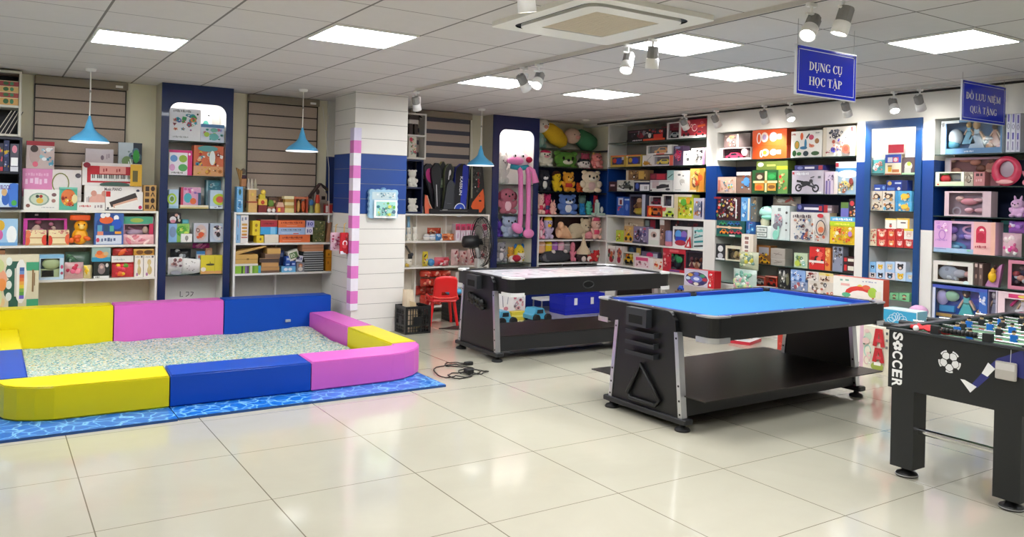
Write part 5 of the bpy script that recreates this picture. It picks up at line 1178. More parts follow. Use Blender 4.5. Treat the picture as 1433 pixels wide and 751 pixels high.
it(B2,353.5,309,364,329.5,'toy_box','taller yellow box standing on the small yellow box','e8cc2c','o.5,.7,.18,.12,a88020;o.45,.35,.16,.1,a88020',d=.14)
it(B2,370,328,390,339,'toy_box','cream box at the bottom of the pile with the red box','e6dcc8','',d=.18)
it(B2,364.5,317.5,388,328,'toy_box','light blue box in the middle of the pile with the red box','3fa4dc','r.6,0,.9,1,7cc4ea',d=.18)
it(B2,364.5,307.5,388,317.5,'toy_box','dark red box on top of the light blue box','b02c38','t.2,.35,.8,.6,701820;r0,.93,1,1,d89a80',d=.18)
it(B2,391,328.3,434,338.5,'number_game_box','orange game box at the bottom, under the pale blue one','e8743c','t.1,.5,.75,.75,8a2a18;r.1,.2,.7,.26,f0b090','board game',.18)
it(B2,389.5,318.3,427,328.3,'number_game_box','pale blue game box between the two orange ones','a4c0e4','t.1,.6,.85,.75,3a4a6a;r.1,.2,.8,.3,d8e4f4;r.55,.1,.75,.22,c85040','board game',.18)
it(B2,389.5,308.3,427,318.3,'number_game_box','orange game box on top of the pale blue one','e8743c','t.1,.55,.9,.8,a83a1c;r.3,.2,.7,.28,f0b090','board game',.18)
it(B2,427.5,318,438,328,'number_cube_box','white number cube box above the end of the lower orange game box','dedce8','r.2,.25,.36,.75,5a5a9a;n.65,.5,.2,.25,.1,5a5a9a',d=.14)
it(B2,428.5,308.5,440,318,'number_cube_box','lilac number cube box on the white number cube box','b8b8e4','r.2,.25,.36,.75,4a4a98;n.65,.5,.2,.25,.1,4a4a98',d=.14)
for k,(a,b,x0_,x1_) in enumerate(((332,338.5,438,454),(323,332,438,455),(309,323,439.5,455))):
	it(B2,x0_,a,x1_,b,'toy_soldier_box',('lowest','middle','topmost')[k]+' camouflage green box of the pile right of the number cubes','5c6238','b12,3a4426-8a8a58-4a5630-a89a60-6a7040',d=.14,group='camouflage green boxes')
r,w,h,d=toyroot(B2,456.5,311,467,339,'wooden_board','brown wooden board leaning in the right end of the upper shelf','board',.1)
mb=MB();mb.prism([(-.5*w,0),(.1*w,0),(.5*w,h),(-.1*w,h)],-.04,.04,mat('a87a5c',.6,0,.15));mb.build('board_panel',r)
it(B2,325.5,372,365,383.5,'striped_toy_box','green and purple striped long box at the bottom left','86b838','r.24,0,.3,1,2a4a1a;r.38,0,.46,1,8a70a0;r.46,0,.54,1,5a3a60;r.58,0,.66,1,d8d8c8;r.68,0,.74,1,6a9a30;r.9,0,1,1,4aa0c0','toy box',.2)
it(B2,325.5,369,361,372,'board','thin white board lying on the striped box','dcd8cc','','board',.2)
it(B2,325.5,356,361,368.5,'wooden_game_case','pale wooden case lying on the thin white board','cfa458','r0,.46,1,.5,8a6428;r.5,.4,.6,.58,7a5a28','wooden toy',.2)
r,w,h,d=toyroot(B2,325.5,344,374,355.5,'wooden_plank','pale wooden plank lying aslant on the wooden case','wooden toy',.18)
mb=MB();mb.prism([(-.5*w,0),(-.5*w,.34*h),(.42*w,h),(.5*w,.9*h),(-.42*w,0)],-.09,.09,mat('c9a05c',.6,0,.12));mb.build('plank_board',r)
cols_=('4a3a34','5a4438','c8985c','3e322c','c09050')
for k,(a,b,c_) in enumerate(((378,383,'6a5040'),(373,378,'b98a54'),(367,373,'c9985e'),(361,367,'4c3c34'),(355,361,'7a604c'),(347,355,'cfa45e'))):
	it(B2,(363,363,366,363,371,367)[k],a,(391,391,390,391,392,393)[k],b,'wooden_board_box',('bottom brown','second, tan','third, light tan','fourth, dark brown','fifth, grey brown','topmost pale')[k]+' board of the pile left of the middle divider',c_,'r0,.86,1,1,a88058','wooden toy',.2,group='pile of wooden boards')
it(B2,394,372.5,414,381,'toy_box','light blue box under the small dark blue boxes','6fb4e0','o.3,.5,.14,.26,e8eef4;o.6,.5,.14,.26,e8eef4',d=.12)
it(B2,399,366.5,406.5,372.5,'small_toy_box','small blue box, lower left of the little blue pile','2a56a8','r.2,.3,.8,.6,c8d8f0',d=.08)
it(B2,407.5,365.5,414,372.5,'small_toy_box','small blue box, lower right of the little blue pile','3a62b0','r.2,.3,.8,.6,c8d8f0',d=.08)
it(B2,400,358.5,408,366.5,'small_toy_box','small blue box with white print in the middle of the little blue pile','2f5ab8','r.15,.3,.85,.7,b8ccec',d=.08)
it(B2,395.5,351.5,402,383,'small_toy_box','tall dark blue box behind the little blue pile','24386c','r.2,.7,.8,.9,6a80b0',d=.08)
it(B2,415,367,426,381,'toy_figure_box','small box with an orange headed figure left of the clear case pile','8a8a90','o.5,.68,.26,.2,d0784a;o.5,.64,.16,.12,e8c0a0;o.5,.3,.3,.22,e0d8d0',d=.1)
r,w,h,d=toyroot(B2,412.5,356,424,367,'number_cube_box','white number cube box lying tilted on the small figure box','toy box',.08)
mb=MB();M_=Matrix.Translation((0,0,.47*h)) @ Matrix.Rotation(.16,4,'Y');s_=.40*h;mb.box(-s_*1.05,-.04,-s_,s_*1.05,.04,s_,mat('dcdcea',.5),M_);mb.build('cube',r)
mb=MB();A=Art(mb,2*s_,2*s_,-.041);A.run('r.14,.3,.3,.7,4a4a80;n.5,.5,.14,.2,.07,4a4a80;r.7,.3,.86,.7,4a4a80');mb.v=[M_ @ (v-Vector((0,0,s_))) for v in mb.v];mb.build('printed_digits',r)
r,w,h,d=toyroot(B2,405.5,346.5,416.5,358.5,'number_cube_box','white number cube box with green digits balanced higher up, tilted','toy box',.08)
mb=MB();M_=Matrix.Translation((0,0,.45*h)) @ Matrix.Rotation(-.3,4,'Y');s_=.36*h;mb.box(-s_*1.05,-.04,-s_,s_*1.05,.04,s_,mat('e0dcd0',.5),M_);mb.build('cube',r)
mb=MB();A=Art(mb,2*s_,2*s_,-.041);A.run('r.1,.2,.9,.8,5a7a48;r.2,.3,.3,.7,e0e8d0;n.5,.5,.14,.2,.07,e0e8d0');mb.v=[M_ @ (v-Vector((0,0,s_))) for v in mb.v];mb.build('printed_digits',r)
NC=9
for k in range(NC):
	a=379.5-3.1*(k+1);it(B2,424+.6*(k % 3),a,452.5+.6*(k % 2),a+3.1,'clear_tray','grey clear tray number %s from the bottom of the tray pile' % ('one','two','three','four','five','six','seven','eight','nine')[k],'3c4040','r0,.62,1,.98,c4c8c8','tray',.18,group='pile of grey clear trays')
it(B2,423,342,453,349.5,'wooden_tray','orange brown wooden tray on the pile of clear trays','c98a64','r0,.45,1,.5,8a5a3c','tray',.18)
it(B2,456,350,466.5,379,'toy_box','tall orange yellow box at the right end of the lower shelf','cf8a1c','o.5,.8,.16,.06,8a5a10;r0,.62,1,.66,a86a14;o.4,.4,.14,.08,a86a14',d=.18)
def hanging(P_pt,w,h,name,label,builder,cat='toy pack'):
	r=root(name,P_pt,label,cat);builder(r,w,h);return r
p0=on_y(516,264,8.38);p1=on_y(556,306,8.38)
w,h=p1.x-p0.x,p0.z-p1.z
r=root('drawing_board_pack',((p0.x+p1.x)/2,8.415,p1.z),'scalloped light blue drawing board pack hanging on the blue band of the column','toy pack')
mb=MB();pts=[]
n=40
for k in range(n):
	t=k/n*4;e=int(t);f=t-e;a,b=((-.5,0),(.5,0)),((.5,0),(.5,1));
	q=[((-.5+f),0),(.5,f),(.5-f,1),(-.5,1-f)][e];bump=.018*abs(math.sin(f*PI*5))
	nx,nz=[(0,-1),(1,0),(0,1),(-1,0)][e];pts.append((q[0]*w*.94+nx*bump*w*1.6,h*(.03+q[1]*.94)+nz*bump*h*1.6))
mb.prism(pts,-.05,-.003,mat('9cc4dc',.35));mb.build('scalloped_frame',r)
mb=MB();A=Art(mb,w*.9,h*.93,-.0505);A.run('r.06,.70,.97,.97,c4d6dc;b10,8ab0c0-e8eef0-6a90a4,.2,.74,.95,.95;r.12,.03,.99,.68,f0f2f2;r.2,.1,.93,.62,a8dcd4;b16,3a8a9a-6ab050-d8d860-5a7a90-9ad0c8,.2,.1,.93,.62');mb.build('printed_card',r)
mb=MB();mb.ell((0,-.03,h*1.0),(w*.1,.02,h*.06),mat('5a8ab8',.4));mb.build('hook_knob',r)
for (a,b,c,d_,nm,lab,col,pal,dy) in ((463,322,476,350,'hanging_toy_pack','pink and white toy pack hanging left of the red one','d8b4c4','b12,c83a6a-8a3a58-e8d0d8-b06a8a',8.60),(476,322,486.5,355,'hanging_toy_pack','red toy pack with a white ring hanging on the left column face','c0202c','n.55,.5,.3,.14,.12,f0e8e8;r0,0,.7,.14,e4e4ec;b3,a01820-d84a50',8.50)):
	p0=on_y(a,b,dy);p1=on_y(c,d_,dy);w,h=p1.x-p0.x,p0.z-p1.z
	r=root(nm,(min((p0.x+p1.x)/2,3.362-w/2),dy,p1.z),lab,'toy pack')
	mb=MB();mb.cbox(-w/2,-.02,0,w/2,.02,h*.9,mat(col,.3),.01);mb.build('pack_body',r)
	mb=MB();Art(mb,w,h*.9,-.0205).run(pal);mb.build('printed_front',r)
	mb=MB();mb.tube([(0,0,h*.88),(.0,0,h*1.25),(.02,.0,h*1.3)],.004,mat('e0b020',.4),6);mb.build('yellow_hook',r)
BR=9.45
shelving('B',4.03,5.775,BR,.29,0,1.314,[1.314,.958,.62,.10],[(4.762,.10,.62),(4.762,.62,.958),(4.762,.958,1.314),(5.209,.10,.62),(5.209,.62,.958),(5.209,.958,1.314)],'eeeae2','d8cfc0','white open shelving unit right of the column, below the racket bags')
B3=Ctx('B',BR,[1.314,.958,.62,.10],.275,4.05,5.75)
shelving('B',4.20,4.775,BR,.29,2.022,2.62,[2.045,2.34,2.62],[],'e4e0d8','8d8880','white cubby cabinet hanging above the navy cubbies beside the column','wall_cabinet','cabinet')
shelving('B',4.20,4.745,BR,.29,1.318,2.018,[1.338,1.66,2.018],[],'101c44','14193a','navy cubby shelf with white plaster figures beside the column','wall_cabinet','cabinet')
BC=Ctx('B',BR,[2.045,2.34,1.66,1.338],.27)
r,w,h,d=toyroot(BC,572,152,588,186,'robot_figure','brown and white robot figure in the top cubby beside the column','figure',.1)
bm_=mat('3a2a24',.5);wm_=mat('d8d0c8',.5)
for s in (-1,1): mb=MB();mb.cbox(s*.24*w-.15*w,-.3*d,0,s*.24*w+.15*w,.3*d,.42*h,bm_,.004);mb.build('leg',r)
mb=MB();mb.cbox(-.42*w,-.3*d,.42*h,.42*w,.3*d,.58*h,wm_,.004);mb.build('hip',r)
mb=MB();mb.cbox(-.46*w,-.4*d,.58*h,.46*w,.4*d,.84*h,bm_,.006);mb.build('chest',r)
for s in (-1,1): mb=MB();mb.tube([(s*.46*w,0,.78*h),(s*.5*w,-.1,.66*h)],.012,bm_,8);mb.build('arm',r)
mb=MB();mb.ell((0,0,.92*h),(.2*w,.3*d,.08*h),mat('c8b8a8',.5));mb.build('head',r)
it(BC,572,188.5,583,219,'picture_card_box','flat white box with a floral picture in the lower white cubby beside the column','dcd8c8','b14,c04a5a-6a8a5a-e0b0a0-9ab0a0-e8d8b0;o.2,.85,.2,.1,d0405a','craft kit',.03)
def plaster(P,x0,y0,x1,y1,label,lay=.03):
	r,w,h,d=toyroot(P,x0,y0,x1,y1,'plaster_figure',label,'plaster figure',.07,lay);pm=mat('e8e4d8',.8)
	mb=MB();mb.ell((0,0,.3*h),(.46*w,.42*d,.3*h),pm);mb.ell((0,0,.74*h),(.38*w,.38*d,.25*h),pm)
	for s in (-1,1): mb.ell((s*.30*w,0,.93*h),(.14*w,.2*d,.07*h),pm);mb.ell((s*.36*w,-.3*d,.36*h),(.13*w,.2*d,.13*h),pm);mb.ell((s*.26*w,-.3*d,.09*h),(.18*w,.25*d,.09*h),pm)
	o=mb.build('figure_body',r);rm=o.modifiers.new('blend','REMESH');rm.mode='VOXEL';rm.voxel_size=.007;rm.use_smooth_shade=True
	mb=MB();mb.box(-.4*w,-.4*d,0,.4*w,.4*d,.012,pm);mb.build('plinth',r)
plaster(BC,571,237,586,259,'white plaster bear figure in the upper navy cubby beside the column')
plaster(BC,571,277,586,298.5,'white plaster bear figure in the lower navy cubby beside the column')
plaster(B3,569.5,318,576.5,336.5,'small white plaster figure in the left shelf cell, left of two')
plaster(B3,578,317,585,336.5,'small white plaster figure in the left shelf cell, right of two')
r,w,h,d=toyroot(B3,570,303,576,337,'toy_rocket','blue and white toy cone standing behind the small plaster figures','toy',.07,lay=.14)
mb=MB();mb.lathe([(.5*w,0),(.48*w,.5*h),(.3*w,.8*h),(.02,h)],mat('8ab8d8',.4),14);mb.build('cone_body',r)
def racket(x0,x1,xm0,xm1,ytop,ybot,lean,label,col,trim,art='',zoff=0,lay=.09,shape='bag',txt=None,d=.05):
	p=on_y((x0+x1)/2,ybot,BR+lay);q=on_y((x0+x1)/2,ytop,BR+lay);h=q.z-1.316
	wt=(on_y(x1,ytop,BR+lay).x-on_y(x0,ytop,BR+lay).x);xb0=on_y(xm0,ybot,BR+lay).x;xb1=on_y(xm1,ybot,BR+lay).x;xt=on_y((x0+x1)/2,ytop,BR+lay).x
	xb=(xb0+xb1)/2;wb=xb1-xb0
	if shape == 'racket': wt *= 1.35;wb *= 1.3
	r=root('racket_bag',(xb,BR+lay,1.316),label,'racket bag','racket bags on the white counter')
	dx=xt-xb;prof=[]
	n=12
	def half(t):
		if shape == 'bag': return (wb*(1-t)+wt*t)/2*(1-.75*max(0,(t-.86)/.14)**2)
		return ((.48 if t < .45 else .48+.52*math.sin(min(1,(t-.45)/.45)*PI*.5))*wt/2)*(1 if t < .85 else math.sqrt(max(0.02,1-((t-.85)/.155)**2)))
	L=[(dx*(i/n)-half(i/n),h*i/n) for i in range(n+1)];R=[(dx*(i/n)+half(i/n),h*i/n) for i in range(n+1)]
	pts=L[:1]+R+L[:0:-1]
	mb=MB();mb.prism(pts,-d/2,d/2,mat(col,.55,0,.08),side=mat(trim,.5));mb.build('bag_body',r)
	mb=MB();mb.tube([(a,-d/2,z) for a,z in R],.004,mat(trim,.5),5);mb.tube([(a,-d/2,z) for a,z in L],.004,mat(trim,.5),5);mb.build('piping',r)
	if art:
		mb=MB();A=Art(mb,max(wt,wb),h,-d/2-.001);A.run(art)
		for v in mb.v: v.x += dx*(v.z/h)
		mb.build('printed_side',r)
	if txt:
		for s_,t0,wid,hh,colr,off in txt:
			mb=MB();ang=math.atan2(h,dx)
			M=Matrix.Translation((dx*t0+off,-d/2-.003,h*t0)) @ Matrix.Rotation(-(ang-PI),4,'Y') if 1 else None
			add_text(mb,s_,M,wid,hh,mat(colr,.5),.02);mb.build('side_lettering',r)
	return r
racket(593,605,606,613,229,296,0,'black racket with a magenta head cover at the left end of the racket bags','23202a','181820','o.5,.76,.42,.15,c2267a;r.46,.3,.54,.86,d8a0b8',shape='racket',lay=.12)
racket(604,614,609,614,231,296,0,'slim black racket bag second from the left with a white stripe','16181c','2a2a2e','r.42,.15,.5,.6,c8c8cc',shape='racket',lay=.06)
racket(606,615,609,614,228,296,0,'plain dark racket bag third from the left','1a2024','14181c','r.2,.5,.8,.9,222c2c',shape='racket',lay=.10)
racket(615.5,622.5,612,617,226,296,0,'black racket bag with olive edges, fourth from the left','15181a','7a8058','r.3,.5,.7,.68,5a6a50;o.5,.6,.2,.05,8a9a80',shape='racket',lay=.13)
racket(624,633,618,624,229,296,0,'black racket bag with a white hook mark, beside the grey bag','1a1c20','6a7050','o.6,.82,.12,.06,e8e8ea;r.48,.68,.58,.82,e8e8ea',shape='racket',lay=.06)
racket(626,636,619,634,252,292,0,'grey flat bag leaning in front of the dark racket bags','3c4046','2a2d32','r.3,.3,.7,.32,55595f',lay=.012,d=.03)
racket(637,656,633,650,229,292,0,'navy and blue racket bag with white lettering down its side','10131c','1c2a8a','r.52,.1,.95,.97,1f35b0;o.5,.08,.4,.12,2a50c8;n.5,.08,.42,.14,.06,e8ecf4;l.45,.05,.6,.12,.1,f4f4f4',lay=.06,txt=[('KASSUN',.56,.25,.042,'f0f0f4',-.005)])
racket(660,674,655,678,226,297.5,0,'black and orange racket bag with red lettering at the right end','20201e','181818','b22,3a3a36-504e48-2a2a28,.1,.3,.7,.98;r.05,.3,.14,.98,8a8a78',lay=.08,txt=[('SmashPro',.66,.22,.035,'d02a3a',.02)])
bo=[o for o in bpy.data.objects if o.name.startswith('racket_bag')][-1]
p=[on_y(a,b,BR+.0545) for a,b in ((659,289),(661,283),(676,264),(677.5,275),(677.5,290),(673,297),(664,297.2))]
mb=MB();mb.face([(v.x-bo.location.x,-.0275,max(.003,v.z-1.316)) for v in p][::-1],mat('e8622c',.5));mb.build('orange_panel',bo)
mb=MB();q=on_y(672,281,BR+.05);mb.box(q.x-bo.location.x-.02,-.0285,q.z-1.316-.01,q.x-bo.location.x+.02,-.028,q.z-1.316+.012,mat('181410',.5));mb.build('logo_patch',bo)
p=on_y(593,270,BR+.03);r=root('racket_bag',(on_y(597,297,BR+.03).x,BR+.03,1.316),'short dark bag with an orange side below the magenta racket','racket bag','racket bags on the white counter')
mb=MB();pts=[(-.03,0),(.06,0),(.08,.05),(.03,.13),(-.01,.24),(-.04,.25),(-.045,.1)];mb.prism(pts,-.02,.02,mat('e06a4a',.5),side=mat('2a2a30',.5));mb.build('bag_body',r)
mb=MB();mb.tube([(.075,-.02,.05),(.03,-.022,.13),(-.01,-.022,.24)],.007,mat('d8a890',.5),6);mb.build('piping',r)
p0=on_y(601,298,BR-.01);p1=on_y(671,298,BR-.01)
r=root('racket_bag',((p0.x+p1.x)/2,BR+.012,1.316),'long flat black racket bag lying along the front of the counter','racket bag','racket bags on the white counter')
hw=(p1.x-p0.x)/2;mb=MB();mb.cbox(-hw,-.022,0,hw,.010,.068,mat('17171c',.5),.015);mb.build('bag_body',r)
mb=MB();mb.box(-hw*.6,-.0235,.04,hw*.5,-.0222,.044,mat('9a9a9a',.5));mb.box(-hw*.5,-.0235,.05,-hw*.3,-.0222,.058,mat('b8b8b8',.5));mb.build('grey_print',r)
for o in list(bpy.data.objects):
	if o.get('category') == 'racket bag': pass
def ball(P,x,y,rpx,name,label,col,lay=.03,stripe=None):
	r,w,h,d=toyroot(P,x-rpx,y-rpx,x+rpx,y+rpx,name,label,'ball',.08,lay)
	mb=MB();mb.ell((0,0,h/2),(h/2,h/2,h/2),mat(col,.4),18,12);mb.build('ball_body',r)
	if stripe: mb=MB();mb.lathe([(h*.46,-.006),(h*.505,0),(h*.46,.006)],mat(stripe,.4),20,(0,0,h*.62));mb.build('stripe',r)
ball(B3,598.5,331,4,'white_ball','white ball in the middle cell beside the column, left of two','ece8e4',stripe='b8b8c0')
ball(B3,606.5,331.5,4,'white_ball','white ball in the middle cell beside the column, right of two','e6e8ec',stripe='6a90b8')
bag(B3,611,327,620,336.5,'toy_racket_pack','blue and white toy pack beside the two white balls','4a86c0','b4,b8d4ec-2f62a8-e8f0f4',d=.08)
bag(B3,620.5,327,637,336.5,'paddle_pack','orange paddle pack at the right of the middle cell','d87848','b5,e8a070-c85a30-f0c0a0-8a3a20',d=.08)
bag(B3,603,319,623,328,'paddle_pack','red and orange paddle pack lying on top in the middle cell','a84430','b9,c84a30-e0a070-7a3020-b8b0a0',d=.1)
for k in range(6):
	it(B3,637.5+7.4*k,313+.4*(k % 2),644.3+7.4*k,337.5,'doll_dress_pack',('first','second','third','fourth','fifth','sixth')[k]+' pink topped white pack in the row behind the fan','e6d4dc','r0,.62,1,1,c83a62;o.5,.75,.3,.12,8a3048;r.2,0,.8,.5,f2eaf0;o.5,.3,.14,.2,d8a8c0','toy pack',.1,group='pink topped packs behind the fan')
bag(B3,568,362,578,374,'paper_pack','crumpled white and yellow paper pack at the bottom of the left cell','e4ddcc','b5,d8b848-c8c0b0-f0ece0',d=.08)
r,w,h,d=toyroot(B3,567,343,580,363,'toy_gun','dark toy gun leaning on the paper pack in the left cell','toy',.06)
mb=MB();mb.tube([(-.35*w,0,.95*h),(.2*w,0,.35*h)],.014,mat('5a564e',.5),8);mb.build('barrel',r);mb=MB();mb.box(-.05*w,-.012,.0,.35*w,.012,.35*h,mat('2a2a2c',.5));mb.build('grip',r);mb=MB();mb.ell((.3*w,0,.3*h),(.2*w,.02,.14*h),mat('3a3a44',.5));mb.build('drum',r)
bag(B3,593.5,352,601,374,'toy_basket_pack','yellow toy with dark parts at the left of the lower middle cell','d8c040','b6,e0d060-3a3a30-c03a30-8ab0c8',d=.1)
ball(B3,604.5,367,5,'blue_ball','small blue knobbly ball in the lower middle cell','4a90c8')
bag(B3,610,360,631,374.5,'toy_fruit_pack','red and pink soft pack in the lower middle cell','d86a78','b9,d02a3a-f0a0a8-e84a5a-f8d8d8',d=.12)
for k in range(4):
	bag(B3,634+11.5*k,349+2*(k % 2),645+11.5*k,374,'toy_pack',('first','second','third','fourth')[k]+' pale pink toy pack in the cell behind the fan stand','e6c4c0','b8,c05a60-f0e0d8-a84a50-e8b0a8',d=.12,group='pale pink packs behind the fan')
rb=random.Random(11);kk=0
ord_=('bottom left','bottom middle','bottom right','second layer left','second layer middle','second layer right','third layer left','third layer middle','third layer right','top left','top middle','top right')
for j in range(4):
	for i in range(3):
		x0=593+13.6*i;y1=426-11.5*j
		bag(B3,x0,y1-12.5,x0+13,y1,'red_toy_pack','crinkled red pack in the heap behind the red chair, '+ord_[kk],'d04a38' if kk % 2 else 'c23c30','b6,e88a70-b02a24-f0b8a0-d85a48',d=.2,base=.101+.137*j*.9,group='red packs behind the chair');kk += 1
it(B3,637,380,660,430,'toy_carton','pale carton at the back of the bottom cell right of the red packs','d8cfc6','b8,c06a60-e8dcd4-a89a94',d=.2)
p=on_y(674,338,9.0)
r=root('standing_fan',(p.x-.03,9.0,0),'black standing fan with a wire cage in front of the white shelf cells','fan')
bk=mat('18191b',.45);cz=p.z;ax=Vector((math.cos(math.radians(-7)),math.sin(math.radians(-7)),0))
q=Vector((0,0,1)).rotation_difference(ax).to_matrix().to_4x4();M0=Matrix.Translation((.03,0,cz)) @ q;R_=.32
mb=MB();mb.lathe([(.16,0),(.17,.02),(.05,.04),(.02,.06)],bk,24);mb.build('base',r)
mb=MB();mb.tube([(0,0,.05),(0,0,cz-.22)],.016,bk,10);mb.build('pole',r)
mb=MB();mb.tube([(0,0,cz-.23),(-.02,.0,cz-.12),(-.06,.03,cz-.03)],[.03,.036,.03],mat('a9a9a8',.4),10);mb.build('neck',r)
mb=MB();mb.lathe([(.02,-.27),(.075,-.25),(.085,-.16),(.08,-.07),(.05,-.05)],bk,20,M=M0);mb.build('motor_housing',r)
mb=MB()
for zc,rr_ in ((0,R_),(.028,R_*.97),(-.035,R_*.97),(.05,R_*.66),(-.05,R_*.66)): mb.tube([(rr_*math.cos(2*PI*k/40),rr_*math.sin(2*PI*k/40),zc) for k in range(40)],.008 if zc == 0 else .004,bk,6,closed=True,M=M0)
for k in range(44):
	a=2*PI*k/44
	for s in (-1,1): mb.tube([(.04*math.cos(a),.04*math.sin(a),s*.06),(R_*.66*math.cos(a),R_*.66*math.sin(a),s*.05),(R_*math.cos(a),R_*math.sin(a),.0)],.002,bk,4,M=M0,cap=False)
mb.build('wire_cage',r)
for k in range(3):
	a=2*PI*k/3+.4;mb=MB();pts=[(.03,-.03),(R_*.5,-.085),(R_*.86,-.05),(R_*.84,.06),(R_*.45,.07),(.03,.03)]
	Mb=M0 @ Matrix.Rotation(a,4,'Z') @ Matrix.Rotation(.35,4,'X');mb.prism(pts,-.002,.002,mat('aaa69e',.3),'z',Mb);mb.build('blade',r)
mb=MB();mb.lathe([(.04,-.03),(.042,.03),(.02,.045)],bk,16,M=M0);mb.build('hub',r)
mb=MB();mb.cbox(-.05,-.05,cz-.34,.05,.05,cz-.22,mat('c9c8c4',.4),.01);mb.build('control_box',r)
p=on_z(633,455,0);p2=on_z(620,450,0)
cx=on_y(618,440,p.y+.1).x;yv=p.y
r=root('child_chair',(cx,yv+.12,0),'small red plastic chair standing in front of the heap of red packs','chair',rotz=-.25)
rm_=mat('d81f22',.35,0,.04,coat=.2)
k_=1.0
mb=MB();mb.cbox(-.165,-.15,.285,.165,.16,.312,rm_,.03);mb.build('seat',r)
for sx in (-1,1):
	for sy in (-1,1):
		mb=MB();mb.tube([(sx*.13,sy*.115,.29),(sx*.17,sy*.155,.0)],[.022,.017],rm_,8);mb.build('leg',r)
mb=MB();vs=[];fs=[];n,m_=12,8
for s in (0,1):
	for j in range(m_+1):
		for i in range(n+1):
			u=i/n*2-1;v=j/m_;wv=.148*(1-.06*v) * (1 if v < .85 else 1-.12*((v-.85)/.15)**2);vs.append((u*wv,-.155-.06*v+.03*(1-u*u)*-.6+(.014 if s else 0)-.02,.30+.31*v-.02*abs(u)**3*v))
N_=(n+1)*(m_+1)
for s in (0,1):
	for j in range(m_):
		for i in range(n):
			if 2 <= j <= 2 and 4 <= i <= 7: continue
			a=s*N_+j*(n+1)+i;f=(a,a+1,a+n+2,a+n+1);fs.append(f if s == 0 else f[::-1])
for j in range(m_):
	for i in (0,n): a=j*(n+1)+i;fs.append((a,a+n+1,N_+a+n+1,N_+a))
for i in range(n):
	for j in (0,m_): a=j*(n+1)+i;fs.append((a,a+1,N_+a+1,N_+a))
mb.add(vs,fs,rm_,True);mb.build('backrest',r)
mb=MB();mb.tube([(-.15,-.18,.36),(-.08,-.215,.345),(.08,-.215,.345),(.15,-.18,.36)],.007,mat('e85048',.3),6);mb.build('back_rib',r)
for s in (-1,1): mb=MB();mb.tube([(s*.16,-.17,.33),(s*.185,-.02,.37),(s*.16,.1,.31)],.014,rm_,8);mb.build('arm_rail',r)
def crate(px0,px1,pyt,pyb,Y,name,label,col,holes=True,depth=.28,slats=0,z0=0,group=None,tagc=None):
	a=on_z((px0+px1)/2,pyb,z0) if Y is None else None
	Y=a.y if a else Y
	xa,xb=on_y(px0,(pyt+pyb)/2,Y).x,on_y(px1,(pyt+pyb)/2,Y).x;h=on_y((px0+px1)/2,pyt,Y).z-z0
	w=(xb-xa)/2;r=root(name,((xa+xb)/2,Y+depth/2,z0),label,'crate',group);cm=mat(col,.45,0,.04)
	def wall(mb,ax,pos,half,M):
		pass
	t=.012
	def slotted(half,M,nm):
		mb=MB();nx=max(5,int(half*2/.036));
		mb.box(-half,0,0,half,t,h*.07,cm,M);mb.box(-half,0,h*.9,half,t,h,cm,M)
		mb.box(-half,0,h*.07,-half+.03,t,h*.9,cm,M);mb.box(half-.03,0,h*.07,half,t,h*.9,cm,M)
		iw=half*2-.06
		rows=[(h*.07,h*.16),(h*.18,h*.27),(h*.34,h*.5),(h*.52,h*.68),(h*.7,h*.86)]
		for z in (h*.16,h*.27,h*.5,h*.68,h*.86): mb.box(-half+.03,.001,z,half-.03,t-.001,z+(h*.02 if z != h*.27 else h*.07),cm,M)
		for i in range(1,nx): x=-half+.03+iw*i/nx;mb.box(x-.004,.0015,h*.07,x+.004,t-.0015,h*.9,cm,M)
		mb.box(-half*.34,.0005,h*.27,half*.34,t-.0005,h*.62,cm,M)
		mb.build(nm,r)
	def plain(half,M,nm):
		mb=MB();mb.box(-half,0,0,half,t,h,cm,M)
		for k in range(slats): z=h*(k+.6)/slats;mb.box(-half-.004,-.006,z,half+.004,0,z+h*.05,cm,M)
		mb.build(nm,r)
	fn=slotted if holes else plain
	hd=depth/2
	fn(w,Matrix.Translation((0,-hd,0)),'front_wall');fn(w,Matrix.Translation((0,hd-t,0)),'back_wall')
	for s in (-1,1): fn(hd-t-.0005,Matrix.Translation((s*w-(t if s > 0 else 0)*0,0,0)) @ Matrix.Rotation(PI/2*s,4,'Z'),'side_wall')
	mb=MB();mb.box(-w+t,-hd+t,.001,w-t,hd-t,.012,cm);mb.build('crate_floor',r)
	if tagc: mb=MB();mb.box(*tagc[0],cm if 0 else mat('e6e6ee',.5));mb.build('label_card',r)
	return r,w,h,Y
r,w,h,Y=crate(567.5,603,428.5,467,None,'plastic_crate','black slotted plastic crate standing by the foot of the column','17181a')
cx,cyy=r.location.x,r.location.y
r2=root('paper_bag',(cx-.03,cyy,.013),'crumpled pale paper bag standing in the black slotted crate','bag')
mb=MB();hh=on_y(572,409,Y).z
vs=[];fs=[];n=12
for j in range(7):
	for i in range(n):
		a=2*PI*i/n;t=j/6;rr_=(.10+.02*mnoise.noise((i*1.3,j*.9,2)))*(1-.35*t);vs.append((rr_*math.cos(a)-.04*t,rr_*.7*math.sin(a),hh*(t+.05*mnoise.noise((i*2.1,j,5))*t)))
for j in range(6):
	for i in range(n): fs.append((j*n+i,j*n+(i+1)%n,(j+1)*n+(i+1)%n,(j+1)*n+i))
mb.add(vs,fs,mat('d9c8ae',.8,0,.1),False);mb.build('bag_paper',r2)
mb=MB();mb.add([(.0,-.075,.05),(.09,-.06,.04),(.03,-.07,hh*.7),(-.05,-.065,hh*.75)],[(0,1,2,3)],mat('c0a884',.8));mb.build('bag_print',r2)
for k in range(3):
	zz=.0;
r,w,h,Y=crate(634,655,416,450,None,'stacking_tray','black ribbed plastic tray stack between the red chair and the air hockey table','14161a',holes=False,slats=7,depth=.3)
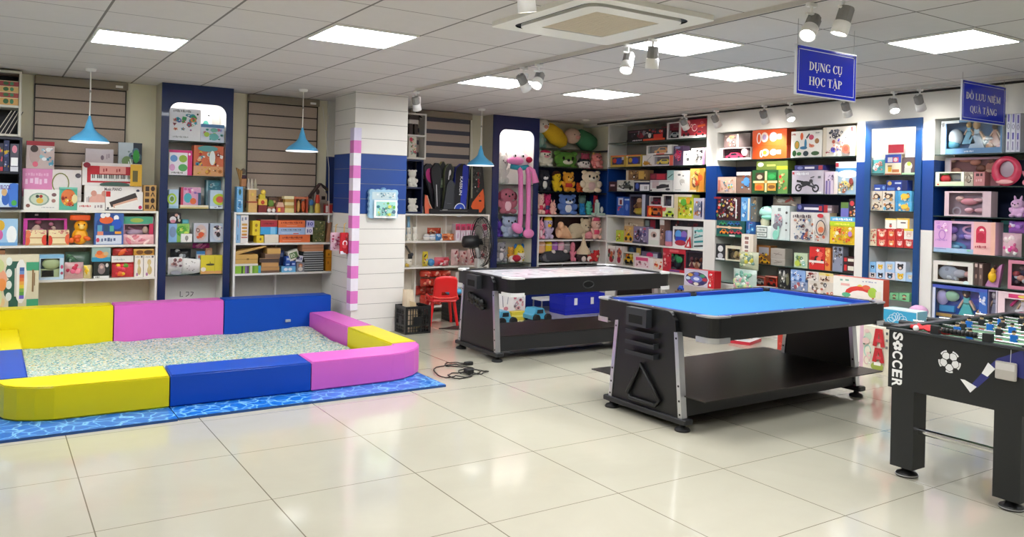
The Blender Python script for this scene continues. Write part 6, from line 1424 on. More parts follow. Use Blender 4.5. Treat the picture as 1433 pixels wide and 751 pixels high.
r2=root('plastic_sack',(r.location.x-.02,r.location.y,h+.002),'white and blue plastic sack lying on the black tray stack','bag')
mb=MB();mb.ell((0,0,.055),(.11,.1,.055),mat('5aa8d0',.4));mb.build('blue_part',r2);mb=MB();mb.ell((-.0,.02,.12),(.10,.09,.075),mat('e2e2e4',.5,0,.1));mb.build('white_part',r2)
p=[on_z(*q,.002) for q in ((614,460),(640,456),(660,456),(650,461.5))]
mb=MB();mb.prism([(v.x,v.y) for v in p],.001,.008,mat('2a2422',.5),'z');tag(mb.build('floor_board'),'thin dark board lying on the floor behind the air hockey table foot','board')
mb=MB();mb.box(5.81,9.44,.0,7.74,9.449,.55,mat('12256a',.4,0,.05));mb.box(5.81,9.432,.26,7.74,9.4398,.28,mat('0c1a50',.4));o=mb.build('trim_2');struct(o)
def floor_box(px0,px1,pyt,pyb,Y,name,label,body,art,d=.12,cat='toy box',z=0,side=None,rot=0):
	xa,xb=on_y(px0,(pyt+pyb)/2,Y).x,on_y(px1,(pyt+pyb)/2,Y).x;h=on_y((px0+px1)/2,pyt,Y).z-z;w=xb-xa
	mb=MB();carton(mb,w,h,d,body,side);o=mb.build(name,None,((xa+xb)/2,Y+d/2,z),rot);tag(o,label,cat)
	if art: mb=MB();Art(mb,w,h,-d/2).run(art);mb.build('printed_front',o)
	return o
floor_box(688,735,405,446,8.66,'doll_house_carton','white carton with pink and grey line drawings behind the air hockey table','e9e4e6','l.3,.95,.34,.4,.02,778;l.5,.9,.46,.5,.02,889;o.42,.35,.07,.07,d08a9a;r.12,.3,.14,.9,a9a;b10,c8788a-d8a0a8-b0a0b0,.62,.3,.95,.9;o.88,.2,.1,.06,e8c840')
def toy_car(px0,px1,pyt,Y,label,col,z=0):
	xa,xb=on_y(px0,440,Y).x,on_y(px1,440,Y).x;L=xb-xa;h=on_y((px0+px1)/2,pyt,Y).z-z
	r=root('toy_car',((xa+xb)/2,Y,z),label,'toy car');cm=mat(col,.35)
	mb=MB();mb.prism([(-L/2,h*.2),(L/2,h*.2),(L/2,h*.5),(L*.2,h*.6),(L*.1,h),(-L*.3,h),(-L*.42,h*.6),(-L/2,h*.5)],-.11,.11,cm);mb.build('car_body',r)
	for sx in (-1,1):
		for sy in (-1,1): mb=MB();mb.lathe([(h*.2,-.02),(h*.3,-.02),(h*.3,.02),(h*.2,.02)],mat('16161a',.6),16,M=Matrix.Translation((sx*L*.3,sy*.12,h*.3)) @ Matrix.Rotation(PI/2,4,'X'));mb.build('wheel',r)
	mb=MB();mb.prism([(-L*.26,h*.63),(L*.08,h*.63),(.02,h*.92),(-L*.24,h*.92)],-.112,.112,mat('1a2430',.3));mb.build('window_band',r)
toy_car(690,716,434,8.3,'light blue ride on toy car, left of two behind the air hockey table shelf','5aa8cc')
toy_car(738,764,430,8.4,'light blue toy car, right of two behind the air hockey table shelf','4aa4cc')
floor_box(716,735,436,447,8.5,'toy_box','yellow box in front of the white carton behind the air hockey table','d8c23a','r0,.4,1,.6,e8d870',d=.1)
p0=on_y(748,416,9.15);p1=on_y(786,416,9.15)
r=root('folding_frame',((p0.x+p1.x)/2,9.1,0),'small white topped metal frame behind the air hockey table','frame');w=(p1.x-p0.x)/2
mb=MB();mb.box(-w,-.12,p0.z-.03,w,.12,p0.z,mat('eceae6',.4));mb.build('white_top',r)
for sx in (-1,1):
	for sy in (-1,1): mb=MB();mb.tube([(sx*(w-.02),sy*.1,p0.z-.03),(sx*(w-.02),sy*.1,0)],.011,mat('a8aaac',.3,.8),8);mb.build('leg',r)
bc='1a28b4'
r,w,h,Y=crate(791,846,432,447,8.6,'storage_crate','royal blue storage crate, lower of the two behind the air hockey table',bc,holes=False,slats=2,depth=.36)
r2,w2,h2,Y2=crate(791,846,411,431.4,8.6,'storage_crate','royal blue storage crate, upper of the two behind the air hockey table',bc,holes=False,slats=2,depth=.36,z0=h+.001)
for x_ in (-.28,.18): mb=MB();mb.box(w2*2*x_*.9-.02,-.19,h2*.30,w2*2*x_*.9+.03,-.1865,h2*.75,mat('e8e8f0',.5));mb.build('label_card',r2)
r=root('power_cable',(*on_z(655,522,0).xy,0),'tangled black power cable with a plug on the floor beside the ball pit','cable')
px=[(656,510),(640,508.5),(627,509.5),(623,512),(630,513.5),(650,515),(664,517.5),(680,520.5),(683,521.5),(674,524),(663,523),(655,521.5),(645,523),(642,520),(650,518.2),(662,517.6),(672,519.5),(668,524.5),(655,528),(640,531),(630,529),(627,526),(632,523.6),(643,523.5),(655,524),(660,527.5),(648,529.5),(635,527.8),(621,529.2),(611,525),(607,519),(610,515.5),(624,513.2),(642,511.5),(654,510.6)]
pts=[on_z(x,y,0) for x,y in px];L0=r.location
sm=[]
for i in range(len(pts)-1):
	for k in range(5):
		t=k/5;p_1=pts[max(i-1,0)];p_2=pts[i];p_3=pts[i+1];p_4=pts[min(i+2,len(pts)-1)]
		v=.5*((2*p_2)+(p_3-p_1)*t+(2*p_1-5*p_2+4*p_3-p_4)*t*t+(3*p_2-p_1-3*p_3+p_4)*t**3);sm.append((v.x-L0.x,v.y-L0.y,.006+.005*(i % 3)))
mb=MB();mb.tube(sm,.0055,mat('17150f',.5),6);mb.build('cable_run',r)
v=on_z(657,510.5,0);mb=MB();mb.cbox(v.x-L0.x-.05,v.y-L0.y-.025,.002,v.x-L0.x+.03,v.y-L0.y+.025,.032,mat('101010',.5),.008);mb.build('plug',r)
v=on_z(656,524,0);mb=MB();mb.cbox(v.x-L0.x-.035,v.y-L0.y-.04,.012,v.x-L0.x+.035,v.y-L0.y+.04,.055,mat('141414',.5),.01);mb.build('adapter_block',r)
T2=tower(5.806,6.578,BR,.29,5.909,6.497,2.502,[1.740,1.318,.986,.634],'0d1f56','navy blue arched display niche with soft toys, right of the racket bags',led=5,zt=ZC-.001,base=.0)
BP=Ctx('B',BR+.03,[1.740,1.318,.986,.634],.235,5.91,6.497)
plushtoy(BP,699,213,716,257.5,'plush_cat','white plush cat sitting on the top shelf of the soft toy niche','cfcac4',None,'point',lay=.04,d=.14,earcol='b8b2ac')
r,w,h,d=toyroot(BP,711,211,753,333,'long_plush','long limbed pink plush with a red nose hanging down the soft toy niche','plush toy',.1,lay=-.10,base=on_y(733,333,BR).z,group='plush toys on the soft toy shelves')
placed[-1]['soft']=1
pkp=plush('f08cc4');
mb=MB();mb.ell((.12*w,.11,.90*h),(.34*w,.10,.085*h),plush('f4d4e0'));mb.build('head',r)
mb=MB();mb.ell((-.12*w,.06,.885*h),(.30*w,.08,.045*h),pkp);mb.build('muzzle',r)
mb=MB();mb.ell((.30*w,.01,.905*h),(.11*w,.04,.035*h),plush('c02048'));mb.build('nose',r)
for s in (-1,1): mb=MB();mb.ell((-.05*w+s*.14*w,.03,.945*h),(.06*w,.02,.022*h),mat('f4f4f4',.3));mb.ell((-.05*w+s*.14*w,.012,.942*h),(.03*w,.01,.014*h),mat('101010',.2));mb.build('eye',r)
mb=MB();mb.tube([(-.28*w,.06,.82*h),(0,.02,.805*h),(.3*w,.04,.82*h)],.035,plush('3a9ab0'),8);mb.build('scarf',r)
mb=MB();mb.ell((.12*w,.10,.83*h),(.26*w,.05,.055*h),pkp);o=mb.build('body',r)
for x_,zb in ((-.02,.13),(.26,.06)): mb=MB();mb.tube([(x_*w,.07,.815*h),(x_*w,.02,.80*h),(x_*w,-.012,.73*h),(x_*w+.01,-.016,.35*h),(x_*w+.005,-.016,zb*h+.02)],[.03,.036,.036,.034,.036],pkp,10);mb.build('leg',r)
mb=MB();mb.ell((-.12*w,-.03,.115*h),(.22*w,.045,.055*h),pkp,rot=(0,.5,0));mb.build('foot',r)
mb=MB();mb.ell((.28*w,-.03,.055*h),(.2*w,.045,.055*h),pkp);mb.build('foot',r)
mb=MB();mb.tube([(.28*w,.06,.82*h),(.40*w,-.03,.78*h),(.46*w,-.06,.64*h)],[.04,.032,.05],pkp,10);mb.build('arm',r)
plushtoy(BP,699,262,728,300,'plush_bunny','maroon and pink plush with round white paws in the soft toy niche','b86a7a','f0c8d0','drop',earcol='7a2a3c',feet='f4ece8',d=.16,lay=.03)
plushtoy(BP,703,301,731,345,'plush_bear','grey blue plush bear on the lower shelf of the soft toy niche','a4b0c8','b8c2d6','round',d=.14,lay=.0,base=.988)
placed[-1]['soft']=1
plushtoy(BP,696.5,305,707,333,'plush_toy','purple plush squeezed behind the grey blue bear','6a48b0',None,'long',eyes=False,lay=.12,d=.1)
plushtoy(BP,728,318,747,333.5,'plush_toy','teal plush lying right of the grey blue bear','4ab0b8',None,'round','lie',lay=.08,d=.14)
plushtoy(BP,695.5,338,713,369,'plush_monkey','grey plush monkey with a pale face in the bottom of the soft toy niche','8d8a90','d8d0d0','round',muzzle='e0d4d4',feet='c8d0dc',d=.16,lay=.02)
plushtoy(BP,714,354,738,369,'plush_bear','cream plush bear in a red shirt lying at the soft toy niche bottom','e4d8cc',None,'round','lie',d=.12,lay=-.02)
o=bpy.data.objects[[q.name for q in bpy.data.objects if q.name.startswith('plush_bear')][-1]]
mb=MB();mb.ell((-.02,-.03,.06),(.07,.05,.05),plush('b8283c'));mb.build('shirt',o)
plushtoy(BP,722,341,747,368.5,'plush_fish','yellow and blue plush fish behind the bear in the red shirt','e8cc38','3a78c0','round','ball',d=.12,lay=.11,earcol='3a78c0')
plushtoy(BP,712,345,722.5,369,'plush_toy','orange yellow plush between the monkey and the fish','e0a040',None,'round','sit',d=.1,lay=.13)
def plushunit():
	r=shelving('B',6.592,7.742,BR,.29,0,1.316,[1.316,.958,.621,.10],[(7.19,.10,.621),(7.19,.621,.958)],'ece8e4','4a3034','white open shelving unit full of soft toys in the room corner')
	r2=shelving('B',6.592,7.742,BR,.29,1.32,2.3,[1.653,2.01,2.283],[],'2a3038',None,'dark glass wall shelves holding soft toys above the white corner unit','wall_shelf','wall shelf',glass=True,posts=False)
plushunit()
r=root('corner_shelf',(7.602,9.307,0),'narrow corner shelves joining the soft toy shelves to the right wall','wall shelf')
for z,c_ in ((2.283,'23262c'),(2.01,'23262c'),(1.653,'23262c'),(1.316,'ece8e4'),(.958,'ece8e4'),(.621,'ece8e4')): mb=MB();mb.box(0,-.142,z-.02,.141,.142,z-.001,mat(c_,.4));mb.build('shelf',r)
mb=MB();mb.box(6.58,9.742,1.33,7.744,9.7495,2.01,navyp);o=mb.build('trim_3');struct(o)
PU=Ctx('B',BR,[2.283,2.01,1.653,1.316,.958,.621],.275,6.617,7.716)
def long_plush(x0,y0,x1,y1,label,col,head,flip=False,fat=.5,lay=.05,back=None):
	r,w,h,d=toyroot(PU,x0,y0,x1,y1,'long_plush',label,'plush toy',.17,lay,'plush toys on the soft toy shelves')
	s=-1 if flip else 1;c=plush(col)
	mb=MB();rr_=h*fat*.5;z0=rr_*.75
	pts=[(-s*.36*w,0,h-rr_*.85),(-s*.12*w,0,h*.62),(s*.12*w,0,h*.42),(s*.36*w,0,z0),(s*.47*w,0,z0*.8)]
	mb.tube(pts,[rr_*.55,rr_*.85,rr_,rr_*.75,rr_*.25],c,12);mb.build('body',r)
	mb=MB();mb.ell((-s*.38*w,0,h-rr_*.8),(rr_*.9,rr_*.9,rr_*.8),plush(head));mb.build('head',r)
	for e in (-1,1): mb=MB();mb.ell((-s*.38*w+e*rr_*.35,-rr_*.85,h-rr_*.72),(.008,.006,.011),mat('141414',.3),8,6);mb.build('eye',r)
	mb=MB();mb.ell((-s*.38*w,-rr_*.95,h-rr_*1.0),(rr_*.3,.012,rr_*.2),plush('d89a8a'));mb.build('muzzle',r)
	return r
long_plush(757,166,798,204,'yellow banana shaped long plush leaning on the top shelf under the ceiling','d8ae20','efe8dc',fat=.62,lay=.03)
plushtoy(PU,754.5,176,768,202,'plush_toy','mint green plush behind the yellow banana shaped one','9ac4b4','c8e0d4','round','sit',lay=.13,d=.13)
r=long_plush(801,180,840,206,'green dinosaur plush lying on the top shelf in the corner','3f7a52','d8b8a0',fat=.9,lay=.03)
plushtoy(PU,754.5,201,778,234,'plush_duck','white plush duck with a pink hat on the second soft toy shelf','e8dfcc',None,'round','sit',hat='d8305a',muzzle='e8a0a0',lay=.03,d=.17)
plushtoy(PU,779,208,813,237.5,'plush_turtle','green plush turtle with a wide cream mouth on the second soft toy shelf','5a8a34',None,'round','ball',muzzle='e9e0c8',lay=.01,d=.2)
plushtoy(PU,811,222,830,240,'plush_toy','black and white ball plush before the pink pig plush','e6ddd6',None,'point','ball',patch='20222a',earcol='20222a',lay=-.10,d=.12)
plushtoy(PU,830.5,203,853,238,'plush_pig','large pink plush pig sitting at the right end of the second soft toy shelf','e88a84','f0a8a0','point','sit',muzzle='f0a0a0',earcol='e8b060',lay=-.12,d=.16)
plushtoy(PU,815,205,830,238,'plush_toy','deep pink plush behind the black and white ball plush','d86078',None,'round','sit',lay=.12,d=.13,eyes=False)
plushtoy(PU,754,237,775,268.5,'plush_dog','black and white plush dog on the third soft toy shelf','23252f','e8e4e0','point','sit',muzzle='ece6e2',lay=.02,d=.18)
plushtoy(PU,790,240,809,268.5,'plush_bear','orange yellow plush bear with a red shirt on the third soft toy shelf','e8a030',None,'round','sit',shirt='c83a34',muzzle='f0c060',lay=.02,d=.18)
plushtoy(PU,776,238,790,268.5,'plush_doll','yellow plush with a brown haired face on the third soft toy shelf','e8c020',None,'none','sit',patch='5a2a1a',lay=.05,d=.16)
plushtoy(PU,809,255,819,268.5,'plush_toy','small orange red plush left of the cream bear','e05a28',None,'round','sit',lay=.03,d=.12,muzzle='f0a030')
plushtoy(PU,815,233,848,270,'plush_bear','large cream plush bear with its legs over the edge of the third soft toy shelf','ecd8bc','e8c0b8','round','sit',muzzle='f4e8d8',lay=-.12,d=.16)
plushtoy(PU,843,252,852.5,268.5,'plush_toy','yellow orange plush half hidden behind the large cream bear','e8a838',None,'round','sit',lay=.12,d=.12,eyes=False)
plushtoy(PU,753.5,270,766,301,'plush_bear','pale pink plush bear with a heart, left on the fourth soft toy shelf','ecc0b4',None,'round','sit',shirt='d84058',lay=.02,d=.15)
plushtoy(PU,763,270,776,301,'plush_bear','magenta plush bear in blue denim on the fourth soft toy shelf','cc3468',None,'round','sit',shirt='3f4a74',lay=.06,d=.15)
plushtoy(PU,771.5,279,781.5,301,'plush_bunny','tall pink plush at the right of the denim bear','ecb4a8',None,'long','sit',lay=.01,d=.1)
plushtoy(PU,783,270,813,301,'plush_bear','large blue and white plush sitting in the middle of the fourth soft toy shelf','5a78b8','eef0f2','round','sit',patch=None,muzzle='eef0f2',lay=.02,d=.2,feet='eef0f2')
plushtoy(PU,813.5,284,822,301,'plush_toy','small bright blue plush on the fourth soft toy shelf','2a86c8',None,'round','sit',lay=.02,d=.12)
plushtoy(PU,822.5,281,832,301,'plush_toy','small mint teal plush on the fourth soft toy shelf','5ac0a4',None,'point','sit',lay=.02,d=.12)
plushtoy(PU,811,269,824,301,'plush_toy','grey green plush behind the small blue and teal ones','6a8078',None,'round','sit',lay=.15,d=.11,eyes=False)
plushtoy(PU,833,272,846,301,'plush_toy','red plush leaning behind the green play set','b8283a',None,'round','sit',lay=-.02,d=.12)
r,w,h,d=toyroot(PU,834.5,279,853,301,'toy_playset','pale green toy play set with a slide on the fourth soft toy shelf','toy',.12,lay=-.14,fixed=True)
gm=mat('c4d8c8',.4);mb=MB();mb.box(-.5*w,-.45*d,0,.5*w,.45*d,.16*h,gm);mb.build('base',r)
mb=MB();mb.box(-.3*w,-.3*d,.16*h,-.05*w,.2*d,.8*h,gm);mb.ell((-.18*w,0,.88*h),(.14*w,.2*d,.12*h),mat('e8e4dc',.5));mb.build('tower',r)
mb=MB();mb.ell((.25*w,-.2*d,.36*h),(.16*w,.18*d,.2*h),mat('e4e4e0',.4));mb.ell((.27*w,-.34*d,.4*h),(.04*w,.03*d,.05*h),mat('222222',.4));mb.build('figure',r)
plushtoy(PU,753.5,303,766,335,'plush_bunny','pink and white plush at the left end of the fifth soft toy shelf','e89ab0','f4d8e0','long','sit',lay=.02,d=.15)
plushtoy(PU,763,301,778,334.5,'plush_duck','yellow duck plush on a lilac body in the fifth soft toy row','c0b0cc',None,'none','sit',hat='f0cc28',muzzle='f0b820',lay=.05,d=.14)
r,w,h,d=toyroot(PU,774.5,310,804,337,'long_plush','peach coloured plush lying with its two feet up in the fifth soft toy row','plush toy',.16,lay=-.01,group='plush toys on the soft toy shelves')
pc=plush('f0bc94');mb=MB();mb.tube([(-.30*w,0,.45*h),(0,0,.42*h),(.3*w,0,.22*h),(.5*w,-.02,.06*h)],[.30*h,.38*h,.22*h,.04*h],pc,14);mb.build('body',r)
for x_,z_ in ((-.36,.3),(-.26,.78)): mb=MB();mb.ell((x_*w,-.04,z_*h),(.15*w,.06,.22*h),pc);mb.build('foot',r)
plushtoy(PU,798,305,832,334.5,'plush_bear','beige plush bear lying on its side in the fifth soft toy row','d0bfa0',None,'round','lie',muzzle='dccdb2',lay=.02,d=.16)
plushtoy(PU,831,303,853,335.5,'plush_bear','pink capped plush bear in a pink dotted shirt in the fifth soft toy row','e8b8a8',None,'round','sit',shirt='d84868',hat='c84a68',muzzle='f0ccc0',lay=-.12,d=.16,feet='f4ece0')
plushtoy(PU,822,320,845,338,'plush_toy','dusty pink plush lying before the pink capped bear','e0929a',None,'round','lie',lay=-.06,d=.12)
placed[-1]['soft']=1
it(PU,776,303,798,335,'toy_carton','dark brown carton at the back of the fifth soft toy row','3a2826','','carton',.06,lay=.2)
for k,(a,b,c,nm) in enumerate(((754,766,'e8b088','peach'),(762,775,'e8c82c','yellow'),(773,783,'a868b8','purple'),(782,792,'ecb0c0','pale pink'),(791,800,'8d8688','grey'))):
	r,w,h,d=toyroot(PU,a,337.5,b,355,'bolster_plush',nm+' rolled plush in the upper layer of the lowest soft toy row','plush toy',.13,lay=.05,group='rolled plush cushions',base=.621+.132)
	mb=MB();pc=plush(c);mb.lathe([(.001,-.5),(.3,-.49),(.46,-.40),(.5,-.2),(.5,.2),(.46,.40),(.3,.49),(.001,.5)],pc,18,M=Matrix.Translation((0,0,.5*h)) @ Matrix.Diagonal((w,d,h,1)),cap=False);mb.build('roll_body',r)
	mb=MB();mb.lathe([(.51,-.03),(.51,.03)],plush('d8d0d0'),18,M=Matrix.Translation((0,0,.7*h)) @ Matrix.Diagonal((w,d,h,1)),cap=False);mb.build('seam_band',r)
r,w,h,d=toyroot(PU,756,350,800,367.5,'long_plush','dark grey plush whale lying along the lowest soft toy shelf','plush toy',.1,lay=.01,group='plush toys on the soft toy shelves',base=.624,fixed=True)
mb=MB();mb.tube([(-.48*w,0,.3*h),(-.3*w,0,.45*h),(0,0,.5*h),(.3*w,0,.48*h),(.48*w,0,.4*h)],[.12*h,.42*h,.5*h,.48*h,.2*h],plush('3c3c42'),14);mb.build('body',r)
mb=MB();mb.ell((-.26*w,-.035,.42*h),(.16*w,.035,.36*h),plush('6a686c'));mb.build('belly_patch',r)
for x_ in (-.1,.28): mb=MB();mb.ell((x_*w,-.06,.9*h),(.06*w,.03,.14*h),plush('e0d4d0'),rot=(0,.6,0));mb.build('fin',r)
plushtoy(PU,800.5,337.5,808.5,367.5,'long_plush','upright pink long plush beside the divider of the lowest soft toy row','e08094',None,'none','sit',lay=.02,d=.12)
r,w,h,d=toyroot(PU,810,330,829,366,'plush_elf','beige plush in a tall pointed cap in the lowest soft toy row','plush toy',.1,lay=-.055,group='plush toys on the soft toy shelves',base=.624,fixed=True)
mb=MB();mb.ell((-.1*w,0,.2*h),(.4*w,.45*d,.2*h),plush('3a2a2a'));mb.build('body',r)
mb=MB();mb.lathe([(.42*w,.30*h),(.40*w,.42*h),(.18*w,.62*h),(.05*w,.98*h)],plush('d9c3a4'),16);mb.build('cap',r)
for x_ in (-.1,.32): mb=MB();mb.ell((x_*w,-.45*d,.12*h),(.17*w,.12*d,.11*h),plush('ecd8d0'));mb.build('foot',r)
plushtoy(PU,824,350,850,367,'plush_toy','red and cream plush lying beside the pointed cap plush','c83234',None,'round','lie',muzzle='f0d8b0',lay=-.08,d=.13)
plushtoy(PU,823,338,836,367,'plush_dog','dark navy plush behind the red and cream one','1f2634',None,'round','sit',muzzle='b8c0cc',lay=.15,d=.11)
RX=7.6
shelving('R',-9.155,-7.212,RX+.002,.345,0,1.334,[1.334,.956,.62,.10],[(-8.72,.10,.62),(-8.72,.62,.956),(-8.72,.956,1.334),(-8.25,.10,.62),(-8.25,.62,.956),(-8.25,.956,1.334),(-7.78,.10,.62),(-7.78,.62,.956),(-7.78,.956,1.334)],'e9e6e0','a8a29a','long white shelving unit on the right wall full of boxed toys, next to the corner')
shelving('R',-9.155,-7.212,RX+.002,.345,1.34,2.66,[2.382,2.032,1.683],[],'23262c',None,'dark glass wall shelves of toy vehicles above the long white unit','wall_shelf','wall shelf',glass=True,posts=False)
mb=MB();band(mb,7.745,9.163,7.95,9.745,top=cream);band(mb,7.602,9.1375,7.95,9.162,1.34,2.655);o=mb.build('pillar');struct(o)
shelving('R',-7.03,-5.108,RX+.002,.345,.05,2.42,[2.08,1.672,1.14,.845,.58],[],'23262c',None,'dark glass wall shelves with building sets and the mint green dinosaur box','wall_shelf','wall shelf',glass=True,posts=False)
shelving('R',-4.275,-2.32,RX+.002,.345,.05,2.40,[2.063,1.763,1.478,1.133,.848,.46],[],'23262c',None,'dark glass wall shelves with dolls at the right edge','wall_shelf','wall shelf',glass=True,posts=False)
for s0,s1,z0,z1,nm in ((-7.03,-5.108,0,.565,'x'),(-4.275,-2.32,0,.445,'y')):
	r=root('low_cabinet',(RX+.01,-(s0+s1)/2,0),'white low cabinet closing the bottom of the '+('building set' if nm == 'x' else 'doll')+' shelves','cabinet',rotz=-PI/2);hw=(s1-s0)/2-.003
	mb=MB();mb.box(-hw,.0,0,hw,.33,z1,whitep);mb.build('cabinet_body',r)
	for q in (-1,1): mb=MB();mb.box(-hw if q < 0 else .003,-.014,.03,-.003 if q < 0 else hw,-.0005,z1-.01,whitep);mb.build('door',r)
RA=Ctx('R',RX+.004,[2.382,2.032,1.683,1.334,.956,.62],.325,-9.13,-7.237)
RB=Ctx('R',RX+.004,[2.08,1.672,1.14,.845,.58],.325,-7.028,-5.11)
RC=Ctx('R',RX+.004,[2.063,1.763,1.478,1.133,.848,.46],.325,-4.272,-2.3)
it(RA,878,180.5,932,203,'toy_train_box','long black box with red print on the top shelf of the right wall','1e1b22','r.04,.78,.5,.9,5a3a4a;o.36,.5,.1,.24,8a2a3a;b10,3a3440-6a2a34-2a4a58-8a8a90,.05,.3,.6,.9;r0,0,.45,.16,111115;t.16,.03,.42,.14,d8d8dc;r.45,.0,1,.16,e0502a;o.62,.42,.04,.2,e8e4e0;r.72,.15,.95,.5,d83a30;b8,b03040-e06040-3a4a58,.6,.5,.98,.95',d=.16,side='5a1c24')
it(RA,924,177,935,201,'toy_robot_box','narrow red box between the black box and the white framed vehicle boxes','a03038','b6,d04a40-5a2028-e8a090',d=.1,lay=.16)
it(RA,933,171,951,200,'toy_vehicle_box','red and white window box with a vehicle, first right of the long black box','dcd4d4','','toy vehicle box',.14,win='.14,.06,.94,.94',toy='r.0,.55,1,1,8a2030;k.1,.08,.95,.42,c8c4c4;r.3,.7,.7,.8,c86a70',inner='5a1a24')
it(RA,951.5,167,992,196,'toy_vehicle_box','large red box with a round emblem under the right track spotlights','a02234','r0,0,.05,1,e4dcdc;r0,0,1,.14,ece6e4;o.56,.55,.1,.2,e8d8d4;o.56,.55,.08,.16,b03040;l.66,.6,.96,.66,.06,e0602c;k.1,.1,.4,.45,8a1a28;k.55,.08,.98,.36,d83a44;b8,c05060-6a1a24-e8a0a0,.08,.5,.95,.96','toy vehicle box',.14)
it(RA,854.5,217.5,874,235.5,'toy_robot_box','yellow box with a blue robot at the corner end of the second shelf','d8b858','r.12,.2,.95,.85,4a3a48;o.6,.5,.24,.26,2a48b4;o.3,.55,.14,.2,d04a34;r.8,.6,.95,.85,c8c8d0;r0,.9,1,1,e07040',d=.12)
it(RA,875.5,216.5,897,235.5,'toy_robot_box','yellow box with a blue robot, second from the corner on the second shelf','d8b858','r.16,.2,.95,.85,4a3a48;o.62,.5,.22,.26,2438b0;o.32,.55,.12,.2,d0a034;o.1,.86,.06,.08,e0d0c8;r0,.92,1,1,e07040',d=.12)
it(RA,899,217,914,235,'toy_beetle_box','white box with a brown beetle picture on the second shelf','e4dedc','b9,b8842c-8a5a30-c8a878,.1,.05,.9,.5;l.5,.5,.9,.9,.04,aaa;o.4,.25,.28,.16,c89030',d=.12)
it(RA,914.5,217.5,942,235,'toy_car_box','white window box with a yellow car on the second shelf','e8dede','r.82,0,1,1,e2604c','toy car box',.12,win='.04,.12,.8,.92',toy='k.12,.1,.94,.66,e0bc20',inner='4a2438')
it(RA,904.5,203,940,217,'toy_car_box','white window box with an orange car on the yellow car box','e6e2de','r.4,0,.72,.12,d8442c;r.84,0,1,.9,f0ece8','toy car box',.12,win='.08,.16,.84,.95',toy='k.3,.05,.96,.75,e08a28',inner='4a3a34')
it(RA,942.5,204,956,234,'doll_box','narrow violet box with a magenta figure on the second shelf','5a4464','o.5,.55,.3,.25,d02a5c;b10,c83060-7a4a80-3a2a44-e0708a,.1,.15,.9,.9;o.5,.9,.3,.06,8a90b8','doll box',.12)
it(RA,956,211,967,234,'dinosaur_toy_box','narrow white box with black dots left of the spotted dog box','e8e6e2','o.6,.4,.2,.12,555;o.4,.75,.1,.08,777',d=.12)
it(RA,967.5,207,991,234,'puppy_toy_box','white box with many black spots at the end of the second shelf','eceae6','b14,2a2a2c-8a8a88-d8d4cc-c0bcb4;r.85,.0,1,1,b878a8;o.5,.85,.06,.05,111;o.7,.8,.07,.06,111',d=.12)
it(RA,863.5,252,887,267.5,'toy_tank_box','pale grey box with a dark tank on the third shelf','c4c4bc','k.2,.1,.96,.8,4a4e46;b8,3a3e38-8a8e84-c8c8c0,.1,.3,.95,.95;l.05,.3,.5,.1,.05,e8e8e4',d=.12)
it(RA,876,238,905.5,252,'toy_horse_box','brown box with wooden looking animals on the tank box','8a6848','r0,0,.12,1,c8b8a0;b10,5a3a28-c8a868-3a2418-b88a4a,.12,.1,.98,.95;r.64,.1,.9,.9,c8a050',d=.12)
it(RA,887.5,253,909,268,'toy_gun_box','navy box with a white label on the third shelf','1c2348','r.38,.05,.98,.66,e8e6ea;r.7,.2,.74,.5,333;r.8,.2,.84,.5,333;o.2,.5,.12,.3,4a60b4;r0,.86,1,1,c8c4b8',d=.12)
it(RA,909.5,252,941,268,'toy_tank_box','white box with a black helicopter on the third shelf','dcdad8','r.1,.3,.4,.95,c8b0b4;l.3,.35,.85,.5,.09,26262a;o.6,.5,.2,.16,34343a;o.8,.2,.1,.1,4a4a50;o.06,.1,.04,.08,222;r.02,.84,.9,.9,b0acac',d=.12)
it(RA,909.5,242.5,933,252,'toy_box','dark red box on the white helicopter box','6a1f30','r.4,.1,.9,.9,b02a3c;o.2,.5,.14,.3,8a2a3c',d=.1)
it(RA,933.5,238,942.5,252,'toy_box','pale teal box corner right of the dark red box','9fc4c4','l.1,.2,.9,.6,.1,3a5a5a',d=.1)
it(RA,942.5,238.5,965,268,'building_set_box','white box with thin grey line drawings on the third shelf','eceae6','o.35,.8,.1,.05,777;o.6,.75,.06,.04,999;l.4,.5,.5,.3,.03,777;l.5,.6,.7,.4,.02,888;o.55,.5,.16,.1,c8c4bc;t.1,.06,.5,.1,999',d=.12)
it(RA,965.5,235.5,990,268.5,'dinosaur_toy_box','orange and yellow box with an egg at the end of the third shelf','e8b458','o.3,.4,.18,.22,a8704c;b14,d8742c-f0d8a0-c84a28-e8c070,.1,.2,.95,.95;r.7,0,1,1,d88a30;o.75,.6,.16,.14,d0602c;r0,0,.5,.08,f0e0c0',d=.12)
it(RA,852,254,862.5,267,'toy_box','small dark maroon box at the corner end of the third shelf','3a1c26','r.2,.5,.8,.7,c8a8b0',d=.08)
it(RA,863,275.5,873.5,300.5,'toy_rocket_box','blue box with a red window at the corner end of the fourth shelf','2f5cb4','r.2,.55,.85,.95,d0d4e0;r.4,.6,.7,.85,7a2a30;b5,4a80d0-c84050,.1,.05,.9,.5',d=.12)
it(RA,873.8,278,880.5,301,'toy_rocket_box','slim blue box second from the corner on the fourth shelf','2a52b0','r0,.9,1,1,a8c4e4;o.5,.5,.3,.2,6a8ad0',d=.12)
it(RA,881,272,903,302,'action_figure_box','dark window box with a brown armoured figure on the fourth shelf','4a4c60','r.8,0,1,1,b8bcd0','action figure box',.12,win='.06,.06,.78,.9',toy='o.5,.25,.34,.2,c8a838;o.5,.5,.24,.2,8a5a38;o.5,.72,.14,.12,d8a080;b6,5a3a28-c89858,.15,.15,.85,.8',inner='2a2230')
